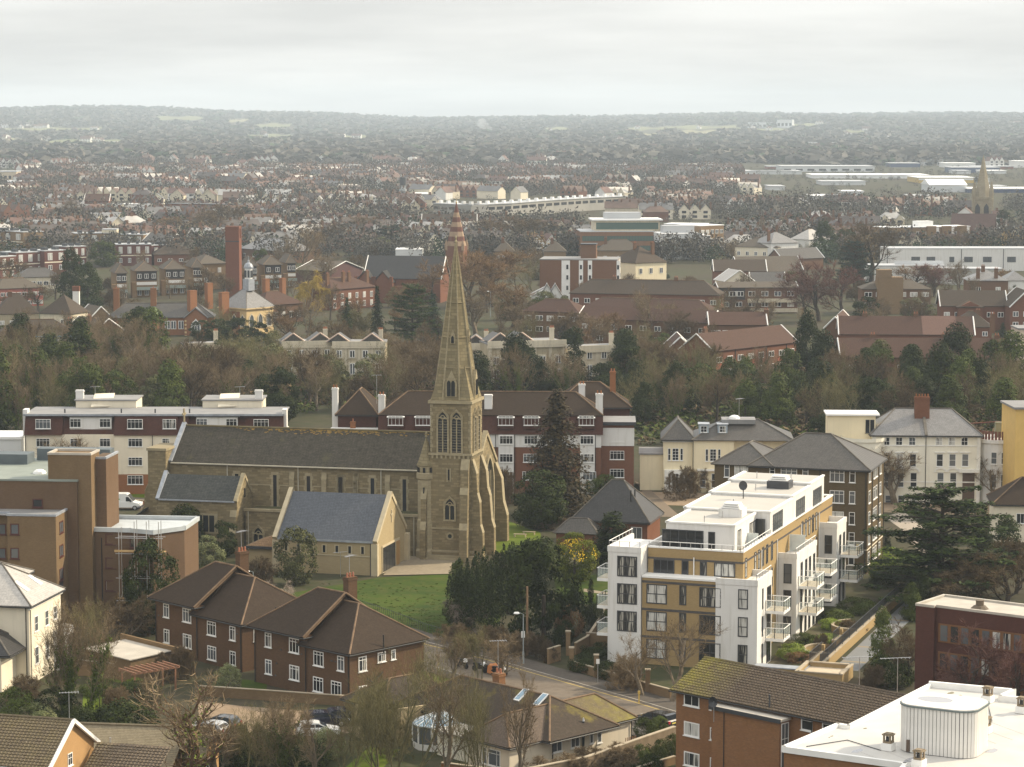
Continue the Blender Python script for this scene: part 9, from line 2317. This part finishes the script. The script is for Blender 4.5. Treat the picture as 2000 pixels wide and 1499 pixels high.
strip('road_marking',L1,L2,0.018,plain('yellow_line',(0.50,0.36,0.08),0.8))
WALLB=brick('garden_wall_brick',(0.26,0.175,0.095),(0.21,0.14,0.078),(0.2,0.145,0.09),grime=0.35)
COPE=plain('wall_coping',(0.36,0.30,0.215),0.9,0.15,1.0)
def wall(label,pts,h,m,th=0.22,cope=True,name='garden_wall',z=0.0,px=True,piers=()):
 q=[at(p,z)if px else Vector((p[0],p[1],z))for p in pts];e=empty(name,q[0],0,label,'wall')
 for a,b in zip(q,q[1:]):
  a,b=a-q[0],b-q[0];m_=MB();m_.obox((a+b)/2,b-a,(b-a).length/2,None,th/2,-1,h);m_.build('wall',m,e)
  if cope:m_=MB();m_.obox((a+b)/2,b-a,(b-a).length/2,None,th/2+0.04,h,h+0.08);m_.build('coping',COPE,e)
 for p,hp in piers:
  c=at(p,z)-q[0];m_=MB();m_.box(c.x-0.24,c.x+0.24,c.y-0.24,c.y+0.24,-0.3,hp);m_.build('pier',m,e);m_=MB();m_.box(c.x-0.29,c.x+0.29,c.y-0.29,c.y+0.29,hp,hp+0.12);m_.build('pier_cap',COPE,e)
 return e
wall('low tan brick wall with tall piers along the pavement before the apartment block',[Z(13,1185,512),Z(13,1378,570),Z(13,1575,630),Z(13,1780,690),Z(13,1960,740)],0.9,WALLB,piers=((Z(13,1185,512),2.3),(Z(13,1378,572),2.3),(Z(13,1575,632),2.3),(Z(13,1780,692),2.3)))
wall('short brick wall and gate pier in front of the rusty brown bush',[Z(13,1000,470),Z(13,1095,440)],1.6,WALLB,piers=((Z(13,1158,402),2.6),))
wall('brick garden wall running back between the yews and the apartment block',[Z(13,1215,400),Z(13,1310,345),Z(13,1420,180),(1200,1160)],1.3,WALLB)
wall('brick wall in front of the white corner of the apartment block',[Z(13,1300,330),Z(13,1560,350)],1.5,WALLB)
wall('brown brick garden wall in front of the two maisonettes',[Z(12,-40,900),Z(12,480,935),Z(12,1180,985)],1.0,BRICK_DUN)
wall('sunlit tan rendered wall at the end of the car park',[Z(12,1275,1235),Z(12,1330,1265),Z(12,1640,1270),Z(12,1880,1235)],3.0,plain('tan_render',(0.36,0.28,0.16),0.9,0.1,0.5,streak=0.2),0.3,False)
wall('stone garden wall in front of the cream bungalow',[Z(13,640,1480),Z(13,1300,1345),Z(13,1760,1180),Z(13,1990,1100)],1.7,plain('brown_wall',(0.20,0.15,0.095),0.9,0.2,1.0,streak=0.2),0.3)
wall('low planter wall at the bottom right of the bungalow garden',[Z(13,1700,1340),Z(13,1990,1250)],0.7,WALLB)
wall('red brick wall along the bottom left of the bungalow',[Z(13,170,1345),Z(13,640,1405)],1.2,BRICK_FLATS)
wall('brown brick wall behind the garden pergola',[Z(11,590,720),Z(11,1080,770),Z(11,1330,730)],1.6,WALLB)
wall('red brick retaining wall under the cream mansard flats lawn',[(225,984),(300,990)],0.8,BRICK_ORANGE)
def ep(x,y,z=0):return E.wpt(x,y,z)
sheet('garden_path',[ep(2,-9.3),ep(42,-9.3),ep(42,-12.0),ep(2,-12.0)],0.03,ground_mat('blue_grey_paving',(0.17,0.175,0.175),(0.20,0.20,0.20),0.3),px=False)
for k in range(5):
 sheet('path_band',[ep(6+8*k,-9.35),ep(6.6+8*k,-9.35),ep(6.6+8*k,-11.9),ep(6+8*k,-11.9)],0.036,STONEP,px=False)
sheet('garden_terrace',[ep(-0.5,-2.2),ep(43,-2.2),ep(43,-8.2),ep(-0.5,-8.2)],0.05,ground_mat('garden_soil',(0.10,0.085,0.055),(0.085,0.09,0.04),0.3),px=False)
YW=BRICK_YELLOW
e=empty('boundary_wall',ep(0,-8.6),E.rot,'long yellow brick wall with black railings between the apartment garden and the grey path','wall')
bxe((-1,43,-0.15,0.15,-0.5,1.0),'wall',YW,e);bxe((-1,43,-0.2,0.2,1.0,1.1),'coping',COPE,e)
for k in range(12):
 bxe((k*3.6-0.9,k*3.6-0.82,-0.04,0.04,1.1,2.2),'railing_post',DARKMETAL,e)
 for z_ in(1.25,2.1):bxe((k*3.6-0.8,min(43,k*3.6+2.68),-0.025,0.025,z_,z_+0.06),'rail',DARKMETAL,e)
bm_=MB().box(-0.016,0.016,-0.016,0.016,1.2,2.15).mesh('railing_bar',DARKMETAL)
for k in range(190):put(bm_,'railing_bar',e,(-0.7+k*0.228,0,0))
e=empty('inner_wall',ep(0,-7.0),E.rot,'short yellow brick wall with railings and end pier inside the apartment garden','wall')
for(x0,x1)in((1.0,7.0),(12.5,16.0)):
 bxe((x0,x1,-0.15,0.15,-0.5,0.8),'wall',YW,e);bxe((x0,x1,-0.2,0.2,0.8,0.9),'coping',COPE,e);bxe((x1-0.2,x1+0.35,-0.28,0.28,-0.5,1.5),'pier',YW,e)
 n=int((x1-x0)/0.23)
 for k in range(n):m=MB();x=x0+0.1+k*0.23;m.box(x-0.016,x+0.016,-0.016,0.016,0.9,1.8);m.build('railing_bar',DARKMETAL,e)
 bxe((x0,x1,-0.025,0.025,1.8,1.86),'rail',DARKMETAL,e)
e=empty('planter',ep(-3.2,-8.5),E.rot,'square yellow brick planter full of pale gravel at the end of the grey path','planter')
for(x0,x1,y0,y1)in((-3,2.2,-3.6,-3.3),(-3,2.2,1.0,1.3),(-3.0,-2.7,-3.3,1.0),(1.9,2.2,-3.3,1.0)):bxe((x0,x1,y0,y1,-0.5,1.3),'wall',YW,e);bxe((x0-0.06,x1+0.06,y0-0.06,y1+0.06,1.3,1.42),'coping',COPE,e)
bxe((-2.7,1.9,-3.3,1.0,0.2,0.9),'gravel',ground_mat('pale_gravel',(0.46,0.38,0.28),(0.52,0.43,0.32),2.0),e)
e=empty('planter',ep(-2.6,-4.6),E.rot,'stepped yellow brick planter with grey coping beside the white corner of the block','planter')
for(x0,x1,y0,y1)in((-1,0.4,-3.0,2.4),(0.4,3.0,-3.0,-2.7)):bxe((x0,x1,y0,y1,-0.5,0.9),'wall',YW,e);bxe((x0-0.06,x1+0.06,y0-0.06,y1+0.06,0.9,1.02),'coping',LEAD,e)
for cx_,lb in((8.5,'curved pale planter wall round the nearer dry bush'),(22.5,'curved pale planter wall round the farther dry bush')):
 e=empty('curved_planter',ep(cx_,-7.0),E.rot,lb,'planter');m=MB();n=18;pi_=[];po=[]
 for k in range(n+1):t=R(20+190*k/n);pi_.append((2.6*math.cos(t),2.1*math.sin(t)));po.append((2.85*math.cos(t),2.35*math.sin(t)))
 m.prism(po+pi_[::-1],-0.5,0.75);m.build('wall',YW,e);m=MB();m.prism([(p[0]*1.015,p[1]*1.015)for p in po]+[(p[0]*0.985,p[1]*0.985)for p in pi_[::-1]],0.75,0.86);m.build('coping',COPE,e)
rl_=[at(p)for p in((700,1190),(765,1212),(832,1238),(868,1248))];e=empty('lawn_railing',rl_[0],0,'thin dark iron railing between the church lawn and the pavement','railing')
m0=MB().box(-0.02,0.02,-0.02,0.02,0,1.2).mesh('railing_bar',DARKMETAL)
for a,b in zip(rl_,rl_[1:]):
 d=b-a;n=int(d.length/0.45);m=MB();m.tube([a-rl_[0]+Vector((0,0,1.1)),b-rl_[0]+Vector((0,0,1.1))],0.025,4);m.build('rail',DARKMETAL,e)
 for k in range(n):put(m0,'railing_bar',e,a-rl_[0]+d*k/n)
def lamp(label,p,h,head=(0.8,0.62,0.6)):
 q=at(p);e=empty('street_lamp',q,R(200),label,'street lamp');GREY=plain('lamp_grey',(0.30,0.33,0.33),0.5)
 m=MB();m.tube([(0,0,0),(0,0,1.4)],0.11,8);m.build('base',GREY,e);m=MB();m.tube([(0,0,1.4),(0,0,h-0.15),(0.35,0,h)],[0.065,0.05,0.04],6);m.build('pole',GREY,e)
 m=MB();m.lathe((0.75,0,h-0.02),[(0.0,0.16),(0.26,0.12),(0.34,0.0),(0.2,-0.08),(0,-0.1)],10);m.build('lantern',WHITE,e);return e
lp=lamp('grey street lamp with white head beside the tall wooden pole',Z(13,808,475),5.6)
bxe((-0.2,0.2,-0.1,-0.07,2.9,3.6),'sign_plate',WHITE,lp);bxe((-0.16,0.16,-0.104,-0.1,3.35,3.5),'sign_band',DARKMETAL,lp)
lamp('street lamp with white head rising between the two maisonettes and the church hall',(495,1180),4.0)
lamp('slim street lamp against the white store at the left',(33,990),7.6)
q=at(Z(13,838,400));e=empty('utility_pole',q,0,'tall plain wooden pole in front of the dark yews','pole');m=MB();m.tube([(0,0,-0.3),(0,0,7.4)],[0.15,0.11],8);m.build('pole',plain('pole_wood',(0.20,0.125,0.07),0.9,0.2,2),e);m=MB();m.cyl((0,0),0.13,7.4,7.5,8);m.build('cap',plain('pole_wood',(0.2,0.125,0.07)),e)
q=at(Z(13,1390,625));e=empty('sign_post',q,0,'thin grey post with small white sign on the pavement','sign');m=MB();m.tube([(0,0,0),(0,0,2.6)],0.04,6);m.build('post',STEEL,e);bxe((-0.17,0.17,-0.06,-0.03,2.1,2.6),'plate',WHITE,e)
q=at(Z(13,1712,772));e=empty('marker_post',q,0,'short yellow marker post at the pavement edge','post');bxe((-0.07,0.07,-0.07,0.07,0,0.9),'post',YELLOWP,e);bxe((-0.12,0.12,-0.08,0.08,0.9,1.2),'plate',YELLOWP,e)
for(p,h,lb)in(((958,620),7.5,'far street lamp right of the spire among the orange brown trees'),((697,600),7.0,'far street lamp before the red school house'),((1415,500),8,'far street lamp in front of the brick block'),((640,560),8,'far street lamp left of the dark hall')):lamp(lb,p,h)
q=at(Z(11,1250,860));e=empty('pergola',q,R(40),'small reddish timber pergola roof over the garden lawn hedge','pergola');RW=plain('red_timber',(0.26,0.13,0.075),0.8)
for k in range(9):bxe((-2.6+k*0.65,-2.48+k*0.65,-1.6,1.6,2.35,2.5),'rafter',RW,e)
for y in(-1.2,1.2):bxe((-2.8,2.9,y-0.07,y+0.07,2.2,2.35),'beam',RW,e)
for x in(-2.4,2.4):
 for y in(-1.2,1.2):bxe((x-0.07,x+0.07,y-0.07,y+0.07,0,2.2),'post',RW,e)
for k,p in enumerate((Z(5,1045,1285),Z(5,1095,1272))):
 q=at(p);e=empty('bench',q,R(-10),('pale low bench on the churchyard lawn, nearer the tower','pale low bench on the churchyard lawn, farther from the tower')[k],'bench');BW_=plain('pale_bench',(0.40,0.33,0.22),0.8)
 for j in range(3):bxe((-0.9,0.9,-0.25+j*0.17,-0.12+j*0.17,0.42,0.47),'slat',BW_,e)
 for x in(-0.75,0.75):bxe((x-0.06,x+0.06,-0.22,0.22,0,0.42),'leg',BW_,e)
q=at(Z(12,115,1460));e=empty('wheelie_bin',q,R(20),'dark green wheelie bin beside the beige roofed bungalow','bin');GB_=plain('bin_green',(0.02,0.07,0.03),0.5)
m=MB();m.extrude([(-0.25,0.05),(0.25,0.05),(0.3,0.95),(-0.3,0.95)],'y',-0.28,0.28);m.build('body',GB_,e);bxe((-0.32,0.32,-0.33,0.3,0.95,1.03),'lid',GB_,e);m=MB();m.tube([(-0.25,0.3,0.1),(0.25,0.3,0.1)],0.1,8);m.build('wheel',BLACKPIPE,e)
# vehicles
TYRE=plain('tyre',(0.015,0.015,0.015),0.9);RIM=plain('alloy',(0.45,0.45,0.46),0.35,metal=0.7);TAIL=plain('tail_lamp',(0.35,0.02,0.02),0.3);HEADL=plain('head_lamp',(0.7,0.72,0.72),0.2);PLATE=plain('yellow_plate',(0.6,0.5,0.1),0.6);PLATEW=plain('white_plate',(0.8,0.8,0.78),0.6);CARGLASS=glassy('car_glass',(0.02,0.025,0.03),rough=0.06)
def paint(name,c):
 m=plain(name,c,0.22,0.02,spec=0.6);m.node_tree.nodes['Principled BSDF'].inputs['Coat Weight'].default_value=0.6;return m
def car(name,label,p,rz,m_,L=4.2,Wd=1.76,H=1.45,style='hatch',px=True):
 q=at(p)if px else Vector(p);e=empty(name,q,rz,label,'car' if style!='van' else 'van')
 W2=Wd/2
 if style=='van':low=[(-L/2,0.35),(L/2,0.35),(L/2,0.85),(L/2-0.25,1.05),(L/2-1.0,1.22),(L/2-1.05,1.24),(-L/2,1.24)];up=[(-L/2,1.24),(L/2-1.05,1.24),(L/2-1.95,H-0.08),(L/2-2.2,H),(-L/2+0.08,H),(-L/2,H-0.08)]
 else:
  low=[(-L/2+0.02,0.28),(L/2-0.05,0.28),(L/2,0.55),(L/2-0.12,0.74),(L/2-1.15,0.95),(-L/2+0.12,0.98),(-L/2,0.85),(-L/2-0.02,0.5)]
  rear=(-L/2+0.45,H-0.12)if style=='hatch' else(-L/2+0.28,H-0.08)
  up=[(-L/2+0.12,0.97),(L/2-1.15,0.94),(L/2-1.95,H-0.06),(L/2-2.4,H),(rear[0]+0.35,H),rear]
 m=MB();n=len(low);i=0
 for s_,k in((-1,1.0),(-0.94,0),(0.94,0),(1,1)):pass
 ys=(-W2,-W2*0.93,W2*0.93,W2);ins=(0.05,0.0,0.0,0.05)
 cx_=sum(a for a,b in low)/n;cz_=sum(b for a,b in low)/n
 for y,t in zip(ys,ins):m.v+=[(a+(cx_-a)*t,y,b+(cz_-b)*t*2)for a,b in low]
 for j in range(3):
  for k in range(n):w=(k+1)%n;m.f.append((j*n+k,j*n+w,(j+1)*n+w,(j+1)*n+k));m.m.append(0)
 m.f.append(tuple(range(n)));m.f.append(tuple(reversed(range(3*n,4*n))));m.m+=[0,0]
 m.build('body',m_,e)
 n=len(up);m=MB();sl=0.80 if style!='van' else 0.93;zt=max(b for a,b in up);zb=min(b for a,b in up)
 def yy_(b):return W2*(0.95+(sl-0.95)*(b-zb)/(zt-zb))
 for s_ in(-1,1):m.v+=[(a,s_*yy_(b),b)for a,b in up]
 for k in range(n):w=(k+1)%n;m.f.append((k,w,n+w,n+k));m.m.append(0)
 m.f.append(tuple(range(n)));m.f.append(tuple(reversed(range(n,2*n))));m.m+=[0,0]
 m.build('cabin',m_,e)
 def pane(pts,nm='window'):mm=MB();mm.poly(pts);mm.build(nm,CARGLASS,e)
 if style!='van':
  a,b=up[1],up[2];f=lambda t,s_:(a[0]+(b[0]-a[0])*t+0.012,s_*yy_(a[1]+(b[1]-a[1])*t)*0.9,a[1]+(b[1]-a[1])*t+0.014);pane([f(0.08,-1),f(0.08,1),f(0.9,1),f(0.9,-1)],'windscreen')
  a,b=up[0],up[5];f=lambda t,s_:(a[0]+(b[0]-a[0])*t-0.014,s_*yy_(a[1]+(b[1]-a[1])*t)*0.86,a[1]+(b[1]-a[1])*t+0.012);pane([f(0.22,1),f(0.22,-1),f(0.92,-1),f(0.92,1)],'rear_window')
  for s_ in(-1,1):
   for x0,x1,x2,x3 in((-L*0.06,L/2-1.42,L/2-2.05,-L*0.06),(-L/2+0.5,-L*0.08,-L*0.08,-L/2+0.72)):
    P_=[(x0,s_*(yy_(1.03)+0.008),1.03),(x1,s_*(yy_(1.03)+0.008),1.03),(x2,s_*(yy_(H-0.12)+0.008),H-0.12),(x3,s_*(yy_(H-0.12)+0.008),H-0.12)];pane(P_ if s_<0 else P_[::-1])
  for s_ in(-1,1):bxe((-L/2-0.03,-L/2+0.1,s_*W2*0.72-0.13,s_*W2*0.72+0.13,0.68,0.95),'tail_light',TAIL,e);bxe((L/2-0.16,L/2+0.0,s_*W2*0.68-0.18,s_*W2*0.68+0.18,0.58,0.72),'headlight',HEADL,e);bxe((L/2-1.55,L/2-1.4,s_*W2*1.0-0.02,s_*W2*1.12,0.95,1.07),'wing_mirror',m_,e)
 else:
  a,b=up[1],up[2];f=lambda t,s_:(a[0]+(b[0]-a[0])*t+0.016,s_*yy_(a[1]+(b[1]-a[1])*t)*0.92,a[1]+(b[1]-a[1])*t+0.014);pane([f(0.05,-1),f(0.05,1),f(0.92,1),f(0.92,-1)],'windscreen')
  for s_ in(-1,1):
   P_=[(L/2-2.15,s_*(yy_(1.3)+0.01),1.3),(L/2-1.2,s_*(yy_(1.3)+0.01),1.3),(L/2-1.75,s_*(yy_(1.9)+0.01),1.95),(L/2-2.15,s_*(yy_(1.9)+0.01),1.95)];pane(P_ if s_<0 else P_[::-1])
   bxe((L/2-1.5,L/2-1.36,s_*(W2+0.09)-0.1,s_*(W2+0.09)+0.1,1.25,1.6),'wing_mirror',DARKMETAL,e)
   bxe((L/2-0.3,L/2+0.005,s_*W2*0.75-0.15,s_*W2*0.75+0.15,0.8,1.05),'headlight',HEADL,e)
  bxe((L/2-0.5,L/2+0.06,-W2*1.0,W2*1.0,0.3,0.62),'bumper',DARKMETAL,e)
  for(x,z_,r_)in((-0.9,1.75,0.34),(-1.3,1.6,0.24),(-0.55,1.62,0.22),(-0.95,1.45,0.2)):
   m=MB();m.v=[(x+r_*math.cos(6.283*k/9),-W2*0.97-0.004,z_+0.6*r_*math.sin(6.283*k/9))for k in range(9)];m.f=[tuple(range(9))];m.m=[0];m.build('green_mark',plain('logo_green',(0.06,0.36,0.06),0.5),e)
 bxe((-L/2-0.035,-L/2+0.05,-0.26,0.26,0.62,0.74),'number_plate',PLATE,e)
 for x in(-L/2+0.78,L/2-0.82):
  for s_ in(-1,1):
   m=MB();r_=0.32 if style!='van' else 0.35;N_=14
   for(y,rr)in((s_*(W2-0.20),r_),(s_*(W2+0.01),r_)):m.v+=[(x+rr*math.cos(6.283*k/N_),y,r_+rr*math.sin(6.283*k/N_))for k in range(N_)]
   m.f=[(k,(k+1)%N_,N_+(k+1)%N_,N_+k)for k in range(N_)]+[tuple(range(N_)),tuple(range(N_,2*N_))];m.m=[0]*len(m.f);o_=m.build('wheel',TYRE,e)
   m=MB();m.v=[(x+r_*0.62*math.cos(6.283*k/N_),s_*(W2+0.02),r_+r_*0.62*math.sin(6.283*k/N_))for k in range(N_)];m.f=[tuple(range(N_))];m.m=[0];m.build('rim',RIM,o_)
 return e
NAVY=paint('navy_paint',(0.012,0.016,0.035));BLACKP=paint('black_paint',(0.010,0.010,0.012));SILV=paint('silver_paint',(0.42,0.43,0.44));WHITEP=paint('white_van_paint',(0.80,0.80,0.78));DGREY=paint('dark_grey_paint',(0.03,0.032,0.036))
car('parked_car','dark grey hatchback parked on the tan car park, rear towards us',Z(12,115,1185),R(158),DGREY)
car('parked_car','silver car half hidden by the hedge beside the dark hatchback',Z(12,20,1235),R(155),SILV)
car('parked_car','dark blue car parked at the far side of the car park',Z(12,1010,1150),R(12),NAVY,style='estate',L=4.5)
car('parked_car','dark blue car with a shining roof against the tan wall',Z(12,1180,1125),R(15),NAVY)
car('parked_car','white car showing only its roof behind the hedge',Z(12,945,1240),R(10),WHITEP)
car('parked_car','black estate car parked on the road beside the green bushes',Z(13,1840,955),R(136),BLACKP,L=4.6,H=1.5,style='estate')
car('delivery_van','white panel van with a green mark parked beyond the stair towers',Z(4,690,1128),R(-4),WHITEP,L=5.4,Wd=2.0,H=2.4,style='van')
TARP=plain('orange_tarpaulin',(0.45,0.17,0.05),0.6,0.15,2.0)
def bike(label,p,rz,cover):
 q=at(p);e=empty('motorbike',q,rz,label,'motorbike')
 for x in(-0.68,0.68):
  m=MB();N_=12;m.v=[(x+0.31*math.cos(6.283*k/N_),-0.06,0.31+0.31*math.sin(6.283*k/N_))for k in range(N_)]+[(x+0.31*math.cos(6.283*k/N_),0.06,0.31+0.31*math.sin(6.283*k/N_))for k in range(N_)];m.f=[(k,(k+1)%N_,N_+(k+1)%N_,N_+k)for k in range(N_)]+[tuple(range(N_)),tuple(range(N_,2*N_))];m.m=[0]*len(m.f);m.build('wheel',TYRE,e)
 m=MB();m.extrude([(-0.5,0.35),(0.4,0.32),(0.5,0.75),(0.1,0.85),(-0.3,0.78),(-0.8,0.9),(-0.75,0.7)],'y',-0.16,0.16);m.build('frame',BLACKP,e)
 m=MB();m.tube([(0.5,-0.35,1.02),(0.45,0,0.98),(0.5,0.35,1.02)],0.02,5);m.build('handlebar',STEEL,e);bxe((-0.75,0.0,-0.15,0.15,0.86,0.95),'seat',BLACKPIPE,e)
 if cover:
  m=MB();rr=random.Random(2);n=14;rows_=[]
  for j in range(6):
   t=j/5;y=-0.55+1.1*t;i0=len(m.v)
   for k in range(n):x=-0.3+1.5*k/(n-1);h_=(1.15-0.25*abs(x-0.45))*(1-(2*t-1)**4*0.85)+rr.uniform(-0.06,0.06);m.v.append((x,y,max(0.05,h_)))
  for j in range(5):
   for k in range(n-1):a_=j*n+k;m.f.append((a_,a_+1,a_+n+1,a_+n));m.m.append(0)
  m.build('tarpaulin',TARP,e)
 else:m=MB();m.lathe((0.55,0,0.75),[(0.0,0.4),(0.18,0.3),(0.25,0.0),(0.1,-0.1)],8);m.build('fairing',WHITE,e)
bike('motorbike under an orange tarpaulin beside the kerb beyond the mossy roof',Z(13,560,545),R(-20),True)
bike('black motorbike right of the orange tarpaulin close to the kerb',Z(13,620,560),R(-30),False)
bike('white faired motorbike beside the orange tarpaulins',Z(13,470,530),R(-35),False)
bike('black motorbike at the left end of the parked motorbikes',Z(13,330,500),R(-50),False)
for(p,z_,lb)in((Z(7,1900,420),0,'thin ground aerial with a crossbar on the church lawn edge'),):
 q=at(p,0);e=empty('aerial',q,0.2,lb,'aerial');m=MB();m.tube([(0,0,0),(0,0,3.2)],0.03,5);m.build('pole',STEEL,e);m=MB();m.tube([(-0.9,0,3.1),(0.9,0,3.2)],0.025,4);m.build('boom',STEEL,e)
# labels that would be shared are told apart by their place in the row
ORD='first second third fourth fifth sixth seventh eighth ninth tenth eleventh twelfth thirteenth fourteenth fifteenth sixteenth seventeenth eighteenth nineteenth twentieth twenty-first twenty-second twenty-third twenty-fourth twenty-fifth twenty-sixth twenty-seventh twenty-eighth twenty-ninth thirtieth'.split()
bpy.context.view_layer.update()
byl={}
for o in sc.objects:
 if o.parent is None and o.get('label'):byl.setdefault(o['label'],[]).append(o)
for lb,os_ in byl.items():
 if len(os_)<2:continue
 os_.sort(key=lambda o:o.location.x/max(o.location.y,1.0))
 if len(os_)>len(ORD):
  continue
 for k,o in enumerate(os_):
  t='leftmost' if k==0 else 'rightmost' if k==len(os_)-1 and len(os_)>2 else '%s from left'%ORD[k]if len(os_)>2 else 'rightmost'
  o['label']=lb+(', the %s' if len((lb+t).split())<15 else ', %s')%t
